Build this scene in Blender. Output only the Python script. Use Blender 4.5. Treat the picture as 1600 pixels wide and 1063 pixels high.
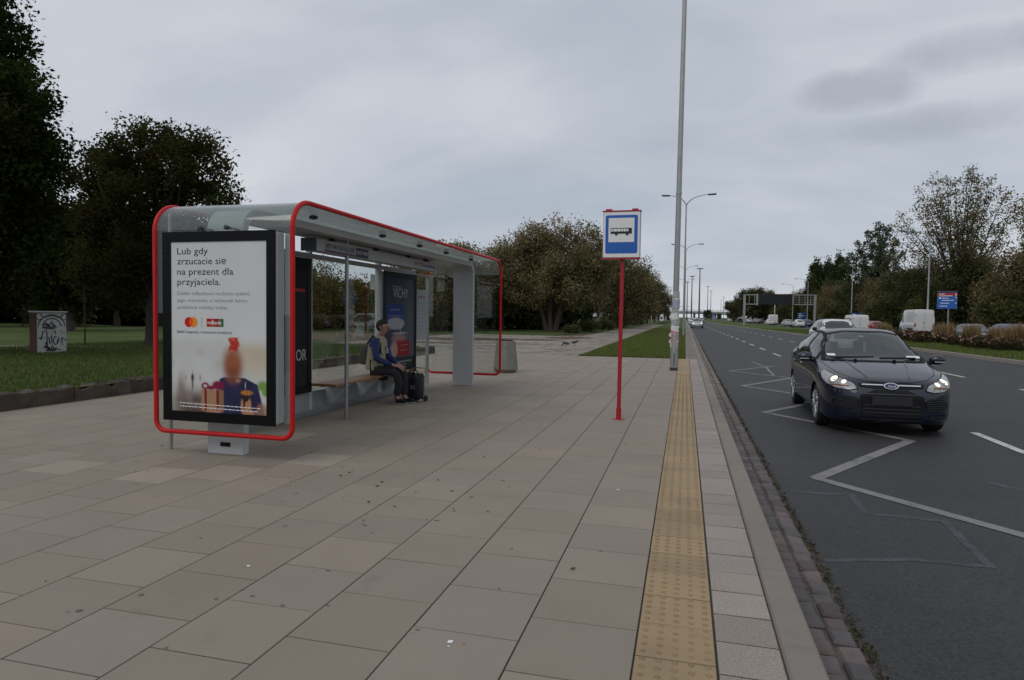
import bpy, bmesh, math, random
import numpy as np
from mathutils import Vector, Matrix
from mathutils.bvhtree import BVHTree
from mathutils.geometry import delaunay_2d_cdt

for o in list(bpy.data.objects):
    bpy.data.objects.remove(o)
S = bpy.context.scene
COL = S.collection
PI = math.pi
R = math.radians

# ------------------------------------------------------------------ camera
H = 1.48
pitch, roll, yaw = -0.0384, -0.0131, -0.2568
fw = Vector((math.sin(yaw) * math.cos(pitch), math.cos(yaw) * math.cos(pitch), math.sin(pitch)))
rt = Vector((math.cos(yaw), -math.sin(yaw), 0))
dn = fw.cross(rt)
c_, s_ = math.cos(roll), math.sin(roll)
rt2, dn2 = c_ * rt + s_ * dn, -s_ * rt + c_ * dn
cam = bpy.data.cameras.new('camera')
cam.sensor_width = 36
cam.lens = 36 * 1028 / 1600
cam.clip_start = 0.05
cam.clip_end = 6000
camo = bpy.data.objects.new('camera', cam)
COL.objects.link(camo)
camo.matrix_world = Matrix(((rt2.x, -dn2.x, -fw.x, 0), (rt2.y, -dn2.y, -fw.y, 0), (rt2.z, -dn2.z, -fw.z, H), (0, 0, 0, 1)))
S.camera = camo

# ------------------------------------------------------------------ sky, sun, exposure
SUN_EL, SUN_AZ = R(48), R(205)          # azimuth from +Y towards +X
W = bpy.data.worlds.new('World')
S.world = W
W.use_nodes = True
nt = W.node_tree
nt.nodes.clear()
N, L = nt.nodes.new, nt.links.new
out = N('ShaderNodeOutputWorld')
bg = N('ShaderNodeBackground')
bg.inputs['Strength'].default_value = 0.1
L(bg.outputs[0], out.inputs[0])
sky = N('ShaderNodeTexSky')
sky.sky_type = 'NISHITA'
sky.sun_disc = False
sky.sun_elevation = SUN_EL
sky.sun_rotation = SUN_AZ
tc = N('ShaderNodeTexCoord')
sep = N('ShaderNodeSeparateXYZ')
L(tc.outputs['Generated'], sep.inputs[0])


def wmath(op, a, b=None, clamp=False):
    n = N('ShaderNodeMath')
    n.operation = op
    n.use_clamp = clamp
    for i, v in enumerate((a, b)):
        if v is None:
            continue
        if isinstance(v, (int, float)):
            n.inputs[i].default_value = v
        else:
            L(v, n.inputs[i])
    return n.outputs[0]


zc = wmath('ADD', wmath('MAXIMUM', sep.outputs[2], 0.0), 0.42)
comb = N('ShaderNodeCombineXYZ')
L(wmath('DIVIDE', sep.outputs[0], zc), comb.inputs[0])
L(wmath('DIVIDE', sep.outputs[1], zc), comb.inputs[1])


def wnoise(scale, detail, rough, rot, sc, off=(0, 0, 0)):
    mp = N('ShaderNodeMapping')
    mp.inputs['Rotation'].default_value = (0, 0, rot)
    mp.inputs['Scale'].default_value = sc
    mp.inputs['Location'].default_value = off
    L(comb.outputs[0], mp.inputs[0])
    n = N('ShaderNodeTexNoise')
    n.inputs['Scale'].default_value = scale
    n.inputs['Detail'].default_value = detail
    n.inputs['Roughness'].default_value = rough
    n.inputs['Distortion'].default_value = 0.4
    L(mp.outputs[0], n.inputs[0])
    return n.outputs[0]


def wramp(fac, stops):
    r = N('ShaderNodeValToRGB')
    cr = r.color_ramp
    cr.interpolation = 'B_SPLINE'
    while len(cr.elements) > 2:
        cr.elements.remove(cr.elements[-1])
    for i, (p, c) in enumerate(stops):
        e = cr.elements[i] if i < 2 else cr.elements.new(p)
        e.position = p
        e.color = (*c, 1)
    L(fac, r.inputs[0])
    return r.outputs[0]


big = wnoise(1.25, 4, 0.5, R(-22), (0.7, 1.5, 1), (1.3, 0.4, 0))
fine = wnoise(3.2, 8, 0.55, R(-18), (0.7, 1.3, 1), (4.2, 1.1, 0))
mixv = wmath('ADD', wmath('MULTIPLY', big, 0.68), wmath('MULTIPLY', fine, 0.32))
cloud = wramp(mixv, [(0.30, (.41, .46, .54)), (0.45, (.51, .55, .615)), (0.55, (.59, .615, .67)), (0.66, (.69, .705, .745))])
sc10 = N('ShaderNodeVectorMath')
sc10.operation = 'SCALE'
sc10.inputs['Scale'].default_value = 10.0
L(cloud, sc10.inputs[0])
cloud = sc10.outputs[0]


def cloudlet(d, rx, rz, soft, seed):
    """a low dark cloud round direction d; the mask follows noise so that its edge is ragged"""
    d = Vector(d).normalized()
    side = Vector((d.y, -d.x, 0)).normalized()
    up = side.cross(d)
    vm = []
    for ax, rr in ((side, rx), (up, rz)):
        n = N('ShaderNodeVectorMath')
        n.operation = 'DOT_PRODUCT'
        L(tc.outputs['Generated'], n.inputs[0])
        n.inputs[1].default_value = ax
        v = wmath('DIVIDE', n.outputs['Value'], rr)
        vm.append(wmath('MULTIPLY', v, v))
    f = N('ShaderNodeVectorMath')
    f.operation = 'DOT_PRODUCT'
    L(tc.outputs['Generated'], f.inputs[0])
    f.inputs[1].default_value = d
    r2 = wmath('ADD', vm[0], vm[1])
    mpn = N('ShaderNodeTexNoise')
    mpn.inputs['Scale'].default_value = 9
    mpn.inputs['Detail'].default_value = 7
    mpn.inputs['Roughness'].default_value = 0.6
    off = N('ShaderNodeVectorMath')
    off.inputs[1].default_value = (seed, 0, 0)
    L(tc.outputs['Generated'], off.inputs[0])
    L(off.outputs[0], mpn.inputs[0])
    m = wmath('SUBTRACT', 1.0, r2)
    m = wmath('ADD', m, wmath('MULTIPLY', wmath('SUBTRACT', mpn.outputs[0], 0.5), 2.2))
    m = wmath('MULTIPLY', m, soft, True)
    return wmath('MULTIPLY', m, wmath('GREATER_THAN', f.outputs['Value'], 0.2))


def wmix(fac, a, b):
    m = N('ShaderNodeMix')
    m.data_type = 'RGBA'
    if isinstance(fac, float):
        m.inputs[0].default_value = fac
    else:
        L(fac, m.inputs[0])
    for s, v in ((m.inputs[6], a), (m.inputs[7], b)):
        if isinstance(v, tuple):
            s.default_value = (*v, 1)
        else:
            L(v, s)
    return m.outputs[2]


skyc = wmix(0.93, sky.outputs[0], cloud)
for d, rx, rz, soft, seed in (((0.206, 0.934, 0.290), 0.085, 0.030, 1.1, 1.0), ((0.298, 0.923, 0.244), 0.12, 0.025, 0.7, 3.0), ((0.37, 0.886, 0.320), 0.17, 0.030, 0.9, 7.0), ((0.0, 0.95, 0.235), 0.42, 0.045, 0.25, 9.0)):
    skyc = wmix(wmath('MULTIPLY', cloudlet(d, rx, rz, soft, seed), 0.6), skyc, (3.3, 3.65, 4.4))
L(skyc, bg.inputs['Color'])

sun = bpy.data.lights.new('sun', 'SUN')
sun.energy = 0.9
sun.angle = R(40)
sun.color = (1.0, 0.97, 0.92)
suno = bpy.data.objects.new('sun', sun)
COL.objects.link(suno)
sd = Vector((math.sin(SUN_AZ) * math.cos(SUN_EL), math.cos(SUN_AZ) * math.cos(SUN_EL), math.sin(SUN_EL)))
suno.rotation_euler = sd.to_track_quat('Z', 'Y').to_euler()
suno.location = sd * 30

S.view_settings.view_transform = 'Standard'
S.view_settings.look = 'None'
S.view_settings.exposure = 0.0
S.view_settings.gamma = 1
S.render.engine = 'CYCLES'
S.cycles.use_denoising = True
S.cycles.max_bounces = 8
S.cycles.transparent_max_bounces = 24
S.cycles.caustics_reflective = False
S.cycles.caustics_refractive = False

# ------------------------------------------------------------------ materials
MATS = {}


def nm(name):
    m = bpy.data.materials.new(name)
    m.use_nodes = True
    m.node_tree.nodes.clear()
    return m, m.node_tree.nodes.new, m.node_tree.links.new


def pm(name, col, rough=0.6, metal=0.0, var=0.15, vscale=4.0, bump=0.0, bscale=60.0, coat=0.0, attr=False, fine=0.0, fscale=90.0, stain=None, spec=0.5, emit=None, detail=6):
    """Principled material: colour broken up by two noises in object space, optional colour attribute, stains, bump"""
    m, n, l = nm(name)
    o = n('ShaderNodeOutputMaterial')
    p = n('ShaderNodeBsdfPrincipled')
    l(p.outputs[0], o.inputs[0])
    p.inputs['Roughness'].default_value = rough
    p.inputs['Metallic'].default_value = metal
    p.inputs['Coat Weight'].default_value = coat
    p.inputs['Coat Roughness'].default_value = 0.04
    p.inputs['Specular IOR Level'].default_value = spec
    t = n('ShaderNodeTexCoord')
    src = None
    if attr:
        a = n('ShaderNodeAttribute')
        a.attribute_name = 'Col'
        src = a.outputs['Color']

    def mulc(src, noise, lo, hi):
        mr = n('ShaderNodeMapRange')
        l(noise, mr.inputs[0])
        mr.inputs[1].default_value, mr.inputs[2].default_value = 0.25, 0.75
        mr.inputs[3].default_value, mr.inputs[4].default_value = lo, hi
        mx = n('ShaderNodeMix')
        mx.data_type = 'RGBA'
        mx.blend_type = 'MULTIPLY'
        mx.inputs[0].default_value = 1
        if src is None:
            mx.inputs[6].default_value = (*col, 1)
        else:
            l(src, mx.inputs[6])
        l(mr.outputs[0], mx.inputs[7])
        return mx.outputs[2]

    def noise(sc, det=detail, rgh=0.6):
        k = n('ShaderNodeTexNoise')
        k.inputs['Scale'].default_value = sc
        k.inputs['Detail'].default_value = det
        k.inputs['Roughness'].default_value = rgh
        l(t.outputs['Object'], k.inputs[0])
        return k.outputs[0]
    if var:
        src = mulc(src, noise(vscale), 1 - var, 1 + var)
    if fine:
        src = mulc(src, noise(fscale, 3, 0.7), 1 - fine, 1 + fine)
    if stain:
        sc, thr, scol, amt = stain
        k = noise(sc, 7, 0.62)
        mr = n('ShaderNodeMapRange')
        l(k, mr.inputs[0])
        mr.inputs[1].default_value, mr.inputs[2].default_value = thr, thr + 0.12
        mr.inputs[3].default_value, mr.inputs[4].default_value = 0, amt
        mx = n('ShaderNodeMix')
        mx.data_type = 'RGBA'
        l(mr.outputs[0], mx.inputs[0])
        if src is None:
            mx.inputs[6].default_value = (*col, 1)
        else:
            l(src, mx.inputs[6])
        mx.inputs[7].default_value = (*scol, 1)
        src = mx.outputs[2]
    if src is None:
        p.inputs['Base Color'].default_value = (*col, 1)
    else:
        l(src, p.inputs['Base Color'])
    if bump:
        b = n('ShaderNodeBump')
        b.inputs['Strength'].default_value = bump
        b.inputs['Distance'].default_value = 0.004
        l(noise(bscale, 4, 0.65), b.inputs['Height'])
        l(b.outputs[0], p.inputs['Normal'])
    if emit:
        p.inputs['Emission Color'].default_value = (*emit[0], 1)
        p.inputs['Emission Strength'].default_value = emit[1]
    MATS[name] = m
    return m


def glass(name, tint=(0.93, 0.96, 0.95), rough=0.0, frost=0.0, fcol=(0.5, 0.52, 0.5), refl=1.0):
    """thin sheet: transparent + fresnel mirror; frost mixes in a pale translucent layer"""
    m, n, l = nm(name)
    o = n('ShaderNodeOutputMaterial')
    tr = n('ShaderNodeBsdfTransparent')
    tr.inputs[0].default_value = (*tint, 1)
    gl = n('ShaderNodeBsdfGlossy')
    gl.inputs['Roughness'].default_value = rough
    gl.inputs['Color'].default_value = (refl, refl, refl, 1)
    fr = n('ShaderNodeFresnel')
    ge = n('ShaderNodeNewGeometry')            # same mirror strength from either face of the sheet
    io = n('ShaderNodeMapRange')
    l(ge.outputs['Backfacing'], io.inputs[0])
    io.inputs[3].default_value, io.inputs[4].default_value = 1.5, 1 / 1.5
    l(io.outputs[0], fr.inputs[0])
    base = tr.outputs[0]
    if frost:
        d = n('ShaderNodeBsdfDiffuse')
        d.inputs[0].default_value = (*fcol, 1)
        ts = n('ShaderNodeBsdfTranslucent')
        ts.inputs[0].default_value = (*fcol, 1)
        a = n('ShaderNodeMixShader')
        a.inputs[0].default_value = 0.5
        l(d.outputs[0], a.inputs[1])
        l(ts.outputs[0], a.inputs[2])
        b = n('ShaderNodeMixShader')
        b.inputs[0].default_value = frost
        l(base, b.inputs[1])
        l(a.outputs[0], b.inputs[2])
        base = b.outputs[0]
    mx = n('ShaderNodeMixShader')
    l(fr.outputs[0], mx.inputs[0])
    l(base, mx.inputs[1])
    l(gl.outputs[0], mx.inputs[2])
    l(mx.outputs[0], o.inputs[0])
    MATS[name] = m
    return m


def leafmat(name, trans=0.3):
    m, n, l = nm(name)
    o = n('ShaderNodeOutputMaterial')
    a = n('ShaderNodeAttribute')
    a.attribute_name = 'Col'
    d = n('ShaderNodeBsdfDiffuse')
    t = n('ShaderNodeBsdfTranslucent')
    l(a.outputs['Color'], d.inputs[0])
    l(a.outputs['Color'], t.inputs[0])
    mx = n('ShaderNodeMixShader')
    mx.inputs[0].default_value = trans
    l(d.outputs[0], mx.inputs[1])
    l(t.outputs[0], mx.inputs[2])
    l(mx.outputs[0], o.inputs[0])
    MATS[name] = m
    return m


LEAF = leafmat('leaf', 0.4)
GRASSM = leafmat('grass_blade', 0.25)
pm('slab', (0.3, 0.27, 0.24), 0.75, attr=True, var=0.07, vscale=1.4, fine=0.13, fscale=110, bump=0.3, bscale=160, stain=(2.6, 0.62, (0.155, 0.132, 0.11), 0.45), spec=0.35)
pm('joint_dirt', (0.07, 0.06, 0.05), 0.9, var=0.35, vscale=8)
pm('tactile', (0.36, 0.245, 0.11), 0.75, attr=True, var=0.14, vscale=3, fine=0.1, fscale=200, bump=0.2, bscale=250, stain=(2.5, 0.62, (0.22, 0.16, 0.09), 0.5))
pm('pebbledash', (0.36, 0.33, 0.3), 0.8, attr=True, var=0.08, vscale=3, fine=0.55, fscale=130, bump=0.7, bscale=150)
pm('kerbstone', (0.28, 0.25, 0.22), 0.75, attr=True, var=0.12, vscale=3, fine=0.1, fscale=150, bump=0.25, bscale=200, stain=(2.2, 0.62, (0.16, 0.13, 0.11), 0.5))
pm('cobble', (0.12, 0.09, 0.09), 0.7, attr=True, var=0.25, vscale=7, fine=0.15, fscale=120, bump=0.5, bscale=70)
pm('asphalt', (0.036, 0.035, 0.036), 0.66, var=0.2, vscale=0.7, fine=0.8, fscale=70, bump=1.0, bscale=80, stain=(1.1, 0.6, (0.045, 0.047, 0.054), 0.5), spec=0.3)
pm('asphalt_seal', (0.058, 0.062, 0.075), 0.6, var=0.3, vscale=3, fine=0.4, fscale=120, bump=0.5, bscale=130, stain=(5.5, 0.45, (0.036, 0.036, 0.038), 0.92), spec=.3)
pm('road_paint', (0.5, 0.5, 0.49), 0.7, var=0.15, vscale=5, fine=0.2, fscale=120, stain=(9, 0.56, (0.1, 0.1, 0.1), 0.8))
pm('road_paint_worn', (0.2, 0.195, 0.19), 0.75, var=0.2, vscale=3, fine=0.55, fscale=110, bump=.6, bscale=130, stain=(5, 0.54, (0.075, 0.074, 0.074), 0.8), spec=.3)
pm('old_paving', (0.24, 0.205, 0.17), 0.85, attr=True, var=0.22, vscale=0.5, fine=0.15, fscale=40, stain=(0.35, 0.5, (0.17, 0.13, 0.09), 0.7), bump=0.3, bscale=30)
pm('dirt', (0.12, 0.095, 0.065), 0.95, var=0.3, vscale=0.8, fine=0.25, fscale=25, spec=0.08)
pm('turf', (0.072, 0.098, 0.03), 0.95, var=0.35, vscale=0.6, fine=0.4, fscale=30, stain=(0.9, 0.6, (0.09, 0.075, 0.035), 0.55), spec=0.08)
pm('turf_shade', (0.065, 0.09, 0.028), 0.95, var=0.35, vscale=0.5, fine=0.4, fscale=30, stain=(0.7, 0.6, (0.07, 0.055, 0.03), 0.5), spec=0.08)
pm('far_ground', (0.07, 0.08, 0.045), 0.95, var=0.3, vscale=0.05, spec=0.08)
pm('old_concrete', (0.09, 0.078, 0.062), 0.92, attr=True, var=0.35, vscale=2.5, fine=0.3, fscale=30, bump=0.9, bscale=25, stain=(1.8, 0.52, (0.04, 0.037, 0.028), 0.75), spec=.1)
pm('red_paint', (0.5, 0.010, 0.012), 0.45, var=0.1, vscale=5, spec=.25, stain=(7, .62, (.36, .012, .014), .5))
pm('sign_red', (0.36, 0.01, 0.018), 0.4, var=0.08, vscale=6)
pm('grey_paint', (0.46, 0.475, 0.485), 0.4, var=0.05, vscale=2, stain=(3.2, 0.66, (0.34, 0.345, 0.35), 0.4))
pm('base_grey_shaded', (0.27, 0.28, 0.285), 0.5, var=0.1, vscale=2, stain=(3.5, .55, (.17, .17, .165), .5), spec=.3)  # grey paint darkened for the shade the back wall base stands in
pm('grey_steel', (0.3, 0.31, 0.32), 0.38, metal=0.75, var=0.1, vscale=4)
pm('dark_steel', (0.05, 0.052, 0.056), 0.4, metal=0.4, var=0.1)
pm('zinc', (0.34, 0.345, 0.34), 0.45, metal=0.55, var=0.14, vscale=3, stain=(2.0, 0.6, (0.2, 0.2, 0.19), 0.5))
pm('black_frame', (0.004, 0.004, 0.005), 0.35, var=0.1, spec=0.15)
pm('black_plastic', (0.007, 0.007, 0.008), 0.6, var=0.15, spec=.2)
pm('poster_print', (0.8, 0.8, 0.8), 0.6, attr=True, var=0.03, vscale=1.5, spec=.12)
pm('ink_black', (0.012, 0.012, 0.014), 0.6, var=0)
pm('ink_grey', (0.27, 0.275, 0.28), 0.6, var=0)
pm('ink_white', (0.75, 0.75, 0.75), 0.6, var=0)
pm('ink_navy', (0.02, 0.022, 0.09), 0.5, var=0.1)
pm('ink_purple', (0.1, 0.03, 0.1), 0.5, var=0.1)
pm('sign_blue', (0.008, 0.1, 0.42), 0.4, var=0.06, vscale=3)
pm('sign_blue_shaded', (0.006, 0.045, 0.17), 0.5, var=0.06)  # sign blue darkened for the shade on the small far signs
pm('sign_white', (0.72, 0.72, 0.72), 0.4, var=0.04)
pm('sign_grey', (0.35, 0.36, 0.37), 0.5, var=0.06)
pm('wood_seat', (0.23, 0.115, 0.05), 0.5, var=0.3, vscale=5, bump=0.2, bscale=40)
pm('bin_concrete', (0.19, 0.18, 0.16), 0.9, var=0.16, vscale=4, fine=0.35, fscale=70, bump=0.7, bscale=70)
pm('bark', (0.055, 0.045, 0.036), 0.95, var=0.4, vscale=6, bump=0.8, bscale=20)
pm('bark_pale', (0.13, 0.115, 0.09), 0.95, var=0.3, vscale=6, bump=0.6, bscale=20)
pm('tyre', (0.012, 0.012, 0.013), 0.8, var=0.2, vscale=8)
pm('rim_silver', (0.45, 0.46, 0.47), 0.35, metal=0.7, var=0.06)
pm('chrome', (0.75, 0.76, 0.78), 0.12, metal=1.0, var=0.03)
pm('navy_car_paint', (0.005, 0.0065, 0.02), 0.35, var=0.05, vscale=3, coat=.8, spec=0.3)
pm('white_car_paint', (0.62, 0.62, 0.61), 0.3, var=0.05, coat=0.6, stain=(1.4, 0.62, (0.45, 0.44, 0.42), 0.5))
pm('silver_car_paint', (0.34, 0.36, 0.38), 0.3, metal=0.4, var=0.05, coat=0.6)
pm('grey_car_paint', (0.11, 0.115, 0.12), 0.3, metal=0.3, var=0.05, coat=0.6)
pm('black_car_paint', (0.012, 0.012, 0.014), 0.3, var=0.05, coat=0.8)
pm('red_car_paint', (0.2, 0.012, 0.014), 0.3, var=0.05, coat=0.6)
pm('blue_car_paint', (0.02, 0.045, 0.1), 0.3, var=0.05, coat=0.6)
pm('car_interior', (0.02, 0.02, 0.021), 0.8, var=0.2)
pm('seat_cloth', (0.075, 0.078, 0.08), 0.9, var=0.2)
pm('dark_glass', (0.012, 0.014, 0.016), 0.04, var=0, spec=0.8)
pm('tail_red', (0.35, 0.01, 0.012), 0.2, var=0)
pm('plate', (0.6, 0.6, 0.58), 0.5, var=0.05)
pm('dark_plate', (0.012, 0.012, 0.014), 0.6, var=0.2)
pm('lamp_lens', (0.3, 0.31, 0.32), 0.2, var=0.5, vscale=26, coat=.4, spec=.4)
pm('lamp_lit', (0.9, 0.88, 0.8), 0.3, var=0, emit=((1.0, 0.86, 0.62), 1.1))
pm('skin', (0.34, 0.2, 0.145), 0.6, var=0.1, vscale=20)
pm('hair', (0.018, 0.014, 0.012), 0.8, var=0.3, vscale=30)
pm('vest', (0.3, 0.26, 0.19), 0.9, var=0.15, vscale=12, bump=0.4, bscale=60)
pm('blue_shirt', (0.018, 0.032, 0.12), 0.9, var=0.15, vscale=14, bump=0.3, bscale=70)
pm('trousers', (0.014, 0.014, 0.017), 0.9, var=0.2, vscale=14)
pm('backpack_cloth', (0.06, 0.055, 0.048), 0.85, var=0.2, vscale=12)
pm('shoe_sole', (0.22, 0.215, 0.21), 0.7, var=0.1)
pm('bag_black', (0.01, 0.01, 0.012), 0.45, var=0.2, vscale=12)
pm('led_board', (0.004, 0.004, 0.008), 0.5, var=0.2, vscale=3)
pm('bridge_concrete', (0.24, 0.25, 0.27), 0.85, var=0.1, vscale=0.2)
pm('white_shop_print', (0.7, 0.7, 0.7), 0.6, attr=True, var=0.05)
pm('bird', (0.03, 0.03, 0.035), 0.7, var=0.3, vscale=30)
pm('cabinet_white', (0.42, 0.42, 0.4), 0.6, var=0.15, vscale=2.5, stain=(3.0, 0.55, (0.3, 0.29, 0.27), 0.6))
pm('cabinet_rust', (0.11, 0.03, 0.022), 0.75, var=0.4, vscale=3)
pm('orange_paint', (0.2, 0.06, 0.02), 0.8, var=0.4, vscale=9)
GLASS = glass('clear_glass', (0.9, 0.93, 0.92))
ROOFGLASS = glass('printed_roof_glass', (0.85, 0.9, 0.88), frost=0.66, fcol=(0.62, 0.655, 0.63))
BENTGLASS = glass('bent_end_glass', (0.86, 0.9, 0.89), frost=0.12, fcol=(0.5, 0.53, 0.5))
SIDEGLASS = glass('car_side_glass', (0.4, 0.44, 0.44))
CARGLASS = glass('car_glass', (0.5, 0.56, 0.56), refl=1.0, frost=0.22, fcol=(0.3, 0.36, 0.37))  # pale frost paints reflected sky into the windscreen


# ------------------------------------------------------------------ mesh helpers
class MB:
    def __init__(s):
        s.v, s.f, s.m, s.c = [], [], [], []

    def add(s, verts, faces, mi=0, col=None):
        b = len(s.v)
        s.v += [tuple(v) for v in verts]
        s.f += [tuple(i + b for i in f) for f in faces]
        s.m += [mi] * len(faces)
        s.c += [col or (1, 1, 1)] * len(verts)
        return s

    def box(s, x0, x1, y0, y1, z0, z1, mi=0, col=None):
        v = [(x, y, z) for z in (z0, z1) for y in (y0, y1) for x in (x0, x1)]
        return s.add(v, [(0, 2, 3, 1), (4, 5, 7, 6), (0, 1, 5, 4), (2, 6, 7, 3), (0, 4, 6, 2), (1, 3, 7, 5)], mi, col)

    def obox(s, c, size, rot=None, mi=0, col=None):
        rot = rot or Matrix.Identity(3)
        v = [Vector(c) + rot @ Vector((x * size[0] / 2, y * size[1] / 2, z * size[2] / 2)) for z in (-1, 1) for y in (-1, 1) for x in (-1, 1)]
        return s.add(v, [(0, 2, 3, 1), (4, 5, 7, 6), (0, 1, 5, 4), (2, 6, 7, 3), (0, 4, 6, 2), (1, 3, 7, 5)], mi, col)

    def tube(s, pts, r, n=10, closed=False, mi=0, col=None, cap=True):
        pts = [Vector(p) for p in pts]
        m = len(pts)
        rs = r if isinstance(r, (list, tuple)) else [r] * m
        up = None
        verts = []
        for i, p in enumerate(pts):
            if closed:
                t = pts[(i + 1) % m] - pts[i - 1]
            else:
                t = pts[min(i + 1, m - 1)] - pts[max(i - 1, 0)]
            t.normalize()
            if up is None:
                up = t.orthogonal().normalized()
            else:
                up = (up - t * up.dot(t))
                up = up.normalized() if up.length > 1e-6 else t.orthogonal().normalized()
            w = t.cross(up)
            verts += [p + rs[i] * (math.cos(a) * up + math.sin(a) * w) for a in [2 * PI * k / n for k in range(n)]]
        faces = []
        for i in range(m if closed else m - 1):
            a, b = i * n, ((i + 1) % m) * n
            off = 0
            if closed and i == m - 1:   # match the twist of the frame at the seam
                d = [(verts[a] - verts[k]).length for k in range(n)]
                off = d.index(min(d))
            faces += [(a + k, a + (k + 1) % n, b + (k + 1 + off) % n, b + (k + off) % n) for k in range(n)]
        if cap and not closed:
            faces += [tuple(range(n))[::-1], tuple(range((m - 1) * n, m * n))]
        return s.add(verts, faces, mi, col)

    def cyl(s, p0, p1, r0, r1=None, n=16, mi=0, col=None):
        return s.tube([p0, p1], [r0, r0 if r1 is None else r1], n, mi=mi, col=col)

    def lathe(s, prof, n=24, c=(0, 0, 0), axis='z', mi=0, col=None):
        v = []
        for r, h in prof:
            for k in range(n):
                a = 2 * PI * k / n
                x, y, z = r * math.cos(a), r * math.sin(a), h
                if axis == 'y':
                    x, y, z = x, h, y
                elif axis == 'x':
                    x, y, z = h, x, y
                v.append((x + c[0], y + c[1], z + c[2]))
        f = []
        for i in range(len(prof) - 1):
            f += [(i * n + k, i * n + (k + 1) % n, (i + 1) * n + (k + 1) % n, (i + 1) * n + k) for k in range(n)]
        f += [tuple(range(n))[::-1], tuple(range((len(prof) - 1) * n, len(prof) * n))]
        return s.add(v, f, mi, col)

    def prism(s, poly, fn, d0, d1, mi=0, col=None):
        """polygon (u, v) swept from depth d0 to d1; fn(u, v, d) gives the point"""
        n = len(poly)
        v = [fn(u, w, d0) for u, w in poly] + [fn(u, w, d1) for u, w in poly]
        f = [tuple(range(n))[::-1], tuple(range(n, 2 * n))] + [(k, (k + 1) % n, n + (k + 1) % n, n + k) for k in range(n)]
        return s.add(v, f, mi, col)

    def build(s, name, mat, parent=None, smooth=False, bevel=0.0, local=False, seg=2, fix=True):
        org = Vector((0, 0, 0))
        if parent is not None and not local:
            q = parent
            while q is not None:
                org += Vector(q.location)
                q = q.parent
        me = bpy.data.meshes.new(name)
        me.from_pydata([(x - org.x, y - org.y, z - org.z) for x, y, z in s.v], [], s.f)
        mats = mat if isinstance(mat, (list, tuple)) else [mat]
        for k in mats:
            me.materials.append(MATS[k] if isinstance(k, str) else k)
        if len(mats) > 1:
            me.polygons.foreach_set('material_index', s.m)
        if any(c != (1, 1, 1) for c in s.c):
            a = me.color_attributes.new('Col', 'FLOAT_COLOR', 'POINT')
            a.data.foreach_set('color', np.array([(*c, 1) for c in s.c], dtype=np.float32).ravel())
        if fix:
            bm = bmesh.new()
            bm.from_mesh(me)
            bmesh.ops.recalc_face_normals(bm, faces=bm.faces)
            bm.to_mesh(me)
            bm.free()
        if smooth:
            me.shade_smooth()
            me.set_sharp_from_angle(angle=R(38))
        return link(name, me, parent, bevel, seg)


def link(name, me, parent=None, bevel=0.0, seg=2):
    o = bpy.data.objects.new(name, me)
    COL.objects.link(o)
    if parent is not None:
        o.parent = parent
    if bevel:
        b = o.modifiers.new('bevel', 'BEVEL')
        b.width = bevel
        b.segments = seg
        b.limit_method = 'ANGLE'
        b.angle_limit = R(40)
    return o


def quads(name, V, cols, mat, parent=None, nper=4):
    """fast mesh of separate polygons: V (n, nper, 3), cols (n, 3)"""
    n = V.shape[0]
    me = bpy.data.meshes.new(name)
    me.vertices.add(n * nper)
    me.vertices.foreach_set('co', V.astype(np.float32).ravel())
    me.loops.add(n * nper)
    me.loops.foreach_set('vertex_index', np.arange(n * nper, dtype=np.int32))
    me.polygons.add(n)
    me.polygons.foreach_set('loop_start', np.arange(0, n * nper, nper, dtype=np.int32))
    me.update(calc_edges=True)
    a = me.color_attributes.new('Col', 'FLOAT_COLOR', 'POINT')
    c4 = np.ones((n, nper, 4), dtype=np.float32)
    c4[:, :, :3] = cols[:, None, :]
    a.data.foreach_set('color', c4.ravel())
    me.materials.append(MATS[mat])
    return link(name, me, parent)


def tag(o, label=None, cat=None, group=None, kind=None):
    for k, v in (('label', label), ('category', cat), ('group', group), ('kind', kind)):
        if v:
            o[k] = v
    return o


def thing(name, label, cat, loc=(0, 0, 0), rz=0.0, group=None):
    o = bpy.data.objects.new(name, None)
    COL.objects.link(o)
    o.empty_display_size = 0.2
    o.location = loc
    o.rotation_euler = (0, 0, rz)
    return tag(o, label, cat, group)


def kids(o):
    return [c for c in COL.objects if c.parent == o]


def dup(root, loc, rz=0.0, label=None, group=None, scale=None, swap=None):
    """copy of a thing with copies of its parts and sub-parts (mesh data shared); swap = {part name: material}"""
    r = root.copy()
    COL.objects.link(r)
    r.location = loc
    r.rotation_euler = (0, 0, rz)
    if scale:
        r.scale = scale if isinstance(scale, tuple) else (scale,) * 3
    if label:
        r['label'] = label
    if group:
        r['group'] = group
    for ch in kids(root):
        c = ch.copy()
        COL.objects.link(c)
        c.parent = r
        stem = ch.name.split('.')[0]
        if swap and stem in swap:
            c.data = ch.data.copy()
            c.data.materials[0] = MATS[swap[stem]]
        for g in kids(ch):
            d = g.copy()
            COL.objects.link(d)
            d.parent = c
    return r


def struct(o):
    o['kind'] = 'structure'
    return o


_txt = {}


def text_geo(body, size=1.0, bold=0.0, shear=0.0):
    key = (body, bold, shear)
    if key not in _txt:
        cu = bpy.data.curves.new('lettering', 'FONT')
        cu.body = body
        cu.offset = bold
        cu.shear = shear
        cu.resolution_u = 3
        ob = bpy.data.objects.new('lettering', cu)
        COL.objects.link(ob)
        dg = bpy.context.evaluated_depsgraph_get()
        me = bpy.data.meshes.new_from_object(ob.evaluated_get(dg))
        _txt[key] = (np.array([v.co[:2] for v in me.vertices]), [tuple(p.vertices) for p in me.polygons])
        bpy.data.objects.remove(ob)
        bpy.data.meshes.remove(me)
        bpy.data.curves.remove(cu)
    v, f = _txt[key]
    return v * size, f


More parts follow.
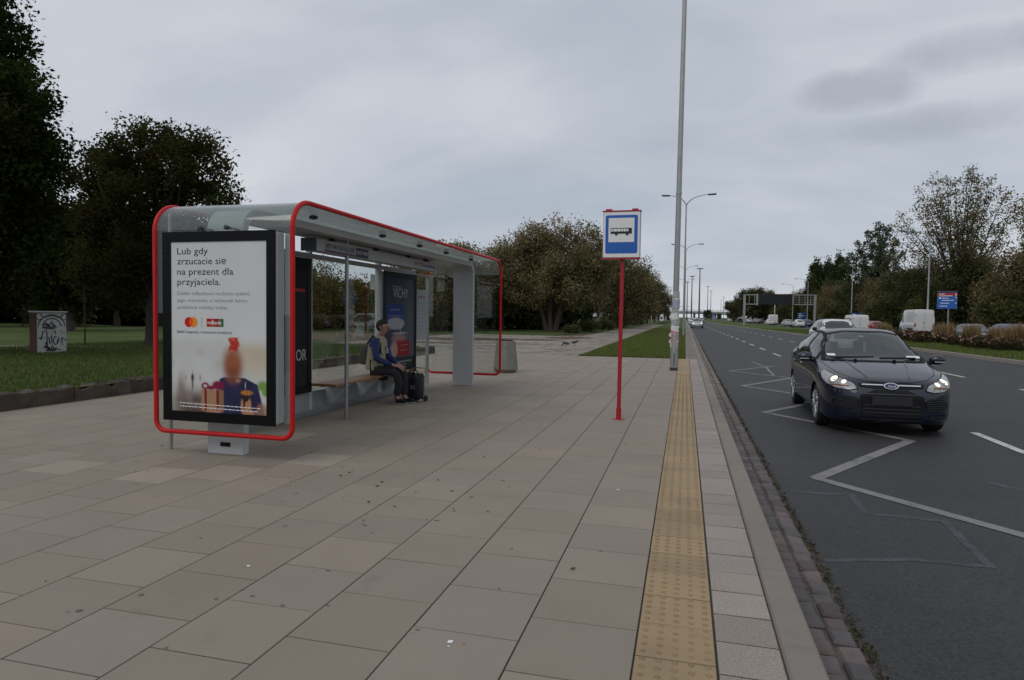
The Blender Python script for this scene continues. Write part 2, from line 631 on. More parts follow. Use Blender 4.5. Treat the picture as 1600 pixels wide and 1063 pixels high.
def put_text(mb, body, fn, u, v, size, width=None, mi=0, bold=0.0, shear=0.0, center=False):
    """lettering on a plane: fn(u, v) -> point; left baseline at (u, v); width fits it"""
    p, f = text_geo(body, size, bold, shear)
    if len(p) == 0:
        return
    sx = width / (p[:, 0].max() - p[:, 0].min()) if width else 1.0
    x0 = p[:, 0].min()
    off = -(p[:, 0].max() - x0) * sx / 2 if center else 0
    mb.add([fn(u + off + (a - x0) * sx, v + b) for a, b in p], f, mi)


def ribbon(mb, pts, fn, w, mi=0):
    """flat stroke along (u, v) points"""
    n = len(pts)
    vs = []
    for i in range(n):
        a, b = pts[max(i - 1, 0)], pts[min(i + 1, n - 1)]
        dx, dy = b[0] - a[0], b[1] - a[1]
        l = math.hypot(dx, dy) or 1
        vs += [fn(pts[i][0] - dy / l * w / 2, pts[i][1] + dx / l * w / 2), fn(pts[i][0] + dy / l * w / 2, pts[i][1] - dx / l * w / 2)]
    mb.add(vs, [(2 * i, 2 * i + 1, 2 * i + 3, 2 * i + 2) for i in range(n - 1)], mi)


def chaikin(p, it=2, closed=True):
    for _ in range(it):
        q = []
        for i in range(len(p) if closed else len(p) - 1):
            a, b = np.array(p[i]), np.array(p[(i + 1) % len(p)])
            q += [a * .75 + b * .25, a * .25 + b * .75]
        p = q
    return [tuple(x) for x in p]


# ------------------------------------------------------------------ ground, road, pavement
RZ = -0.15
rnd = random.Random(3)


def sheet(name, polys, z, mat, kind='structure', col=None):
    mb = MB()
    for p in polys:
        mb.add([(w[0], w[1], z) for w in p], [tuple(range(len(p)))], 0, col)
    o = mb.build(name, mat, fix=False)
    for p in o.data.polygons:
        if p.normal.z < 0:
            p.flip()
    o['kind'] = kind
    return o


sheet('ground', [[(-1500, -300), (1500, -300), (1500, 2500), (-1500, 2500)]], -0.22, 'far_ground')
FK = [(-8, 12.4), (20, 12.35), (28.5, 12.2), (34, 11.96), (63, 10.94), (77, 10.43), (96, 9.5), (130, 8.4), (170, 7.6), (240, 7.3), (900, 7.3)]


def fkx(y):
    return float(np.interp(y, [a for a, b in FK], [b for a, b in FK]))


sheet('road', [[(0.84, -8), (fkx(-8), -8)] + [(x, y) for y, x in FK[1:]] + [(0.84, 900)]], RZ, 'asphalt')
sheet('far_road', [[(17.3, -20), (27.2, -20), (27.2, 900), (17.3, 900)]], RZ, 'asphalt')
sheet('joint_bed', [[(-9.5, -4), (0.448, -4), (0.448, 24.0), (-9.5, 24.0)]], -0.012, 'joint_dirt')
sheet('gutter_bed', [[(0.6, -4), (0.9, -4), (0.9, 900), (0.6, 900)]], RZ + 0.004, 'joint_dirt')


def slabs(mb, x0, x1, y0, y1, w, l, colf, gap=0.004, z=0.0, bev=0.003, depth=0.006, phase=0.0, jcol=None, stagger=0.5, jit=0.0, tilt=0.0, ang=0.0):
    nx = max(1, round((x1 - x0) / w))
    w = (x1 - x0) / nx
    for i in range(nx):
        xa = x1 - (i + 1) * w
        y = y0 + (phase + (i % 2) * stagger) % 1.0 * l - l
        while y < y1:
            L_ = l * (1 + jit * rnd.uniform(-1, 1))
            a, b = max(y, y0), min(y + L_, y1)
            y += L_
            if b - a < 0.03:
                continue
            g = gap / 2
            c = colf(xa, a)
            zz = z + rnd.uniform(-tilt, tilt)
            t1, t2 = rnd.uniform(-tilt, tilt), rnd.uniform(-tilt, tilt)
            jx = rnd.uniform(-jit, jit) * w * 0.3
            X = (xa + g + jx, xa + w - g + jx)
            Y = (a + g, b - g)
            P = []
            for ins, dz in ((bev, 0), (0, -bev), (0, -depth)):
                P += [(X[0] + ins, Y[0] + ins, zz + t1 + dz), (X[1] - ins, Y[0] + ins, zz - t1 + dz), (X[1] - ins, Y[1] - ins, zz + t2 + dz), (X[0] + ins, Y[1] - ins, zz - t2 + dz)]
            b0 = len(mb.c)
            mb.add(P, [(0, 1, 2, 3)] + [(k + 4, (k + 1) % 4 + 4, (k + 1) % 4, k) for k in range(4)] + [(k + 8, (k + 1) % 4 + 8, (k + 1) % 4 + 4, k + 4) for k in range(4)], 0, c)
            if jcol:                       # dirt lies in the joints
                mb.c[b0 + 4:b0 + 12] = [jcol] * 8


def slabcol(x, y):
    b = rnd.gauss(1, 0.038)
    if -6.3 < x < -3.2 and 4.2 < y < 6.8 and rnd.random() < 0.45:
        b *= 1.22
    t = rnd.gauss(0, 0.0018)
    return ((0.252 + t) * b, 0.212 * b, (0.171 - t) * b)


mb = MB()
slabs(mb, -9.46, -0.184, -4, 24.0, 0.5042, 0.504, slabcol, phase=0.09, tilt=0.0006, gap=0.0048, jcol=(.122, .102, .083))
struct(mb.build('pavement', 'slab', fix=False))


def jc(c, s):
    def f(x, y):
        b, t = rnd.gauss(1, s), rnd.gauss(0, s * .15)
        return (c[0] * b * (1 + t), c[1] * b, c[2] * b * (1 - t))
    return f


mb = MB()
slabs(mb, -0.182, 0.162, -4, 24.0, 0.344, 0.33, jc((0.3, 0.215, 0.118), 0.05), phase=0.82, tilt=0.001, gap=.004, jcol=(.12, .085, .05))
for k in range(int(16.5 / 0.066)):           # truncated domes, five across
    y = 1.2 + k * 0.066
    for i in range(5):
        x = -0.182 + 0.0344 + i * 0.0688
        n = 10 if y < 6 else 7
        v = []
        for r, z in ((0.0145, 0.0002), (0.0115, 0.004), (0.008, 0.0052)):
            v += [(x + r * math.cos(2 * PI * a / n), y + r * math.sin(2 * PI * a / n), z) for a in range(n)]
        f = [(q * n + a, q * n + (a + 1) % n, (q + 1) * n + (a + 1) % n, (q + 1) * n + a) for q in range(2) for a in range(n)] + [tuple(range(2 * n, 3 * n))]
        b = rnd.gauss(0.93, 0.05)
        mb.add(v, f, 0, (0.27 * b, 0.185 * b, 0.095 * b))
struct(mb.build('tactile_pavement', 'tactile', fix=False))
mb = MB()
slabs(mb, 0.166, 0.444, -4, 24.0, 0.278, 0.29, jc((0.28, 0.24, 0.21), 0.05), phase=0.5, tilt=0.001, gap=.006, jcol=(.06, .05, .04))
struct(mb.build('pebbled_pavement', 'pebbledash', fix=False))
mb = MB()
slabs(mb, 0.448, 0.612, -4, 90, 0.164, 0.945, jc((0.195, 0.17, 0.145), 0.05), z=0.002, bev=0.012, depth=0.19, phase=0.56, tilt=0.002)
mb.box(0.448, 0.612, 90, 900, -0.19, 0.0, 0, (0.25, 0.23, 0.2))
struct(mb.build('kerb', 'kerbstone', fix=False))
mb = MB()


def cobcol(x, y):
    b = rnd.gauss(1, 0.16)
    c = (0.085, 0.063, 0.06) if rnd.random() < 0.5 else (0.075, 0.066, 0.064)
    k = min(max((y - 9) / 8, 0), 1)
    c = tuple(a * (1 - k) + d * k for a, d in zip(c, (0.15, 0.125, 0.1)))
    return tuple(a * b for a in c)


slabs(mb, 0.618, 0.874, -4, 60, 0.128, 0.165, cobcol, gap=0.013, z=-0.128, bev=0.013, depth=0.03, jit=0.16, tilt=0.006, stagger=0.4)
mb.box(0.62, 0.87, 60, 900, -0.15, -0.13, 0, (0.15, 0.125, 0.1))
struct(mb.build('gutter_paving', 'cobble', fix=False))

# strip of small setts along the kerb beyond the stop
mb = MB()
slabs(mb, 0.05, 0.446, 24.0, 66, 0.1, 0.2, jc((0.2, 0.175, 0.15), 0.1), gap=0.006, tilt=0.003, jit=0.05)
mb.box(0.05, 0.446, 66, 900, -0.05, -0.002, 0, (0.18, 0.16, 0.135))
struct(mb.build('sett_pavement', 'old_paving', fix=False))
sheet('verge_soil', [[(-3.78, 24.0), (0.05, 24.0), (0.05, 900), (-3.78, 900)]], -0.008, 'turf')
# old slab square beyond the stop and the footway that leads on from it
mb = MB()
slabs(mb, -16.5, -3.8, 24.004, 47, 0.5, 0.5, jc((0.25, 0.215, 0.18), 0.1), gap=0.012, z=-0.002, tilt=0.007, jit=0.02)
struct(mb.build('old_pavement', 'old_paving', fix=False))
sheet('plaza_bed', [[(-9.5, 24), (-3.78, 24), (-3.78, 130), (-4.9, 130), (-5.2, 92), (-7.4, 60), (-9.3, 47), (-40, 44), (-24, 24)]], -0.024, 'dirt')
mb = MB()
slabs(mb, -7.2, -3.8, 47.004, 125, 0.6, 0.6, jc((0.23, 0.2, 0.17), 0.1), gap=0.015, z=-0.003, tilt=0.006)
struct(mb.build('footway', 'old_paving', fix=False))
# dirt drifted over the slabs
mb = MB()
for cx, cy, rx, ry, sd_ in ((-13.4, 37, 3.6, 2.0, 1), (-9.6, 38.5, 3.0, 1.2, 2), (-12, 31.5, 1.8, 0.6, 3), (-7.4, 43, 1.7, 2.6, 4), (-15, 27, 1.4, 1.8, 5)):
    q = random.Random(sd_)
    mb.add([(cx + rx * math.cos(a) * q.uniform(.65, 1.1), cy + ry * math.sin(a) * q.uniform(.65, 1.1), 0.012) for a in [2 * PI * k / 40 for k in range(40)]], [tuple(range(40))])
struct(mb.build('dirt_patch', 'dirt', fix=False))

# park lawn, half a kerb higher than the stop, behind the low wall
LZ = 0.22
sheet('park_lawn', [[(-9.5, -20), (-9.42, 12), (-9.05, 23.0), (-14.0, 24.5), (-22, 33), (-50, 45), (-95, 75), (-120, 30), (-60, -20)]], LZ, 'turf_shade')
sheet('park_path', [[(-26, 14.0), (-21.5, 17.5), (-17.5, 20.4), (-13.5, 23.2), (-11.9, 22.2), (-16.6, 18.9), (-20.6, 15.6), (-25, 12.2)],
                    [(-64, 50), (-50, 57), (-49, 60), (-66, 53.5)], [(-50, 33), (-45, 37), (-44.5, 39), (-51, 35)]], LZ + 0.004, 'old_paving', col=(0.2, 0.17, 0.14))
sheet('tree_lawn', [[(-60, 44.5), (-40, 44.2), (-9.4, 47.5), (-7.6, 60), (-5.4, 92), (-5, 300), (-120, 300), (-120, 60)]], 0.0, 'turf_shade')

# median between the carriageways: kerb, lawn that rises to the flower bed
mb = MB()
for i in range(len(FK) - 1):
    (ya, xa), (yb, xb) = FK[i], FK[i + 1]
    n = max(1, int((yb - ya) / 4)) if yb < 250 else 4
    for k in range(n):
        y0, y1 = ya + (yb - ya) * k / n, ya + (yb - ya) * (k + 1) / n
        x0, x1 = fkx(y0), fkx(y1)
        P = [(x0, y0, RZ - .02), (x0 + .02, y0, -.005), (x0 + .24, y0, -.005), (x0 + .24, y0, -.1)] + [(x1, y1, RZ - .02), (x1 + .02, y1, -.005), (x1 + .24, y1, -.005), (x1 + .24, y1, -.1)]
        mb.add(P, [(0, 1, 5, 4), (1, 2, 6, 5), (2, 3, 7, 6)], 0, jc((.25, .22, .19), .05)(0, 0))
struct(mb.build('median_kerb', 'kerbstone', fix=False))
mb = MB()
ys = list(np.arange(-8, 120, 3.0)) + [130, 150, 180, 240, 400, 900]
NP = 12
for y in ys:
    a = fkx(y) + .24
    for k in range(NP + 1):
        x = a + (17.3 - a) * k / NP
        t = min(max((x - a) / 2.2, 0), 1) * min(max((17.3 - x) / .8, 0), 1)
        mb.v.append((x, y, -0.012 + 0.1 * (t * t * (3 - 2 * t)) * min(1, max(0, (110 - y) / 60))))
        mb.c.append((1, 1, 1))
for j in range(len(ys) - 1):
    for k in range(NP):
        q = j * (NP + 1) + k
        mb.f.append((q, q + 1, q + NP + 2, q + NP + 1))
        mb.m.append(0)
struct(mb.build('median_lawn', 'turf', fix=False))
sheet('roadside_lawn', [[(27.2, -20), (300, -20), (300, 600), (27.2, 600)]], -0.03, 'turf_shade')

# painted markings: zigzag of the stop, lane dashes, worn old lines, bitumen seals
mk = MB()
flat = lambda z: (lambda u, v: (u, v, z))
ZZ = [(3.02, 5.18), (1.335, 7.24), (2.98, 9.9), (1.36, 12.03), (2.9, 14.5), (1.355, 16.54), (2.85, 19.25), (1.345, 21.05), (2.9, 23.7)]
ZM = RZ + 0.008
for i in range(len(ZZ) - 1):
    a, b = Vector(ZZ[i]), Vector(ZZ[i + 1])
    d = (b - a).normalized()
    ribbon(mk, [tuple(a - d * 0.02), tuple(b + d * 0.02)], flat(ZM + 0.0012 * (i % 2) - .003), 0.135)
struct(mk.build('zigzag_marking', 'road_paint_worn', fix=False))
mk = MB()


def line1(y):
    return float(np.interp(y, [0, 10, 32, 60, 130, 300], [4.12, 4.1, 3.98, 3.85, 3.4, 3.2]))


def line2(y):
    return float(np.interp(y, [0, 22, 50, 66, 130, 300], [7.9, 7.78, 7.27, 7.12, 6.2, 5.6]))


for fn_, y0, per, ln in ((line1, -2.3, 5.4, 2.4), (line2, -0.1, 5.4, 2.2)):
    y = y0
    while y < 230:
        ribbon(mk, [(fn_(y), y), (fn_(y + ln), y + ln)], flat(ZM), 0.12)
        y += per
struct(mk.build('lane_marking', 'road_paint', fix=False))
mk = MB()
ribbon(mk, [(2.47, 19.94), (2.62, 23.0), (2.43, 25.9)], flat(ZM - .0045), 0.08)
ribbon(mk, [(1.34, 23.05), (2.9, 23.75)], flat(ZM - .0045), 0.07)
struct(mk.build('old_marking', 'road_paint_worn', fix=False))
mk = MB()


def wob(pts, s, seed):
    q = random.Random(seed)
    r = []
    for a, b in zip(pts[:-1], pts[1:]):
        for k in range(8):
            t = k / 8
            r.append((a[0] + (b[0] - a[0]) * t + q.uniform(-s, s), a[1] + (b[1] - a[1]) * t + q.uniform(-s, s)))
    return r + [pts[-1]]


ribbon(mk, wob([(1.0, 6.6), (1.53, 6.66), (1.5, 6.05), (2.07, 6.0), (2.02, 5.4), (2.0, 4.98), (1.55, 4.97), (0.95, 4.78)], 0.012, 2), flat(ZM - .006), 0.06)
ribbon(mk, wob([(3.0, 7.6), (3.3, 7.2), (3.6, 7.15), (4.6, 7.3)], 0.02, 5), flat(ZM - .006), 0.07)
ribbon(mk, wob([(4.2, 12.3), (6.0, 12.5), (8.8, 12.4)], 0.02, 7), flat(ZM - .006), 0.05)
struct(mk.build('road_seal', 'asphalt_seal', fix=False))

# grit and weeds between gutter and asphalt
q = np.random.default_rng(5)
n = 5200
y = 1.5 + 40 * q.random(n) ** 1.7
x = 0.885 + np.abs(q.normal(0, 0.025, n)) - 0.012
c = np.stack([x, y, RZ + 0.012 + q.random(n) * 0.012], 1)
d = q.normal(0, 1, (n, 3, 3)) * (0.004 + 0.012 * q.random((n, 1, 1))) * np.array([1, 1, 0.6])
gc = np.array([0.1, 0.08, 0.06]) * (0.4 + 0.9 * q.random((n, 1)))
gr = q.random(n) < 0.22
gc[gr] = np.array([0.05, 0.07, 0.02]) * (0.6 + 0.8 * q.random((gr.sum(), 1)))
tag(quads('gutter_gravel', c[:, None, :] + d, gc, 'grass_blade', nper=3), kind='stuff')


def blades(name, region, n, seed, h0, z, cols, wide=0.006, lean=0.35):
    """grass blades: region(rng, n) -> (x, y)"""
    q = np.random.default_rng(seed)
    x, y = region(q, n)
    n = len(x)
    zz = z(x, y) if callable(z) else np.full(n, z)
    a = q.random(n) * 2 * PI
    h = h0 * (0.4 + 0.8 * q.random(n))
    w = wide * (0.7 + 0.8 * q.random(n))
    dx, dy = np.cos(a) * w, np.sin(a) * w
    lx, ly = q.normal(0, lean, n) * h, q.normal(0, lean, n) * h
    V = np.stack([np.stack([x - dx, y - dy, zz], 1), np.stack([x + dx, y + dy, zz], 1), np.stack([x + lx, y + ly, zz + h], 1)], 1)
    ci = q.integers(0, len(cols), n)
    C = np.array(cols)[ci] * (0.65 + 0.7 * q.random((n, 1)))
    return tag(quads(name, V, C, 'grass_blade', nper=3), kind='stuff')


GCOL = [(0.11, 0.16, 0.04), (0.135, 0.175, 0.045), (0.1, 0.14, 0.04), (0.17, 0.155, 0.07)]
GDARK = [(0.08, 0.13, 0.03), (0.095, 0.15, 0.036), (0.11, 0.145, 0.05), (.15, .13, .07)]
blades('verge_grass', lambda q, n: (q.uniform(-3.76, 0.04, n), 24.02 + 60 * q.random(n) ** 1.9), 60000, 11, 0.07, -0.008, GCOL, 0.012)
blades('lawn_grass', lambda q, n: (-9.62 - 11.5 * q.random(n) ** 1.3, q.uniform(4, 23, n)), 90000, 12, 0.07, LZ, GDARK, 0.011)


def medz(x, y):
    a = np.interp(y, [p[0] for p in FK], [p[1] for p in FK]) + .24
    t = np.clip((x - a) / 2.2, 0, 1) * np.clip((17.3 - x) / .8, 0, 1)
    return -0.012 + 0.1 * (t * t * (3 - 2 * t)) * np.clip((110 - y) / 60, 0, 1)


def medreg(q, n):
    y = 24 + 70 * q.random(n) ** 1.5
    a = np.interp(y, [p[0] for p in FK], [p[1] for p in FK]) + .28
    return a + (17.2 - a) * q.random(n), y


blades('median_grass', medreg, 60000, 13, 0.09, medz, GCOL, 0.02)

# fallen leaves and specks on the slabs, a bird dropping near the camera
q = np.random.default_rng(21)
n = 95
x, y = q.uniform(-7.5, -0.3, n), 2.4 + 12 * q.random(n)
hot = q.random(n) < 0.5
x[hot] = q.normal(-2.9, 0.9, hot.sum())
y[hot] = q.normal(4.9, 0.7, hot.sum())
a = q.random(n) * 2 * PI
s = 0.005 + 0.016 * q.random(n) ** 2.5
V = np.stack([np.stack([x + s * np.cos(a + k) * r_, y + s * np.sin(a + k) * r_, 0.0035 + 0.006 * q.random(n)], 1) for k, r_ in ((0, 1.3), (1.3, .6), (2.9, 1.0), (4.4, .7))], 1)
tag(quads('fallen_leaves', V, np.array([0.05, 0.038, 0.026]) * (0.5 + q.random((n, 1))), 'grass_blade'), kind='stuff')
mb = MB()
for cx, cy, r_ in ((-0.993, 2.752, 0.016), (-0.52, 5.6, 0.014), (-2.42, 3.26, 0.012), (-0.985, 2.71, 0.006)):
    q = random.Random(int(cx * 1000))
    mb.add([(cx + r_ * q.uniform(.7, 1.2) * math.cos(2 * PI * k / 12), cy + r_ * q.uniform(.7, 1.2) * math.sin(2 * PI * k / 12), 0.0032) for k in range(12)], [tuple(range(12))])
struct(mb.build('pavement_stain', 'sign_white', fix=False))
mb = MB()
q = random.Random(77)
for k in range(110):                     # old chewing gum and drip spots
    cx, cy = q.uniform(-7, -.3), 1.6 + 13 * q.random() ** 1.3
    r_ = q.uniform(.006, .02)
    e_ = q.uniform(.6, 1)
    mb.add([(cx + r_ * q.uniform(.85, 1.1) * math.cos(2 * PI * k_ / 10), cy + e_ * r_ * q.uniform(.85, 1.1) * math.sin(2 * PI * k_ / 10), 0.0026) for k_ in range(10)], [tuple(range(10))])
pm('gum_spot', (.125, .108, .093), .7, var=.2, vscale=9)
struct(mb.build('pavement_spots', 'gum_spot', fix=False))

# ------------------------------------------------------------------ low wall along the park lawn
def wallx(y):
    return float(np.interp(y, [-20, 12, 23], [-9.45, -9.4, -9.02]))


mb = MB()
q = random.Random(8)
y = -14.0
while y < 23.0:
    ln = q.uniform(0.9, 1.5)
    h = q.uniform(0.225, 0.27)
    n = 9
    b = q.gauss(1, 0.12)
    rows = []
    for k in range(n + 1):
        yy = min(y + ln * k / n, 23.0)
        x = wallx(yy) + q.uniform(-.012, .012)
        e = 0.02 + (q.uniform(0, .05) if q.random() < .4 else 0)
        hh = h - (q.uniform(.02, .09) if q.random() < .25 else 0) + q.uniform(-.008, .008)
        rows.append([(x, yy, -.02), (x + q.uniform(-.012, .006), yy, .09), (x - .01, yy, hh - e), (x - e - .015, yy, hh), (x - .16, yy, hh + q.uniform(-.01, .01)), (x - .3, yy, hh - .01), (x - .32, yy, .1)])
    v = [p for r_ in rows for p in r_]
    f = [(i * 7 + j, i * 7 + j + 1, (i + 1) * 7 + j + 1, (i + 1) * 7 + j) for i in range(n) for j in range(6)]
    f += [tuple(range(7)), tuple(range(n * 7, n * 7 + 7))]
    mb.add(v, f, 0, tuple(c * b for c in (.082, .07, .056)))
    y += ln + 0.012
o = mb.build('low_wall', 'old_concrete')
tag(o, 'low crumbling concrete kerb wall edging the raised park lawn behind the shelter', 'wall')

# ------------------------------------------------------------------ bus shelter
shel = thing('bus_shelter', 'glass bus shelter with red tubular edge and illuminated poster case at its end', 'bus shelter', (-4.48, 9.33, 0))
XL, XR, Y0, Y1, ZB, ZT, RA = -5.27, -3.675, 5.62, 13.04, 0.24, 2.57, 0.28


def arc(c, r, a0, a1, n, fn):
    return [fn(c[0] + r * math.cos(R(a0 + (a1 - a0) * k / n)), c[1] + r * math.sin(R(a0 + (a1 - a0) * k / n))) for k in range(n + 1)]


def end_u(Y, sgn, flip):
    """one end of the red edge tube: down the right side, across the bottom, up the left side"""
    rb = 0.11
    p = arc((Y + sgn * RA, ZT - RA), RA, 90, 180 if sgn > 0 else 0, 8, lambda u, w: (XR, u, w))
    p += arc((XR - rb, ZB + rb), rb, 0, -90, 6, lambda u, w: (u, Y, w))
    p += arc((XL + rb, ZB + rb), rb, 270, 180, 6, lambda u, w: (u, Y, w))
    p += arc((Y + sgn * RA, ZT - RA), RA, 180 if sgn > 0 else 0, 90, 8, lambda u, w: (XL, u, w))
    return p


pts = end_u(Y0, 1, False) + end_u(Y1, -1, True)[::-1]
MB().tube(pts, 0.0245, 14, closed=True).build('edge_tube', 'red_paint', shel, smooth=True)
T_ = 0.005
for nmx, Y in (('end_glass', Y0), ('end_glass', Y1)):
    MB().box(XL + .02, XR - .02, Y - T_, Y + T_, ZB + .02, ZT - RA - 0.002).build(nmx, GLASS, shel)
for Y, sg in ((Y0, 1), (Y1, -1)):
    pl = [(Y + sg * (RA - (RA + T_) * math.cos(R(a))), ZT - RA + (RA + T_) * math.sin(R(a))) for a in range(0, 91, 9)]
    pl += [(Y + sg * (RA - (RA - T_) * math.cos(R(a))), ZT - RA + (RA - T_) * math.sin(R(a))) for a in range(90, -1, -9)]
    MB().prism(pl, lambda u, w, d: (d, u, w), XL + .02, XR - .02).build('bent_glass', BENTGLASS, shel, smooth=True)
ys_ = np.linspace(Y0 + RA + .002, Y1 - RA - .002, 4)
for a, b in zip(ys_[:-1], ys_[1:]):
    MB().box(XL + .02, XR - .02, a + .003, b - .003, ZT - T_, ZT + T_).build('roof_glass', ROOFGLASS, shel)


def spx(y):
    return -4.565 + (y - 5.8) / 7.1 * 0.125


# spine: one bent plate, a pillar at each end and the ceiling strip between them
ro, ri, th = 0.25, 0.16, 0.09
ya, yb, zt_ = 5.78, 12.98, 2.545
outer = [(ya, 0.0)] + [(ya + ro - ro * math.cos(R(a)), zt_ - ro + ro * math.sin(R(a))) for a in range(0, 91, 9)] + [(y_, zt_) for y_ in np.linspace(ya + ro, yb - ro, 6)[1:-1]] + [(yb - ro + ro * math.cos(R(a)), zt_ - ro + ro * math.sin(R(a))) for a in range(90, -1, -9)] + [(yb, 0.0)]
inner = [(yb - th, 0.0)] + [(yb - ro + ri * math.cos(R(a)), zt_ - ro + ri * math.sin(R(a))) for a in range(0, 91, 9)] + [(y_, zt_ - th) for y_ in np.linspace(yb - ro, ya + ro, 6)[1:-1]] + [(ya + ro - ri * math.cos(R(a)), zt_ - ro + ri * math.sin(R(a))) for a in range(90, -1, -9)] + [(ya + th, 0.0)]
n = len(outer)
mb = MB()
v = []
for (a, b), (c, d) in zip(outer, inner[::-1]):
    v += [(spx(a) - .215, a, b), (spx(a) + .215, a, b), (spx(c) + .215, c, d), (spx(c) - .215, c, d)]
f = [(4 * i + k, 4 * i + (k + 1) % 4, 4 * i + 4 + (k + 1) % 4, 4 * i + 4 + k) for i in range(n - 1) for k in range(4)] + [(0, 1, 2, 3), (4 * n - 4, 4 * n - 3, 4 * n - 2, 4 * n - 1)]
mb.add(v, f)
sp = mb.build('spine_plate', 'grey_paint', shel, smooth=True, bevel=0.006)
mb = MB()
mb.box(spx(5.8) - .05, spx(5.8) + .06, 5.765, 5.7795, 0.085, 0.125)
mb.box(spx(5.8) - .03, spx(5.8) + .05, 5.755, 5.766, 0.098, 0.114)
mb.build('wall_socket', 'black_plastic', sp)
# ceiling side strips and clamps under the glass
mb = MB()
mb.box(-5.0, -4.80, Y0 + .4, Y1 - .4, 2.487, 2.512)
mb.build('ceiling_rail', 'grey_steel', shel)
for X_ in (-4.05, -4.98):
    for Y in (6.6, 8.34, 9.65, 10.83, 12.2):
        MB().lathe([(0.012, 2.515), (0.045, 2.525), (0.05, 2.55), (0.03, 2.5625)], 14, (X_, Y, 0)).build('glass_clamp', 'dark_steel', shel, smooth=True)
MB().cyl((-5.27, 5.82, 0), (-5.27, 5.82, 2.5), 0.017, n=12).build('support_post', 'grey_steel', shel, smooth=True)
for X_ in (-4.71, -4.40):
    MB().lathe([(0.01, 5.58), (0.024, 5.585), (0.024, 5.61), (0.012, 5.64), (0.012, 5.79)], 12, (X_, 0, 2.305), axis='y').build('glass_clamp', 'dark_steel', shel, smooth=True)


# --- pictures printed on grids of coloured vertices
def lerp3(a, b, t):
    return tuple(x + (y - x) * t for x, y in zip(a, b))


def sstep(a, b, x):
    t = min(max((x - a) / (b - a), 0), 1)
    return t * t * (3 - 2 * t)


def ell(u, v, cu, cv, a, b, s=0.12):
    d = math.hypot((u - cu) / a, (v - cv) / b)
    return 1 - sstep(1 - s, 1 + s, d)


def picture(w, h, nu, nv, fn, paint, name, parent):
    mb = MB()
    for j in range(nv + 1):
        for i in range(nu + 1):
            u, v = w * i / nu, h * j / nv
            mb.v.append(fn(u, v))
            mb.c.append(paint(u, v))
    for j in range(nv):
        for i in range(nu):
            q = j * (nu + 1) + i
            mb.f.append((q, q + 1, q + nu + 2, q + nu + 1))
            mb.m.append(0)
    return mb.build(name, 'poster_print', parent, fix=False)


NZ = np.random.default_rng(77).random((40, 40))


def vn(u, v, s):
    """value noise"""
    x, y = (u * s) % 38, (v * s) % 38
    i, j = int(x), int(y)
    a, b = x - i, y - j
    a, b = a * a * (3 - 2 * a), b * b * (3 - 2 * b)
    return (NZ[i, j] * (1 - a) + NZ[i + 1, j] * a) * (1 - b) + (NZ[i, j + 1] * (1 - a) + NZ[i + 1, j + 1] * a) * b


def over(c, d, t):
    return lerp3(c, d, t) if t > 0 else c


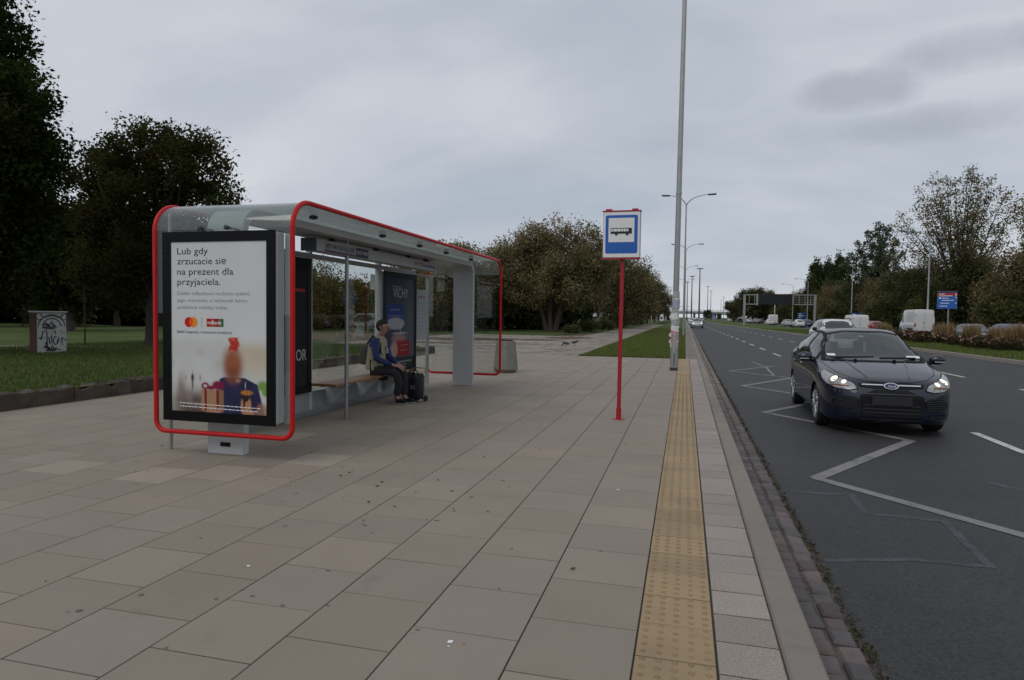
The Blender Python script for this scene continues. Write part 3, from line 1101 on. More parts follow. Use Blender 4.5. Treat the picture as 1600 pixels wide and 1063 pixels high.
def bank_poster(u, v):
    """u to the right, v DOWN from the top edge; paper with a party picture on its lower third"""
    c = (0.60, 0.61, 0.61)
    c = lerp3(c, (0.55, 0.57, 0.57), vn(u, v, 3.1) * .6)
    t = sstep(0.93, 1.08, v)
    if t > 0:
        bgc = lerp3((0.56, 0.58, 0.57), (0.50, 0.50, 0.47), vn(u + 3, v, 4.0))
        bgc = over(bgc, (0.52, 0.43, 0.28), ell(u, v, 1.0, 1.12, .26, .16, .9) * .8)
        bgc = over(bgc, (0.42, 0.40, 0.36), max(0, vn(u + 1, v, 9) - .55) * 1.1)
        bgc = over(bgc, (0.40, 0.35, 0.31), ell(u, v, 0.25, 1.55, .19, .33, .35) * .7)
        bgc = over(bgc, (0.10, 0.065, 0.055), min(1, ell(u, v, 0.26, 1.74, .3, .24, .6) * (.75 + .5 * vn(u, v, 14))))
        bgc = over(bgc, (0.2, 0.15, 0.13), ell(u, v, 0.12, 1.55, .05, .2, .6) * .7)
        bgc = over(bgc, (0.62, 0.63, 0.63), ell(u, v, 0.30, 1.33, .16, .16, .5) * .6)
        bgc = over(bgc, (0.05, 0.045, 0.05), ell(u, v, 0.25, 1.40, .012, .09, .5) * .8)
        bgc = over(bgc, (0.06, 0.06, 0.06), ell(u, v, 0.25, 1.36, .018, .03, .6))
        bgc = over(bgc, (0.12, 0.1, 0.1), ell(u, v, 0.34, 1.36, .008, .03, .6) * .7)
        bgc = over(bgc, (0.12, 0.1, 0.1), ell(u, v, 0.17, 1.36, .008, .02, .6) * .5)
        bgc = over(bgc, (0.16, 0.30, 0.06), max(ell(u, v, 1.06, 1.42, .06, .05, .5), ell(u, v, 1.09, 1.47, .04, .05, .4)))
        c = lerp3(c, bgc, t)
        # navy top with sloping shoulders
        sl = sstep(-.006, .006, v - (1.345 + max(0, abs(u - .735) - .12) * .42 + (0.25 * max(0, u - 1.0))))
        arm = sstep(-.008, .008, u - (.565 - .00 * v)) * sstep(-.008, .008, (1.0 + (v - 1.40) * .27) - u)
        c = over(c, lerp3((0.02, 0.02, 0.055), (0.035, 0.033, 0.09), vn(u, v, 9)), sl * arm)
        # head, out of focus, and a knot of red hair
        c = over(c, (0.30, 0.105, 0.055), ell(u, v, .72, 1.22, .11, .165, .5))
        c = over(c, (0.16, 0.05, 0.04), ell(u, v, .725, 1.31, .075, .07, .8) * .6)
        hk = sstep(-.01, .01, .055 - abs(u - .735 + .01 * math.sin(v * 60))) * sstep(.945, .955, v) * (1 - sstep(1.06, 1.12, v))
        c = over(c, lerp3((0.42, 0.03, 0.02), (0.6, 0.2, 0.14), vn(u, v, 37) ** 3), hk)
        c = over(c, (0.42, 0.22, 0.15), ell(u, v, .78, 1.375, .028, .02, .5) * .7)
        # gift box with dark ribbon and bow
        gb = sstep(-.004, .004, u - .355) * sstep(-.004, .004, .615 - u) * sstep(-.004, .004, v - 1.475) * sstep(-.004, .004, 1.69 - v)
        c = over(c, lerp3((0.36, 0.21, 0.11), (0.24, 0.13, 0.07), sstep(.5, .6, u)), gb)
        c = over(c, (0.17, 0.01, 0.03), gb * max(1 - sstep(.010, .016, abs(u - .405)), 1 - sstep(.012, .018, abs(u - .545))))
        bw = max(ell(u, v, .40, 1.44, .045, .035, .2) * (1 - ell(u, v, .40, 1.44, .022, .016, .4)), ell(u, v, .55, 1.43, .07, .045, .3), ell(u, v, .47, 1.455, .05, .02, .3))
        c = over(c, (0.2, 0.015, 0.05), bw)
        # cupcake in a hand, hands under the box
        c = over(c, (0.42, 0.21, 0.12), max(ell(u, v, .87, 1.62, .06, .11, .15), ell(u, v, .9, 1.7, .07, .05, .3)))
        c = over(c, (0.03, 0.014, 0.02), max(ell(u, v, .865, 1.53, .045, .05, .15), ell(u, v, .85, 1.58, .012, .07, .3)))
        c = over(c, (0.55, 0.22, 0.04), ell(u, v, .88, 1.49, .065, .025, .3) * (.5 + .5 * vn(u, v, 60)))
        c = over(c, (0.40, 0.2, 0.13), ell(u, v, .5, 1.70, .09, .05, .3) * .8)
        c = over(c, (0.30, 0.16, 0.11), ell(u, v, 1.05, 1.69, .07, .1, .3) * .8)
        c = over(c, (0.5, 0.47, 0.4), ell(u, v, .865, 1.42, .006, .035, .4) * .8)
    return c


def case_box(name, fn, w, h, border, depth, parent):
    """poster case on plane fn(u, v, d), u right, v up, d outwards: grey body, black border; returns the body part"""
    mb = MB()
    P = [(0.012, 0.012), (w - .012, 0.012), (w - .012, h - .012), (0.012, h - .012)]
    mb.prism(P, fn, -depth, -0.012)
    body = mb.build(name, 'grey_paint', parent, bevel=0.008)
    mb = MB()
    for a, b, c, d in ((0, w, 0, border), (0, w, h - border, h), (0, border, border, h - border), (w - border, w, border, h - border)):
        mb.prism([(a, c), (b, c), (b, d), (a, d)], fn, -0.012, 0.0)
    mb.build('case_frame', 'black_frame', body)
    return body


fA = lambda u, v, d: (-5.12 + u, 5.55 - d, 0.366 + v)
case = case_box('display_case', fA, 1.303, 1.898, 0.1, 0.17, shel)
MB().box(-3.845, -3.79, 5.75, 5.78, 0.36, 2.25).build('case_rail', 'grey_paint', case, bevel=.004)
PW, PH = 1.12, 1.707
fP = lambda u, v: (-5.022 + u, 5.5585, 2.17 - v)
picture(PW, PH, 168, 250, fP, bank_poster, 'poster', case)
fT = lambda u, v: (-5.022 + u, 5.5570, 2.17 + v)
mb = MB()
for body, vv, w in (('Lub gdy', .129, .362), ('zrzucacie się', .229, .572), ('na prezent dla', .333, .655), ('przyjaciela.', .434, .507)):
    put_text(mb, body, fT, .076, -vv, .094, w, 0)
for body, vv, w in (('Dzięki mBankowi możecie spełnić', .535, .845), ('jego marzenie, a rachunek łatwo', .604, .815), ('podzielcie między siebie.', .674, .595)):
    put_text(mb, body, fT, .074, -vv, .052, w, 1)
put_text(mb, 'Bądź bogatszy o bezcenne przeżycia', fT, .072, -.915, .036, .64, 2)
mb.add([fT(.3615, -.755), fT(.3645, -.755), fT(.3645, -.856), fT(.3615, -.856)], [(0, 1, 2, 3)], 2)
for vv, w in ((1.615, .93), (1.648, .9)):
    x = .10
    q = random.Random(int(vv * 1000))
    while x < .1 + w:
        l_ = q.uniform(.012, .05)
        mb.add([fT(x, -vv - .02 * x), fT(x + l_, -vv - .02 * x), fT(x + l_, -vv - .008 - .02 * x), fT(x, -vv - .008 - .02 * x)], [(0, 1, 2, 3)], 3)
        x += l_ + .008
mb.build('lettering', ['ink_black', 'ink_grey', 'ink_black', 'ink_white'], case, fix=False)


def logo(u, v):
    a, b = math.hypot(u - .208, v - .806) < .051, math.hypot(u - .264, v - .806) < .051
    return a, b


mb = MB()
circ = lambda cu, cv, r_, n=40: [(cu + r_ * math.cos(2 * PI * k / n), cv + r_ * math.sin(2 * PI * k / n)) for k in range(n)]
for poly, c, e in ((circ(.210, -.806, .05), (.55, .012, .015), 0), (circ(.262, -.806, .05), (.78, .26, .03), .0006)):
    mb.add([(p[0], p[1] - e, p[2]) for p in (fT(u, v) for u, v in poly)], [tuple(range(40))], 0, c)
half = [(.236 + .026 * math.sin(t) * 0 + (.05 * math.cos(t) - .026 if True else 0), -.806 + .05 * math.sin(t)) for t in np.linspace(-1.02, 1.02, 14)]
half = [(.210 + .05 * math.cos(t), -.806 + .05 * math.sin(t)) for t in np.linspace(-1.02, 1.02, 14)] + [(.262 - .05 * math.cos(t), -.806 + .05 * math.sin(t)) for t in np.linspace(1.02, -1.02, 14)]
mb.add([(p[0], p[1] - .0012, p[2]) for p in (fT(u, v) for u, v in half)], [tuple(range(28))], 0, (.68, .1, .012))
xs_ = [.420, .445, .475, .505, .535, .562, .585, .616]
cs_ = [(.45, .012, .02), (.30, .02, .03), (.5, .09, .02), (.35, .02, .03), (.22, .03, .05), (.3, .1, .05), (.012, .16, .06)]
for a, b, c in zip(xs_[:-1], xs_[1:], cs_):
    mb.add([fT(a, -.768), fT(b, -.768), fT(b, -.848), fT(a, -.848)], [(0, 1, 2, 3)], 0, c)
mb.build('emblem', 'poster_print', case, fix=False)
mb = MB()
put_text(mb, 'mBank', lambda u, v: (-5.022 + u, 5.5558, 2.17 + v), .433, -.824, .05, .165, 0, bold=0.008)
mb.build('lettering', 'ink_white', case, fix=False)

# --- back wall: base panel, rails, panes, two more poster cases seen from the front
XW = -5.2
MB().box(XW - .06, XW + .03, 6.75, 12.13, 0.03, 0.34).build('base_panel', 'base_grey_shaded', shel, bevel=.006)
mb = MB()
mb.box(XW - .03, XW + .05, 6.75, 12.13, 0.0, 0.085)
mb.build('base_plinth', 'grey_steel', shel, bevel=.004)
for Y, w in ((6.74, .06), (8.36, .07), (10.55, .11), (12.115, .05), (12.83, .035)):
    MB().box(XW - .035, XW + .035, Y - w / 2, Y + w / 2, 0.0, 2.5 if w > .04 else 2.27).build('back_post', 'grey_paint' if w > .04 else 'grey_steel', shel, bevel=.005)
MB().box(XW - .03, XW + .03, 6.78, 12.09, 2.245, 2.315).build('top_rail', 'grey_paint', shel, bevel=.004)
MB().box(XW - .02, XW + .02, 12.15, 12.815, 2.235, 2.265).build('top_rail', 'grey_steel', shel, bevel=.004)
for a, b in ((8.4, 10.49), (12.145, 12.81)):
    MB().box(XW - .005, XW + .005, a, b, 0.34 if a < 12 else .25, 2.235).build('glass_pane', GLASS, shel)


def night_poster(u, v):
    c = lerp3((0.012, 0.013, 0.02), (0.025, 0.02, 0.025), vn(u, v, 5))
    c = over(c, (0.12, 0.012, 0.012), max(0, 1 - abs((u - .62) - (v - 1.2) * .18) / .2) * sstep(.9, 1.3, v) * .7)
    c = over(c, (0.03, 0.05, 0.07), ell(u, v, .5, .75, .3, .4, .8) * .7)
    return c


def serum_poster(u, v):
    c = lerp3((0.035, 0.045, 0.07), (0.09, 0.1, 0.125), sstep(.2, 1.2, u) * (.6 + .4 * vn(u, v, 4)))
    c = over(c, (0.025, 0.045, 0.2), sstep(.03, .05, u) * sstep(-.01, .01, .74 - u) * sstep(.48, .52, v) * (1 - sstep(.76, .78, v)))
    c = over(c, (0.3, 0.32, 0.36), ell(u, v, .42, .84, .38, .11, .15))
    c = over(c, (0.10, 0.12, 0.2), ell(u, v, .42, .70, .36, .02, .4))
    c = over(c, (0.4, 0.42, 0.45), max(sstep(-.01, .01, .012 - abs(u - .62)) * sstep(.83, .85, v) * (1 - sstep(1.05, 1.07, v)), ell(u, v, .6, 1.02, .3, .015, .5)))
    c = over(c, (0.33, 0.2, 0.17), ell(u, v, .55, 1.12, .3, .1, .4) * .8)
    c = over(c, (0.26, 0.018, 0.02), sstep(.42, .46, u) * (1 - sstep(1.02 + .1 * (v - 1.2), 1.06 + .1 * (v - 1.2), u)) * sstep(1.12, 1.2, v) * (1 - sstep(1.44, 1.46, v)))
    c = over(c, (0.36, 0.25, 0.2), ell(u, v, .35, 1.32, .15, .14, .3))
    c = over(c, (0.02, 0.028, 0.03), sstep(1.44, 1.5, v))
    return c


for (ya_, painter) in ((6.79, night_poster), (10.62, serum_poster)):
    w = 1.52 if ya_ < 8 else 1.46
    fB = lambda u, v, d, ya_=ya_: (XW + .075 + d, ya_ + u, 0.345 + v)
    cb = case_box('display_case', fB, w, 1.885, 0.1, 0.14, shel)
    pw = w - .2
    fQ = lambda u, v, ya_=ya_: (XW + .066, ya_ + .1 + u, 2.13 - v)
    picture(pw, 1.685, 90, 120, fQ, painter, 'poster', cb)
    fR = lambda u, v, ya_=ya_: (XW + .0685, ya_ + .1 + u, 2.13 + v)
    mb = MB()
    if ya_ > 8:
        put_text(mb, 'VICHY', fR, .30, -.36, .25, .66, 0)
        for a, b, vv, hh in ((.28, .62, .155, .02), (.5, 1.12, 1.54, .03), (.5, .9, 1.6, .018), (.66, .9, 1.66, .014), (.2, .55, .58, .016), (.2, .5, .82, .012), (.62, .95, 1.24, .012), (.62, .9, 1.34, .012)):
            x = a
            while x < b:
                mb.add([fR(x, -vv), fR(x + .035, -vv), fR(x + .035, -vv - hh), fR(x, -vv - hh)], [(0, 1, 2, 3)], 1)
                x += .05
    else:
        put_text(mb, 'OR', fR, 1.04, -1.32, .22, .26, 0, bold=.01)
        mb.add([fR(.98, -.33), fR(1.26, -.33), fR(1.26, -.37), fR(.98, -.37)], [(0, 1, 2, 3)], 2)
    mb.build('lettering', ['sign_grey', 'ink_grey', 'tail_red'], cb, fix=False)

# timetable board in the last bay and a small notice on the pane
tb = MB().box(XW + .012, XW + .03, 12.17, 12.74, 0.95, 1.96).build('timetable', 'sign_grey', shel, bevel=.003)
mb = MB()
mb.box(XW + .031, XW + .033, 12.2, 12.71, 0.98, 1.93)
for k in range(9):
    mb.box(XW + .0335, XW + .035, 12.23, 12.68, 1.08 + k * .075, 1.08 + k * .075 + .012, 1)
for y_, z_ in ((12.25, 1.78), (12.38, 1.78), (12.52, 1.78)):
    mb.box(XW + .0335, XW + .035, y_, y_ + .06, z_, z_ + .06, 2)
mb.build('timetable_sheet', ['sign_grey', 'ink_grey', 'red_car_paint'], tb)
nb = MB().box(XW + .007, XW + .012, 10.24, 10.4, 1.88, 2.14).build('notice', 'sign_white', shel)

# bench
mb = MB()
for k in range(4):
    mb.box(-5.15 + k * .1, -5.15 + k * .1 + .094, 8.34, 11.1, 0.425, 0.462)
mb.build('bench_seat', 'wood_seat', shel, bevel=.006)
for Y in (8.78, 9.75, 10.75):
    mb = MB()
    mb.prism([(-5.17, .12), (-5.08, .12), (-4.80, .40), (-4.80, .424), (-5.17, .424)], lambda u, w, d: (u, d, w), Y - .035, Y + .035)
    mb.build('bench_bracket', 'grey_paint', shel, bevel=.005)
MB().box(-5.1, -5.06, 8.5, 11.0, .395, .4245).build('seat_rail', 'grey_steel', shel)

# front posts and the long information board they carry
for Y in (8.173,):
    mb = MB()
    mb.cyl((-4.5, Y, 0), (-4.5, Y, 2.5), 0.026, n=16)
    mb.cyl((-4.5, Y, 0), (-4.5, Y, .012), 0.05, n=16)
    mb.build('front_post', 'grey_steel', shel, smooth=True)
rb = MB().box(-4.68, -4.475, 7.36, 11.47, 2.255, 2.405).build('route_board', 'sign_grey', shel, bevel=.006)
MB().box(-4.683, -4.472, 7.34, 7.362, 2.25, 2.41).build('end_cap', 'dark_steel', rb)
for Y in (7.9, 9.2, 10.4, 11.2):
    mb = MB()
    mb.cyl((-4.58, Y, 2.40), (-4.58, Y, 2.47), 0.018, n=10)
    mb.cyl((-4.58, Y, 2.43), (-4.58, Y, 2.456), 0.07, 0.02, n=16)
    mb.build('hanger', 'dark_steel', rb, smooth=True)
fN = lambda u, v: (-4.4725, 7.55 + u, 2.272 + v)
mb = MB()
mb.add([fN(0, -.012), fN(.82, -.012), fN(.82, .012), fN(0, .012)], [(0, 1, 2, 3)], 1)
mb.add([fN(.83, -.01), fN(1.2, -.01), fN(1.2, .115), fN(.83, .115)], [(0, 1, 2, 3)], 2)
for k, t in enumerate(('107', '141', '159', '162', '187')):
    put_text(mb, t, lambda u, v: (-4.470, 7.55 + u, 2.272 + v), .03 + k * .158, .028, .1, .125, 0)
for k, t in enumerate(('N31', 'N81')):
    put_text(mb, t, lambda u, v: (-4.470, 7.55 + u, 2.272 + v), .85 + k * .175, .03, .075, .15, 3)
put_text(mb, '01', lambda u, v: (-4.470, 7.55 + u, 2.272 + v), 2.9, .03, .1, .12, 4)
put_text(mb, 'M', lambda u, v: (-4.470, 7.55 + u, 2.272 + v), 3.1, .03, .1, .1, 4)
put_text(mb, 'Zawadzkiego', lambda u, v: (-4.470, 7.55 + u, 2.272 + v), 3.25, .03, .09, .62, 5)
mb.build('lettering', ['ink_black', 'ink_purple', 'ink_navy', 'ink_white', 'tail_red', 'ink_navy'], rb, fix=False)

# ------------------------------------------------------------------ bus stop sign
st = thing('bus_stop_sign', 'blue bus stop sign on a slim red pole standing on the pavement', 'bus stop sign', (-0.895, 9.5, 0))
mb = MB()
mb.cyl((-.895, 9.5, 0), (-.885, 9.5, 2.31), 0.028, n=16)
mb.cyl((-.895, 9.5, 0), (-.8945, 9.5, .16), 0.037, n=16)
mb.cyl((-.895, 9.5, 0), (-.895, 9.5, .008), 0.09, n=20)
mb.build('pole', 'sign_red', st, smooth=True)
SX0, SX1, SZ0, SZ1 = -1.158, -.635, 2.305, 2.955
sb = MB().box(SX0, SX1, 9.425, 9.545, SZ0, SZ1).build('sign_box', 'sign_grey', st, bevel=.006)
mb = MB()
mb.box(SX0 - .008, SX1 + .008, 9.415, 9.55, SZ0 - .018, SZ0 - .001)
mb.box(SX0 - .008, SX1 + .008, 9.415, 9.55, SZ1 + .001, SZ1 + .016)
for a in (SX0 + .035, SX1 - .12):
    mb.box(a, a + .085, 9.43, 9.53, SZ1 + .016, SZ1 + .04)
mb.build('sign_trim', 'sign_red', sb)
fS = lambda u, v, d=0: (-.8965 + u, 9.4215 - d, 2.63 + v)


def rrect(x0, x1, y0, y1, r_, n=6):
    p = []
    for cx, cy, a in ((x1 - r_, y1 - r_, 0), (x0 + r_, y1 - r_, 90), (x0 + r_, y0 + r_, 180), (x1 - r_, y0 + r_, 270)):
        p += [(cx + r_ * math.cos(R(a + 90 * k / n)), cy + r_ * math.sin(R(a + 90 * k / n))) for k in range(n + 1)]
    return p


mb = MB()
bx = (-.166, .148, -.005, .093)
mb.prism([(-.255, -.318), (.255, -.318), (.255, .318), (-.255, .318)], fS, 0, .0015, 1)
mb.prism(rrect(-.225, .225, -.265, .275, .025), fS, .0016, .003, 0)
mb.prism(rrect(-.182, .178, -.105, .235, .004), fS, .0032, .0046, 1)
bus = [(-.152, .012), (.146, .012), (.146, .04), (.143, .088), (.135, .094), (-.148, .094), (-.152, .088)]
mb.prism(bus, fS, .0048, .006, 2)
x = -.143
for w in (.032, .052, .052, .034, .045, .03):
    mb.prism(rrect(x, x + w - .006, .045, .083, .004), fS, .0062, .007, 1)
    x += w
for cx in (-.072, .078):
    mb.prism(circ(cx, .008, .021, 20), fS, .0062, .0072, 2)
mb.build('sign_face', ['sign_blue', 'sign_white', 'ink_black'], sb)

# ------------------------------------------------------------------ litter bin
lb = thing('litter_bin', 'squat tapering grey concrete litter bin beyond the bus shelter', 'litter bin', (-4.44, 16.3, 0), R(22))
pr = [(.245, 0), (.265, .015), (.325, .085), (.325, .10), (.255, .79), (.25, .805), (.19, .805), (.18, .70)]
pr = [(r_ * 0.98, z_) for r_, z_ in pr]
MB().lathe(pr, 8).build('bin_body', 'bin_concrete', lb, local=True, bevel=.006)
MB().lathe([(.178, .55), (.182, .82), (.19, .82), (.19, .828), (.172, .828), (.168, .56)], 20).build('bin_liner', 'dark_steel', lb, local=True, smooth=True)

# ------------------------------------------------------------------ cars
def skin(name, nodes, edges, root, mat, parent, levels=2, org=(0, 0, 0)):
    """one smooth surface grown round a skeleton: nodes {key: (x, y, z, rx, ry)}"""
    ks = list(nodes)
    me = bpy.data.meshes.new(name)
    me.from_pydata([tuple(a - b for a, b in zip(nodes[k][:3], org)) for k in ks], [(ks.index(a), ks.index(b)) for a, b in edges], [])
    ob = bpy.data.objects.new(name, me)
    COL.objects.link(ob)
    ob.modifiers.new('skin', 'SKIN')
    for i, k in enumerate(ks):
        sv = me.skin_vertices[0].data[i]
        n_ = nodes[k]
        sv.radius = (n_[3], n_[4] if len(n_) > 4 else n_[3])
        sv.use_root = (k == root)
    sb = ob.modifiers.new('sub', 'SUBSURF')
    sb.levels = sb.render_levels = levels
    dg = bpy.context.evaluated_depsgraph_get()
    m2 = bpy.data.meshes.new_from_object(ob.evaluated_get(dg))
    bpy.data.objects.remove(ob)
    m2.shade_smooth()
    m2.name = name
    m2.materials.clear()
    m2.materials.append(MATS[mat])
    return link(name, m2, parent)


def chain_(*ks):
    return list(zip(ks[:-1], ks[1:]))


def curve(pts):
    """monotone cubic through (x, y) points"""
    x = np.array([p[0] for p in pts], float)
    y = np.array([p[1] for p in pts], float)
    h = np.diff(x)
    d = np.diff(y) / h
    m = np.zeros(len(x))
    m[0], m[-1] = d[0], d[-1]
    for i in range(1, len(x) - 1):
        if d[i - 1] * d[i] > 0:
            w1, w2 = 2 * h[i] + h[i - 1], h[i] + 2 * h[i - 1]
            m[i] = (w1 + w2) / (w1 / d[i - 1] + w2 / d[i])

    def f(t):
        t = min(max(t, x[0]), x[-1])
        i = min(max(int(np.searchsorted(x, t)) - 1, 0), len(h) - 1)
        s = (t - x[i]) / h[i]
        return (2 * s**3 - 3 * s**2 + 1) * y[i] + (s**3 - 2 * s**2 + s) * h[i] * m[i] + (-2 * s**3 + 3 * s**2) * y[i + 1] + (s**3 - s**2) * h[i] * m[i + 1]
    return f


def catmull(P, n):
    P = np.array(P, float)
    Q = np.vstack([2 * P[0] - P[1], P, 2 * P[-1] - P[-2]])
    m = len(P) - 1
    out_ = []
    for k in range(n + 1):
        t = m * k / n
        i = min(int(t), m - 1)
        s = t - i
        p0, p1, p2, p3 = Q[i:i + 4]
        out_.append(.5 * (2 * p1 + (p2 - p0) * s + (2 * p0 - 5 * p1 + 4 * p2 - p3) * s * s + (3 * p1 - p0 - 3 * p2 + p3) * s**3))
    return np.array(out_)


def car_shell(sp, nx, nu):
    zt, zb, zs, w, wr, bl = (curve(sp[k]) for k in ('zt', 'zb', 'zs', 'w', 'wr', 'b'))
    xr, xf = sp['zt'][0][0], sp['zt'][-1][0]
    V, F = [], []
    for i in range(nx + 1):
        t = -1 + 2 * i / nx
        x = (xf + xr) / 2 + (xf - xr) / 2 * (.5 * t + .5 * math.sin(t * PI / 2))
        a, b_, s_, ww, r_, k = zt(x), zb(x), zs(x), w(x), wr(x), bl(x)
        s_ = min(s_, a - .03)
        b_ = min(b_, s_ - .12)
        lo = [(0, b_), (ww * .8, b_), (ww * .955, b_ + .035), (ww * .99, b_ + .28 * (s_ - b_)), (ww, b_ + .62 * (s_ - b_)), (ww * .985, b_ + .88 * (s_ - b_)), (ww * .955, s_)]
        d = a - s_
        cabin = [((ww * .94 + r_) / 2 + .018, s_ + .46 * d), (r_ + .012, a - min(.115, .3 * d)), (r_ * .88, a - min(.04, .1 * d)), (r_ * .5, a - min(.01, .03 * d)), (0, a)]
        hood = [(ww * .90, s_ + .42 * d), (ww * .78, s_ + .72 * d), (ww * .58, s_ + .9 * d), (ww * .3, s_ + .975 * d), (0, a)]
        up = [((1 - k) * h[0] + k * c[0], (1 - k) * h[1] + k * c[1]) for h, c in zip(hood, cabin)]
        S_ = catmull(lo + up, nu)
        S_[0][0] = 0
        S_[-1][0] = 0
        ring = [(x, -p[0], p[1]) for p in S_] + [(x, p[0], p[1]) for p in S_[-2:0:-1]]
        V += ring
    m = 2 * nu
    for i in range(nx):
        F += [(i * m + j, i * m + (j + 1) % m, (i + 1) * m + (j + 1) % m, (i + 1) * m + j) for j in range(m)]
    for base, rev in ((0, False), (nx * m, True)):      # close the ends with strips
        for j in range(nu):
            q = (base + j, base + j + 1, base + (m - j - 1) % m, base + (m - j) % m)
            q = tuple(dict.fromkeys(q))
            F.append(q[::-1] if rev else q)
    return V, F


def car_body(sp, nx, nu):
    V, F = car_shell(sp, nx, nu)
    me = bpy.data.meshes.new('body')
    me.from_pydata(V, [], F)
    me.materials.append(MATS[sp['paint']])
    me.materials.append(MATS['black_plastic'])
    bm = bmesh.new()
    bm.from_mesh(me)
    bmesh.ops.recalc_face_normals(bm, faces=bm.faces)
    bm.to_mesh(me)
    bm.free()
    ob = bpy.data.objects.new('body', me)
    COL.objects.link(ob)
    cb = MB()
    for ax in sp['axles']:
        for sg in (-1, 1):
            cb.lathe([(sp['arch'], 0.50 * sg), (sp['arch'], 1.3 * sg)], 40, (ax, 0, sp['wr_']), axis='y', mi=1)
    cut = cb.build('cutter', [sp['paint'], 'black_plastic'])
    md = ob.modifiers.new('arch', 'BOOLEAN')
    md.operation = 'DIFFERENCE'
    md.object = cut
    md.solver = 'MANIFOLD'
    dg = bpy.context.evaluated_depsgraph_get()
    me2 = bpy.data.meshes.new_from_object(ob.evaluated_get(dg))
    bpy.data.objects.remove(ob)
    bpy.data.objects.remove(cut)
    me2.shade_smooth()
    me2.set_sharp_from_angle(angle=R(42))
    me2.name = 'body'
    return me2


def bvh_of(me):
    return BVHTree.FromPolygons([v.co.copy() for v in me.vertices], [tuple(p.vertices) for p in me.polygons])


def patch(bvh, pts, direction, name, mat, parent, off=0.004, res=0.05, rnd_=1, flat_=False, thick=0.0):
    """a panel cut to the outline pts (3D, roughly on the body), laid on the body along direction"""
    d = Vector(direction).normalized()
    u = d.cross(Vector((0, 0, 1))) if abs(d.z) < .95 else Vector((0, 1, 0))
    u.normalize()
    v = u.cross(d).normalized()
    P2 = [(Vector(p).dot(u), Vector(p).dot(v)) for p in pts]
    if rnd_:
        P2 = chaikin(P2, rnd_)
    E_ = []
    for i in range(len(P2)):
        a, b = Vector(P2[i]), Vector(P2[(i + 1) % len(P2)])
        k = max(1, int((b - a).length / res))
        E_ += [a + (b - a) * j / k for j in range(k)]
    n = len(E_)
    us, vs = [p[0] for p in E_], [p[1] for p in E_]
    inner_ = []
    y = min(vs) + res * .5
    while y < max(vs):
        x = min(us) + res * .5
        while x < max(us):
            c = False
            for i in range(n):
                a, b = E_[i], E_[i - 1]
                if (a[1] > y) != (b[1] > y) and x < (b[0] - a[0]) * (y - a[1]) / (b[1] - a[1]) + a[0]:
                    c = not c
            if c and min((Vector((x, y)) - e).length for e in E_) > res * .4:
                inner_.append(Vector((x, y)))
            x += res
        y += res
    vv, _, ff, _, _, _ = delaunay_2d_cdt(E_ + inner_, [(i, (i + 1) % n) for i in range(n)], [], 1, 1e-5)
    far_ = -d * 6
    V = []
    last = None
    depth0 = Vector(pts[0]).dot(d)
    for p in vv:
        o_ = u * p[0] + v * p[1]
        hit, nr, _, _ = bvh.ray_cast(o_ + far_, d)
        if hit is None:
            hit = o_ + d * (last if last is not None else depth0)
            nr = -d
        last = hit.dot(d)
        if nr.dot(d) > 0:
            nr = -nr
        V.append(hit + (nr * off if not flat_ else -d * off))
    me = bpy.data.meshes.new(name)
    me.from_pydata(V, [], [tuple(f) for f in ff])
    bm = bmesh.new()
    bm.from_mesh(me)
    for f in bm.faces:
        f.normal_update()
        if f.normal.dot(d) > 0:
            f.normal_flip()
    bm.to_mesh(me)
    bm.free()
    me.shade_smooth()
    me.materials.append(MATS[mat] if isinstance(mat, str) else mat)
    ob = link(name, me, parent)
    if thick:
        s_ = ob.modifiers.new('thick', 'SOLIDIFY')
        s_.thickness = thick
        s_.offset = 1
    return ob


def strip(bvh, pts, direction, name, mat, parent, w=0.012, off=0.003):
    """narrow seam or trim along a polyline on the body"""
    d = Vector(direction).normalized()
    P = []
    for a, b in zip(pts[:-1], pts[1:]):
        a, b = Vector(a), Vector(b)
        k = max(1, int((b - a).length / .05))
        P += [a + (b - a) * j / k for j in range(k)]
    P.append(Vector(pts[-1]))
    H_ = []
    for p in P:
        o_ = p - d * d.dot(p) - d * 6
        hit, nr, _, _ = bvh.ray_cast(o_, d)
        if hit is None:
            continue
        if nr.dot(d) > 0:
            nr = -nr
        H_.append((hit, nr))
    V, F = [], []
    for i, (h, nr) in enumerate(H_):
        t = (H_[min(i + 1, len(H_) - 1)][0] - H_[max(i - 1, 0)][0]).normalized()
        s_ = t.cross(nr).normalized()
        V += [h + nr * off - s_ * w / 2, h + nr * off + s_ * w / 2]
        if i:
            F.append((2 * i - 2, 2 * i - 1, 2 * i + 1, 2 * i))
    me = bpy.data.meshes.new(name)
    me.from_pydata(V, [], F)
    me.shade_smooth()
    me.materials.append(MATS[mat])
    return link(name, me, parent)


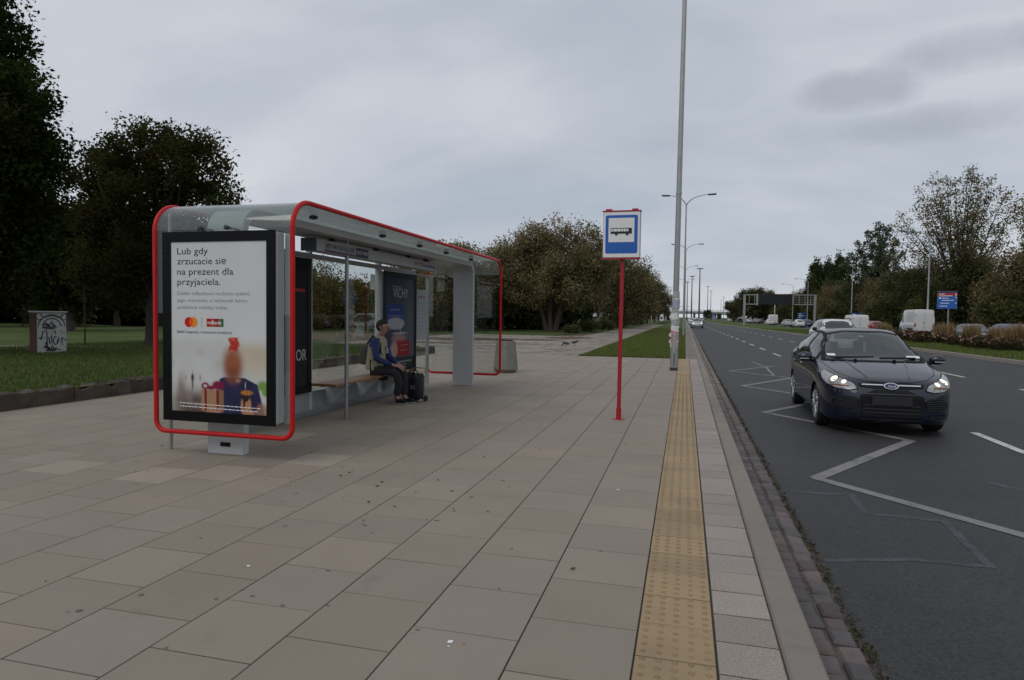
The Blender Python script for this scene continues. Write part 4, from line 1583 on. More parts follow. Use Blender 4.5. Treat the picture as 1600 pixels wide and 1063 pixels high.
def wheel(parent, x, y, r, w, fine_):
    """tyre with a hub cap as its sub-part; outside faces sign(y)"""
    sg = 1 if y > 0 else -1
    e = Vector((x, y, r))
    n = 36 if fine_ else 16
    tp = [(r * .66, -w / 2), (r * .93, -w / 2), (r * .985, -w * .4), (r, -w * .25), (r, w * .25), (r * .985, w * .4), (r * .93, w / 2), (r * .68, w / 2), (r * .64, w * .3)]
    t = MB().lathe([(a, b * sg) for a, b in tp], n, e, axis='y').build('wheel', 'tyre', parent, smooth=True, local=True)
    m = MB()
    m.lathe([(r * .67, sg * w * .46), (r * .65, sg * w * .5), (r * .6, sg * w * .40), (r * .2, sg * w * .36), (r * .16, sg * w * .46), (.001, sg * w * .48)], n, e, axis='y')
    rim = m.build('rim', 'dark_steel' if fine_ else 'rim_silver', t, smooth=True, local=True)
    if fine_:
        m = MB()
        m.lathe([(r * .685, sg * w * .47), (r * .685, sg * w * .515), (r * .61, sg * w * .515), (r * .60, sg * w * .42)], n, e, axis='y')
        for k in range(8):
            a = 2 * PI * k / 8
            for da in (-.16, .16):
                p0 = e + Vector((math.cos(a) * r * .14, sg * w * .47, math.sin(a) * r * .14))
                p1 = e + Vector((math.cos(a + da) * r * .63, sg * w * .49, math.sin(a + da) * r * .63))
                m.tube([p0, p1], [.022, .026], 6)
        m.lathe([(r * .2, sg * w * .42), (r * .19, sg * w * .53), (.001, sg * w * .55)], 20, e, axis='y')
        m.build('rim', 'rim_silver', t, smooth=True, local=True)
    return t


def in_poly(x, y, P):
    c = False
    for i in range(len(P)):
        a, b = P[i], P[i - 1]
        if (a[1] > y) != (b[1] > y) and x < (b[0] - a[0]) * (y - a[1]) / (b[1] - a[1]) + a[0]:
            c = not c
    return c


HATCH = dict(paint='navy_car_paint', axles=(1.324, -1.324), arch=.352, wr_=.318,
             zt=[(-2.17, .68), (-2.13, .93), (-1.98, 1.13), (-1.65, 1.335), (-1.2, 1.43), (-.5, 1.475), (0, 1.472), (.25, 1.425), (.6, 1.262), (.95, 1.065), (1.06, 1.012), (1.4, .94), (1.8, .845), (2.03, .765), (2.12, .685), (2.18, .57)],
             zb=[(-2.17, .42), (-2.0, .28), (-1.3, .2), (1.3, .19), (1.95, .175), (2.12, .19), (2.18, .27)],
             zs=[(-2.17, .6), (-2.05, .93), (-1.5, 1.0), (0, .955), (1.0, .905), (1.5, .845), (1.9, .76), (2.1, .66), (2.18, .53)],
             w=[(-2.17, .60), (-2.1, .74), (-1.8, .87), (-1.3, .905), (0, .90), (1.3, .905), (1.6, .89), (1.85, .845), (2.02, .75), (2.12, .62), (2.18, .47)],
             wr=[(-2.17, .5), (-1.6, .54), (-.5, .605), (.2, .59), (.6, .655), (1.0, .735), (1.3, .7), (2.18, .4)],
             b=[(-2.17, 0), (-2.0, .4), (-1.7, 1), (.75, 1), (1.0, .55), (1.15, 0), (2.18, 0)])
FR, SD = (-1, 0, 0), 1


def make_hatch():
    c = thing('parked_car', '', 'car')
    c.name = 'hatchback_car'
    me = car_body(HATCH, 96, 40)
    bv = bvh_of(me)
    ws = [(-.735, .985), (.735, .985), (.64, 1.24), (.555, 1.375), (.3, 1.415), (-.3, 1.415), (-.555, 1.375), (-.64, 1.24)]   # windscreen, y z
    fwn = [(.90, .985), (.74, 1.10), (.38, 1.295), (.06, 1.385), (-.14, 1.40), (-.14, .985)]             # side windows, x z
    rwn = [(-.22, .99), (-.22, 1.402), (-.65, 1.395), (-1.02, 1.345), (-1.3, 1.245), (-1.42, 1.15), (-1.25, 1.065), (-.95, 1.02)]
    bwn = [(-.6, 1.02), (.6, 1.02), (.5, 1.33), (-.5, 1.33)]

    def shrink(P, k):
        cx, cy = sum(p[0] for p in P) / len(P), sum(p[1] for p in P) / len(P)
        return [(cx + (x - cx) * k[0], cy + (y - cy) * k[1]) for x, y in P]
    # open the body behind the glass
    wi, fi, ri_, bi = shrink(ws, (.93, .86)), shrink(fwn, (.88, .84)), shrink(rwn, (.88, .84)), shrink(bwn, (.9, .84))
    bm = bmesh.new()
    bm.from_mesh(me)
    dead = []
    for f in bm.faces:
        p = f.calc_center_median()
        if p.z < .98:
            continue
        nx_, ny_ = f.normal.x, abs(f.normal.y)
        if p.x > .2 and nx_ > .15 and in_poly(p.y, p.z, wi):
            dead.append(f)
        elif ny_ > .5 and (in_poly(p.x, p.z, fi) or in_poly(p.x, p.z, ri_)):
            dead.append(f)
        elif p.x < -1.5 and nx_ < -.3 and in_poly(p.y, p.z, bi):
            dead.append(f)
    bmesh.ops.delete(bm, geom=dead, context='FACES')
    bm.to_mesh(me)
    bm.free()
    body = link('body', me, c)
    X = lambda P, x: [(x, y, z) for y, z in P]
    Yp = lambda P, y: [(x, y, z) for x, z in P]
    patch(bv, X(ws, .7), FR, 'windscreen', CARGLASS, c, .006, .07)
    patch(bv, X(bwn, -1.8), (1, 0, 0), 'rear_window', CARGLASS, c, .006, .08)
    for P in (ws,):                      # black border printed round the glass
        for a, b in zip(P, P[1:] + P[:1]):
            pass
    loop = ws + ws[:1]
    strip(bv, X(loop, .7), FR, 'window_seal', 'black_plastic', body, .065, .0085)
    for sg in (-1, 1):
        d = (0, -sg, 0)
        for nm_, P in (('door_window', fwn), ('door_window', rwn)):
            w_ = patch(bv, Yp(P, sg), d, nm_, SIDEGLASS, c, .005, .07)
            strip(bv, Yp(P + P[:1], sg), d, 'window_seal', 'black_plastic', w_, .05, .0075)
        strip(bv, Yp([(-.14, 1.40), (-.18, 1.2), (-.18, .99)], sg), d, 'door_pillar', 'black_plastic', body, .07, .008)
        # door seams, handles
        for L_ in ([(.92, .93), (1.0, .75), (.98, .45), (.9, .26)], [(-.17, .98), (-.17, .6), (-.2, .26)], [(-.95, 1.0), (-1.0, .8), (-.96, .62), (-.9, .4), (-.8, .27)], [(.9, .262), (-.2, .262), (-.8, .272)]):
            strip(bv, Yp(L_, sg), d, 'door_seam', 'black_plastic', body, .009, .002)
        for hx in (.02, -.83):
            patch(bv, Yp([(hx - .11, .838), (hx + .11, .828), (hx + .11, .868), (hx - .11, .878)], sg), d, 'door_handle', 'navy_car_paint', c, .028, .04, 1, thick=.02)
        strip(bv, Yp([(1.6, .80), (.9, .79), (0, .80), (-1.2, .83), (-1.7, .86)], sg), d, 'crease', 'navy_car_paint', body, .016, .006)
        # mirror
        m = MB()
        m.lathe([(.02, .0), (.075, .012), (.098, .05), (.092, .10), (.06, .14), (.015, .155)], 16, (0, 0, 0), axis='x')
        V = []
        for x, y, z in m.v:
            V.append((.80 + x * .72 - .02, sg * (.985 + y * 1.18), 1.015 + z * .78))
        m.v = V
        mr = m.build('mirror', 'navy_car_paint', c, smooth=True, local=True)
        MB().tube([(.84, sg * .83, .955), (.83, sg * .9, .97), (.82, sg * .96, .985)], [.04, .03, .03], 8).build('mirror_arm', 'black_plastic', mr, smooth=True, local=True)
        MB().obox((.885, sg * 1.0, .985), (.03, .14, .016)).build('mirror_trim', 'rim_silver', mr, local=True)
        # lamps
        dd = Vector((-.80, -sg * .55, -.22))
        hp = [(x_, y_, z_ - .022) for x_, y_, z_ in [(2.085, sg * .40, .655), (2.05, sg * .47, .735), (1.95, sg * .62, .79), (1.82, sg * .74, .845), (1.66, sg * .83, .895), (1.60, sg * .865, .86), (1.72, sg * .86, .78), (1.88, sg * .80, .70), (2.0, sg * .66, .645), (2.06, sg * .50, .625)]]
        hl = patch(bv, hp, dd, 'headlight', 'lamp_lens', c, .008, .035, 1)
        strip(bv, hp + hp[:1], dd, 'lamp_rim', 'black_plastic', hl, .012, .0095)
        cp = Vector((1.88, sg * .68, .743))
        uu = dd.normalized().cross(Vector((0, 0, 1))).normalized()
        vv_ = uu.cross(dd.normalized())
        rg = lambda r_, off=(0, 0): [tuple(cp + uu * (off[0] + r_ * math.cos(2 * PI * k / 14)) + vv_ * (off[1] + r_ * math.sin(2 * PI * k / 14))) for k in range(14)]
        patch(bv, rg(.062), dd, 'lamp_bowl', 'dark_steel', hl, .0095, .03, 0)
        patch(bv, rg(.046), dd, 'lamp_bulb', 'lamp_lit', hl, .0105, .03, 0)
        patch(bv, rg(.03, (sg * -.15, -.035)), dd, 'lamp_bulb', 'lamp_lit', hl, .0105, .03, 0)
        patch(bv, [tuple(cp + uu * a + vv_ * b) for a, b in ((-.10 * sg - .14, -.075), (-.10 * sg + .14, -.085), (-.10 * sg + .13, -.10), (-.10 * sg - .13, -.095))], dd, 'indicator', 'orange_paint', hl, .0105, .03, 0)
        tl = [(-2.02, sg * .70, .98), (-1.88, sg * .85, .98), (-1.9, sg * .87, .74), (-2.1, sg * .76, .74)]
        patch(bv, tl, (.7, -sg * .7, 0), 'tail_light', 'tail_red', c, .006, .06)
        # side vents and fog lamps
        vp = [(2.1, sg * .43, .565), (2.1, sg * .75, .51), (2.1, sg * .765, .40), (2.1, sg * .44, .35)]
        vt = patch(bv, vp, FR, 'side_vent', 'black_plastic', c, .009, .035, 1)
        for k in range(6):
            z = .385 + k * .03
            strip(bv, [(2.1, sg * (.455), z), (2.1, sg * (.735 - .008 * k), z + .012)], FR, 'vent_slat', 'dark_steel', vt, .008, .014)
        patch(bv, [(2.1, sg * .40, .31), (2.1, sg * .70, .325), (2.1, sg * .76, .345), (2.1, sg * .74, .30), (2.1, sg * .62, .272), (2.1, sg * .42, .262)], FR, 'bumper_lip', 'navy_car_paint', c, .022, .05, 1)
    # front: upper grille with chrome bars and oval emblem, wide lower grille, plate
    g = patch(bv, [(2.15, -.44, .738), (2.15, .44, .738), (2.15, .41, .66), (2.15, -.41, .66)], FR, 'upper_grille', 'black_plastic', c, .009, .03, 1)
    for a, b in ((-.385, -.10), (.10, .385)):
        strip(bv, [(2.15, a, .703), (2.15, b, .703)], FR, 'chrome_bar', 'chrome', g, .02, .016)
    ov = lambda a, b: [(2.15, a * math.cos(2 * PI * k / 28), .702 + b * math.sin(2 * PI * k / 28)) for k in range(28)]
    e = patch(bv, ov(.098, .043), FR, 'emblem', 'chrome', g, .026, .03, 0, flat_=True)
    patch(bv, ov(.085, .034), FR, 'emblem_field', 'ink_navy', e, .0285, .03, 0, flat_=True)
    zf = [v.co.x for v in e.data.vertices]
    mb = MB()
    xt = max(zf) + .012
    put_text(mb, 'Ford', lambda u, v: (xt, u, .702 + v), 0, -.016, .05, .105, 0, shear=.3, bold=.01, center=True)
    mb.build('emblem_lettering', 'sign_white', e, local=True, fix=False)
    lg = patch(bv, [(2.15, -.42, .645), (2.15, .42, .645), (2.15, .41, .30), (2.15, .33, .27), (2.15, -.33, .27), (2.15, -.41, .30)], FR, 'lower_grille', 'black_plastic', c, .009, .035, 1)
    for z in (.335, .385, .435, .585):
        strip(bv, [(2.15, -.37, z), (2.15, .37, z)], FR, 'grille_slat', 'dark_steel', lg, .010, .014)
    MB().obox((2.205, 0, .50), (.02, .52, .115)).build('number_plate', 'dark_plate', c, local=True, bevel=.003)
    strip(bv, [(2.15, -.42, .246), (2.15, .42, .246)], FR, 'bumper_trim', 'dark_steel', c, .03, .012)
    # bonnet shut line, washer jets, wipers, stickers on the glass
    up = (0, 0, -1)
    for sg in (-1, 1):
        strip(bv, [(1.06, sg * .78, 2), (1.4, sg * .745, 2), (1.75, sg * .66, 2), (1.98, sg * .50, 2), (2.05, sg * .3, 2)], up, 'bonnet_seam', 'black_plastic', body, .009, .002)
        strip(bv, [(1.15, sg * .42, 2), (1.5, sg * .38, 2), (1.95, sg * .28, 2)], up, 'bonnet_crease', 'navy_car_paint', body, .02, .006)
        MB().obox((1.16, sg * .28, 1.005), (.03, .04, .02)).build('washer_jet', 'black_plastic', body, local=True)
        strip(bv, [(.2, sg * .565, 2), (-.6, sg * .575, 2), (-1.4, sg * .53, 2)], up, 'roof_seam', 'black_plastic', body, .02, .003)
    strip(bv, [(2.05, -.3, 2), (2.065, 0, 2), (2.05, .3, 2)], up, 'bonnet_seam', 'black_plastic', body, .012, .002)
    for a, b in (((1.045, -.62, 1.025), (1.0, .02, 1.045)), ((1.045, .10, 1.03), (1.0, .62, 1.04))):
        MB().tube([a, b], .012, 6).build('wiper', 'black_plastic', c, local=True)
    for y_, z_, w in ((-.60, 1.055, .12), (.60, 1.045, .2)):
        patch(bv, [(.9, y_ - w / 2, z_ - .016), (.9, y_ + w / 2, z_ - .016), (.9, y_ + w / 2, z_ + .016), (.9, y_ - w / 2, z_ + .016)], FR, 'windscreen_sticker', 'sign_white', c, .010, .04, 0)
    for ax in (1.324, -1.324):
        for sg in (-1, 1):
            wheel(c, ax, sg * .775, .318, .205, True)
    # inside: floor, dashboard, wheel, four seats with head rests, mirror, tag hanging from it
    MB().box(-1.7, 1.1, -.72, .72, .28, .36).build('cabin_floor', 'car_interior', c, local=True)
    m = MB()
    m.prism([(.95, .62), (1.03, .96), (.90, .985), (.70, .955), (.58, .85), (.62, .62)], lambda u, v, d: (u, d, v), -.70, .70)
    m.build('dashboard', 'car_interior', c, local=True, bevel=.02)
    MB().tube([(.50 + .05 * math.cos(t) * .4, .36 + .185 * math.sin(t), .86 + .18 * math.cos(t)) for t in [2 * PI * k / 24 for k in range(24)]], .017, 8, closed=True).build('steering_wheel', 'black_plastic', c, local=True, smooth=True)
    for sx, sy in ((-.12, .36), (-.12, -.36), (-1.05, .36), (-1.05, -.36)):
        m = MB()
        m.prism(chaikin([(.28, .40), (.30, .54), (-.2, .52), (-.38, 1.02), (-.5, 1.0), (-.34, .40)], 2), lambda u, v, d: (sx + u, sy + d, v), -.24, .24)
        m.prism(chaikin([(-.38, 1.04), (-.36, 1.22), (-.46, 1.22), (-.5, 1.04)], 2), lambda u, v, d: (sx + u, sy + d, v), -.13, .13)
        m.build('car_seat', 'seat_cloth', c, local=True, smooth=True)
    MB().obox((.45, 0, 1.30), (.03, .22, .065)).build('rear_view_mirror', 'black_plastic', c, local=True, bevel=.01)
    MB().obox((.44, .01, 1.17), (.012, .045, .17)).build('hanging_tag', 'sign_grey', c, local=True)
    return c


car = make_hatch()
car.location = (2.85, 12.3, RZ)
car.rotation_euler = (0, 0, R(-90 - 1.5))
car.scale = (1, .955, 1.005)
tag(car, 'dark navy hatchback with lit headlights driving past the bus stop in the nearest lane', 'car')


dv = thing('person', 'driver in a dark grey jacket at the wheel of the navy hatchback', 'person', car.location, 0)
dv.rotation_euler, dv.scale = car.rotation_euler, car.scale
DN_ = dict(pel=(-.18, .36, .60, .12, .15), wst=(-.24, .36, .75, .10, .14), chs=(-.30, .36, .95, .10, .16), nk0=(-.29, .36, 1.09, .055), nk1=(-.27, .36, 1.15, .05), hd0=(-.245, .36, 1.2, .07, .066), hd1=(-.245, .36, 1.265, .098, .08), hd2=(-.255, .36, 1.325, .085, .072))
DJ = dict(pel=(-.19, .36, .6, .135, .165), wst=(-.245, .36, .75, .115, .155), chs=(-.30, .36, .96, .115, .165), nk=(-.295, .36, 1.08, .065))
for sg, s_ in ((-1, 'r'), (1, 'l')):
    A_ = {'sh': (-.28, .36 + sg * .19, 1.02, .055), 'el': (.02, .36 + sg * .24, .83, .045), 'wr': (.36, .36 + sg * .17, .93, .03), 'hn': (.44, .36 + sg * .165, .96, .035), 'fg': (.475, .36 + sg * .155, .985, .02)}
    DN_.update({k + s_: v for k, v in A_.items()})
    DJ.update({k + s_: (*v[:3], v[3] + .016) for k, v in A_.items() if k in ('sh', 'el', 'wr')})
skin('body', DN_, chain_('pel', 'wst', 'chs', 'nk0', 'nk1', 'hd0', 'hd1', 'hd2') + sum([chain_('chs', 'sh' + a, 'el' + a, 'wr' + a, 'hn' + a, 'fg' + a) for a in 'rl'], []), 'pel', 'skin', dv, 2)
skin('jacket', DJ, chain_('pel', 'wst', 'chs', 'nk') + sum([chain_('chs', 'sh' + a, 'el' + a, 'wr' + a) for a in 'rl'], []), 'chs', 'seat_cloth', dv, 2)
skin('hair', {'a': (-.31, .36, 1.25, .07, .075), 'b': (-.275, .36, 1.335, .085, .08), 'c': (-.215, .36, 1.35, .05, .06)}, chain_('a', 'b', 'c'), 'b', 'hair', dv, 2)


# --- simpler cars for the distance: body, glass, lamps, plate, wheels
def make_simple(name, sp, label, glassP, tail, head, wheels_r, nx=40, nu=20):
    c = thing(name, label, 'van' if 'van' in name else 'car')
    me = car_body(sp, nx, nu)
    bv = bvh_of(me)
    link('body', me, c)
    ws, sides, rear = glassP
    if ws:
        patch(bv, [(1, y, z) for y, z in ws], FR, 'windscreen', 'dark_glass', c, .01, .12)
    if rear:
        patch(bv, [(-1, y, z) for y, z in rear], (1, 0, 0), 'rear_window', 'dark_glass', c, .01, .12)
    for sg in (-1, 1):
        for P in sides:
            patch(bv, [(x, sg, z) for x, z in P], (0, -sg, 0), 'side_window', 'dark_glass', c, .01, .12)
        patch(bv, [(x, sg * y, z) for x, y, z in head], (-.85, -sg * .5, 0), 'headlight', 'lamp_lens', c, .012, .08)
        patch(bv, [(x, sg * y, z) for x, y, z in tail], (.9, -sg * .4, 0), 'tail_light', 'tail_red', c, .012, .08)
        MB().lathe([(.01, -.1), (.08, -.06), (.09, .06), (.01, .1)], 8, (sp['mir'][0], sg * sp['mir'][1], sp['mir'][2]), axis='y').build('mirror', 'black_plastic', c, local=True, smooth=True)
        for ax in sp['axles']:
            wheel(c, ax, sg * (sp['w'][len(sp['w']) // 2][1] - .12), wheels_r, .2, False)
    xr, xf = sp['zt'][0][0], sp['zt'][-1][0]
    MB().obox((xr - .012, 0, sp['pz']), (.02, .5, .11)).build('number_plate', 'plate', c, local=True)
    MB().obox((xf + .01, 0, sp['pz'] - .25 * (sp['pz'] > .7)), (.02, .5, .11)).build('number_plate', 'plate', c, local=True)
    return c


SEDAN = dict(paint='silver_car_paint', axles=(1.35, -1.35), arch=.35, wr_=.315, mir=(.75, .95, .98), pz=.75,
             zt=[(-2.3, .72), (-2.25, .98), (-1.9, 1.05), (-1.55, 1.1), (-1.0, 1.36), (-.5, 1.43), (0, 1.43), (.3, 1.38), (1.0, 1.03), (1.5, .96), (2.05, .8), (2.2, .6)],
             zb=[(-2.3, .42), (-2.0, .25), (1.9, .2), (2.2, .3)], zs=[(-2.3, .66), (-2.1, .94), (0, .93), (1.4, .86), (2.0, .72), (2.2, .52)],
             w=[(-2.3, .66), (-2.1, .84), (-1.3, .89), (0, .89), (1.4, .88), (1.9, .8), (2.2, .5)], wr=[(-2.3, .5), (-1, .56), (0, .6), (1, .72), (2.2, .4)],
             b=[(-2.3, 0), (-1.9, .1), (-1.4, 1), (.75, 1), (1.1, 0), (2.2, 0)])
HATCH2 = dict(HATCH, paint='silver_car_paint', mir=(.8, .98, 1.0), pz=.62)
SUV = dict(paint='white_car_paint', axles=(1.33, -1.33), arch=.4, wr_=.36, mir=(.75, 1.02, 1.16), pz=.8,
           zt=[(-2.15, .85), (-2.1, 1.2), (-1.9, 1.5), (-1.5, 1.6), (-.5, 1.63), (.1, 1.6), (.35, 1.5), (.95, 1.14), (1.3, 1.09), (1.9, 1.0), (2.1, .85), (2.17, .65)],
           zb=[(-2.15, .5), (-1.9, .32), (1.9, .28), (2.17, .38)], zs=[(-2.15, .8), (-2.0, 1.06), (0, 1.04), (1.4, .98), (1.95, .88), (2.17, .6)],
           w=[(-2.15, .72), (-1.95, .87), (0, .91), (1.4, .91), (1.95, .82), (2.17, .55)], wr=[(-2.15, .58), (-.5, .63), (.3, .62), (1, .74), (2.17, .45)],
           b=[(-2.15, 0), (-1.95, .6), (-1.7, 1), (.8, 1), (1.1, 0), (2.17, 0)])
VAN = dict(paint='white_car_paint', axles=(1.7, -1.6), arch=.4, wr_=.35, mir=(1.75, 1.12, 1.35), pz=.85,
           zt=[(-2.7, 2.2), (-2.66, 2.42), (-2.3, 2.5), (0, 2.52), (1.0, 2.48), (1.35, 2.32), (1.95, 1.55), (2.2, 1.3), (2.65, 1.1), (2.75, .8)],
           zb=[(-2.7, .45), (-2.5, .38), (2.4, .3), (2.75, .4)], zs=[(-2.7, 1.2), (0, 1.22), (1.8, 1.2), (2.4, 1.0), (2.75, .7)],
           w=[(-2.7, .96), (-2.5, .98), (0, .99), (1.9, .98), (2.5, .88), (2.75, .65)], wr=[(-2.7, .84), (0, .86), (1.2, .82), (2, .8), (2.75, .5)],
           b=[(-2.7, 1), (1.7, 1), (2.2, .3), (2.5, 0), (2.75, 0)])
CG = ([(-.68, 1.0), (.68, 1.0), (.52, 1.34), (-.52, 1.34)], [[(.75, .98), (.1, 1.34), (-.35, 1.36), (-.35, .97)], [(-.43, .97), (-.43, 1.36), (-.95, 1.3), (-1.25, 1.08), (-1.2, .99)]], [(-.56, 1.06), (.56, 1.06), (.46, 1.32), (-.46, 1.32)])
HG = ([(-.7, 1.02), (.7, 1.02), (.53, 1.38), (-.53, 1.38)], [[(.85, .99), (.1, 1.37), (-.14, 1.39), (-.14, .99)], [(-.22, .99), (-.22, 1.39), (-.9, 1.36), (-1.4, 1.15), (-1.2, 1.04)]], [(-.6, 1.03), (.6, 1.03), (.48, 1.33), (-.48, 1.33)])
SG_ = ([(-.72, 1.14), (.72, 1.14), (.56, 1.53), (-.56, 1.53)], [[(.75, 1.1), (.2, 1.5), (-.2, 1.55), (-.2, 1.08)], [(-.28, 1.08), (-.28, 1.55), (-1.0, 1.54), (-1.05, 1.09)], [(-1.15, 1.1), (-1.12, 1.52), (-1.7, 1.48), (-1.8, 1.15)]], [(-.6, 1.12), (.6, 1.12), (.52, 1.48), (-.52, 1.48)])
VG = ([(-.8, 1.45), (.8, 1.45), (.68, 2.2), (-.68, 2.2)], [[(1.85, 1.3), (1.35, 2.0), (.85, 2.0), (.85, 1.3)]], None)
HL = [(2.0, .45, .7), (1.95, .6, .8), (1.75, .8, .82), (1.8, .84, .7), (2.05, .62, .63)]
TLh = [(-2.0, .62, .98), (-1.9, .85, .98), (-1.9, .87, .74), (-2.1, .66, .74)]
suv = make_simple('suv_car', SUV, 'white off-road car with roof rails right behind the navy hatchback', SG_, [(-2.05, .66, 1.1), (-2.0, .85, 1.1), (-2.0, .87, .8), (-2.1, .7, .8)], [(2.1, .5, .95), (2.0, .8, .98), (2.0, .84, .82), (2.15, .55, .8)], .36)
suv.location = (6.8, 33.5, RZ)
suv.rotation_euler = (0, 0, R(-91))
for sg in (-1, 1):
    MB().tube([(.1, sg * .6, 1.6), (-.1, sg * .6, 1.66), (-1.4, sg * .6, 1.68), (-1.6, sg * .6, 1.6)], .02, 8).build('roof_rail', 'black_plastic', suv, local=True, smooth=True)
MB().obox((2.16, 0, .88), (.04, .9, .16)).build('grille', 'black_plastic', suv, local=True, bevel=.02)
sedan = make_simple('sedan_car', SEDAN, '', CG, [(-2.25, .5, .92), (-2.15, .8, .94), (-2.1, .86, .76), (-2.28, .55, .74)], HL, .315)
hatch = make_simple('small_car', HATCH2, '', HG, TLh, HL, .318)
van = make_simple('delivery_van', VAN, 'plain white high-roofed van seen from behind its rear doors above the rose bed', VG, [(-2.7, .8, 1.25), (-2.65, .95, 1.25), (-2.65, .97, .8), (-2.7, .84, .8)], [(2.6, .55, 1.0), (2.4, .85, 1.05), (2.45, .88, .85), (2.7, .6, .8)], .35)
m = MB()
m.box(-2.718, -2.705, -.006, .006, .5, 2.3)
for sg in (-1, 1):
    m.box(-2.722, -2.705, sg * .82 - .03, sg * .82 + .03, .9, 1.0)
    m.box(-2.722, -2.705, sg * .82 - .03, sg * .82 + .03, 1.9, 2.0)
m.box(-2.73, -2.705, .03, .16, 1.2, 1.26)
m.build('rear_door_seam', 'dark_steel', van, local=True)
van.location = (24.0, 79.5, RZ)
van.scale = (1, 1, 1.1)
van.rotation_euler = (0, 0, R(90))
UP, DN = R(90), R(-90)
van2 = dup(van, (19.5, 86, RZ), UP, 'cream white van in the queue just behind the white off-road car', 'vans in the far carriageway', (1, .97, .86))
van['group'] = 'vans in the far carriageway'
GQ = 'cars queueing in the far carriageway'
QC = [(hatch, 22.9, 91.5, 'red_car_paint', 'small red car half hidden between the cream van and the dry grass clumps', UP),
      (sedan, 19.4, 53.0, 'grey_car_paint', 'dark grey car behind the dry ornamental grass below the blue direction sign', UP),
      (hatch, 21.8, 53.6, 'blue_car_paint', 'dark blue car behind the grass tufts near the right edge of the picture', UP),
      (sedan, 25.0, 58.0, 'silver_car_paint', 'pale silver car farthest right beyond the dark blue car', UP),
      (hatch, 21.0, 49.5, 'black_car_paint', 'black car with red tail lamps cut off by the right picture edge', UP),
      (hatch, 19.6, 127, 'white_car_paint', 'white hatchback in the queue nearest below the right gantry post', UP),
      (sedan, 18.2, 130, 'silver_car_paint', 'silver saloon to the left of the white hatchback below the gantry', UP),
      (hatch, 22.6, 137, 'blue_car_paint', 'dull blue small car to the right of the white hatchback below the gantry', UP),
      (sedan, 18.3, 157, 'white_car_paint', 'white saloon under the middle of the dark gantry board', UP),
      (sedan, 18.6, 190, 'grey_car_paint', 'dark grey saloon ahead of the white saloon under the gantry', UP),
      (hatch, 18.4, 208, 'silver_car_paint', 'silver hatchback in front of the left gantry post', UP),
      (hatch, 18.3, 262, 'red_car_paint', 'dark red car alone in the far queue left of the gantry', UP),
      (sedan, 18.0, 236, 'black_car_paint', 'black saloon just left of the gantry post in the queue', UP),
      (hatch, 18.0, 290, 'white_car_paint', 'white car farthest along the queue towards the flyover', UP),
      (hatch, 21.8, 250, 'white_car_paint', 'pale white car beside the dark red car in the far queue', UP),
      (sedan, 21.9, 215, 'blue_car_paint', 'blue saloon on the outer lane left of the gantry', UP)]
GO = 'cars coming along the near carriageway'
QC2 = [(sedan, 1.75, 103, 'silver_car_paint', 'silver saloon with lit headlights approaching in the kerb lane far off', DN),
       (hatch, 1.6, 150, 'white_car_paint', 'white car far off in the kerb lane just right of the lamp posts', DN),
       (sedan, 4.6, 205, 'black_car_paint', 'dark car far off behind the silver saloon under the flyover', DN),
       (hatch, 1.7, 225, 'silver_car_paint', 'pale small car farthest away in the kerb lane', DN)]
first = {}
for lst, grp in ((QC, GQ), (QC2, GO)):
    for src, x, y, pt, lab, rz in lst:
        if src not in first and pt == (SEDAN if src is sedan else HATCH2)['paint']:
            first[src] = 1
            src.location, src.rotation_euler = (x, y, RZ), (0, 0, rz)
            src['label'], src['group'] = lab, grp
            continue
        dup(src, (x, y, RZ), rz, lab, grp, swap={'body': pt})
for src in (sedan, hatch):
    if src not in first:
        bpy.data.objects.remove(src)
trk = dup(van, (21.0, 175, RZ), UP, 'white box van in the queue beneath the left part of the gantry', 'vans in the far carriageway', (1, 1.05, 1.0))
for o in kids(bpy.data.objects['sedan_car']):
    pass
oncoming = [o for o in COL.objects if o.get('label') == QC2[0][4]][0]
for sg in (-1, 1):
    MB().lathe([(.09, 2.17), (.07, 2.22), (.001, 2.23)], 12, (0, sg * .58, .70), axis='x').build('lamp_bulb', 'lamp_lit', oncoming, local=True)

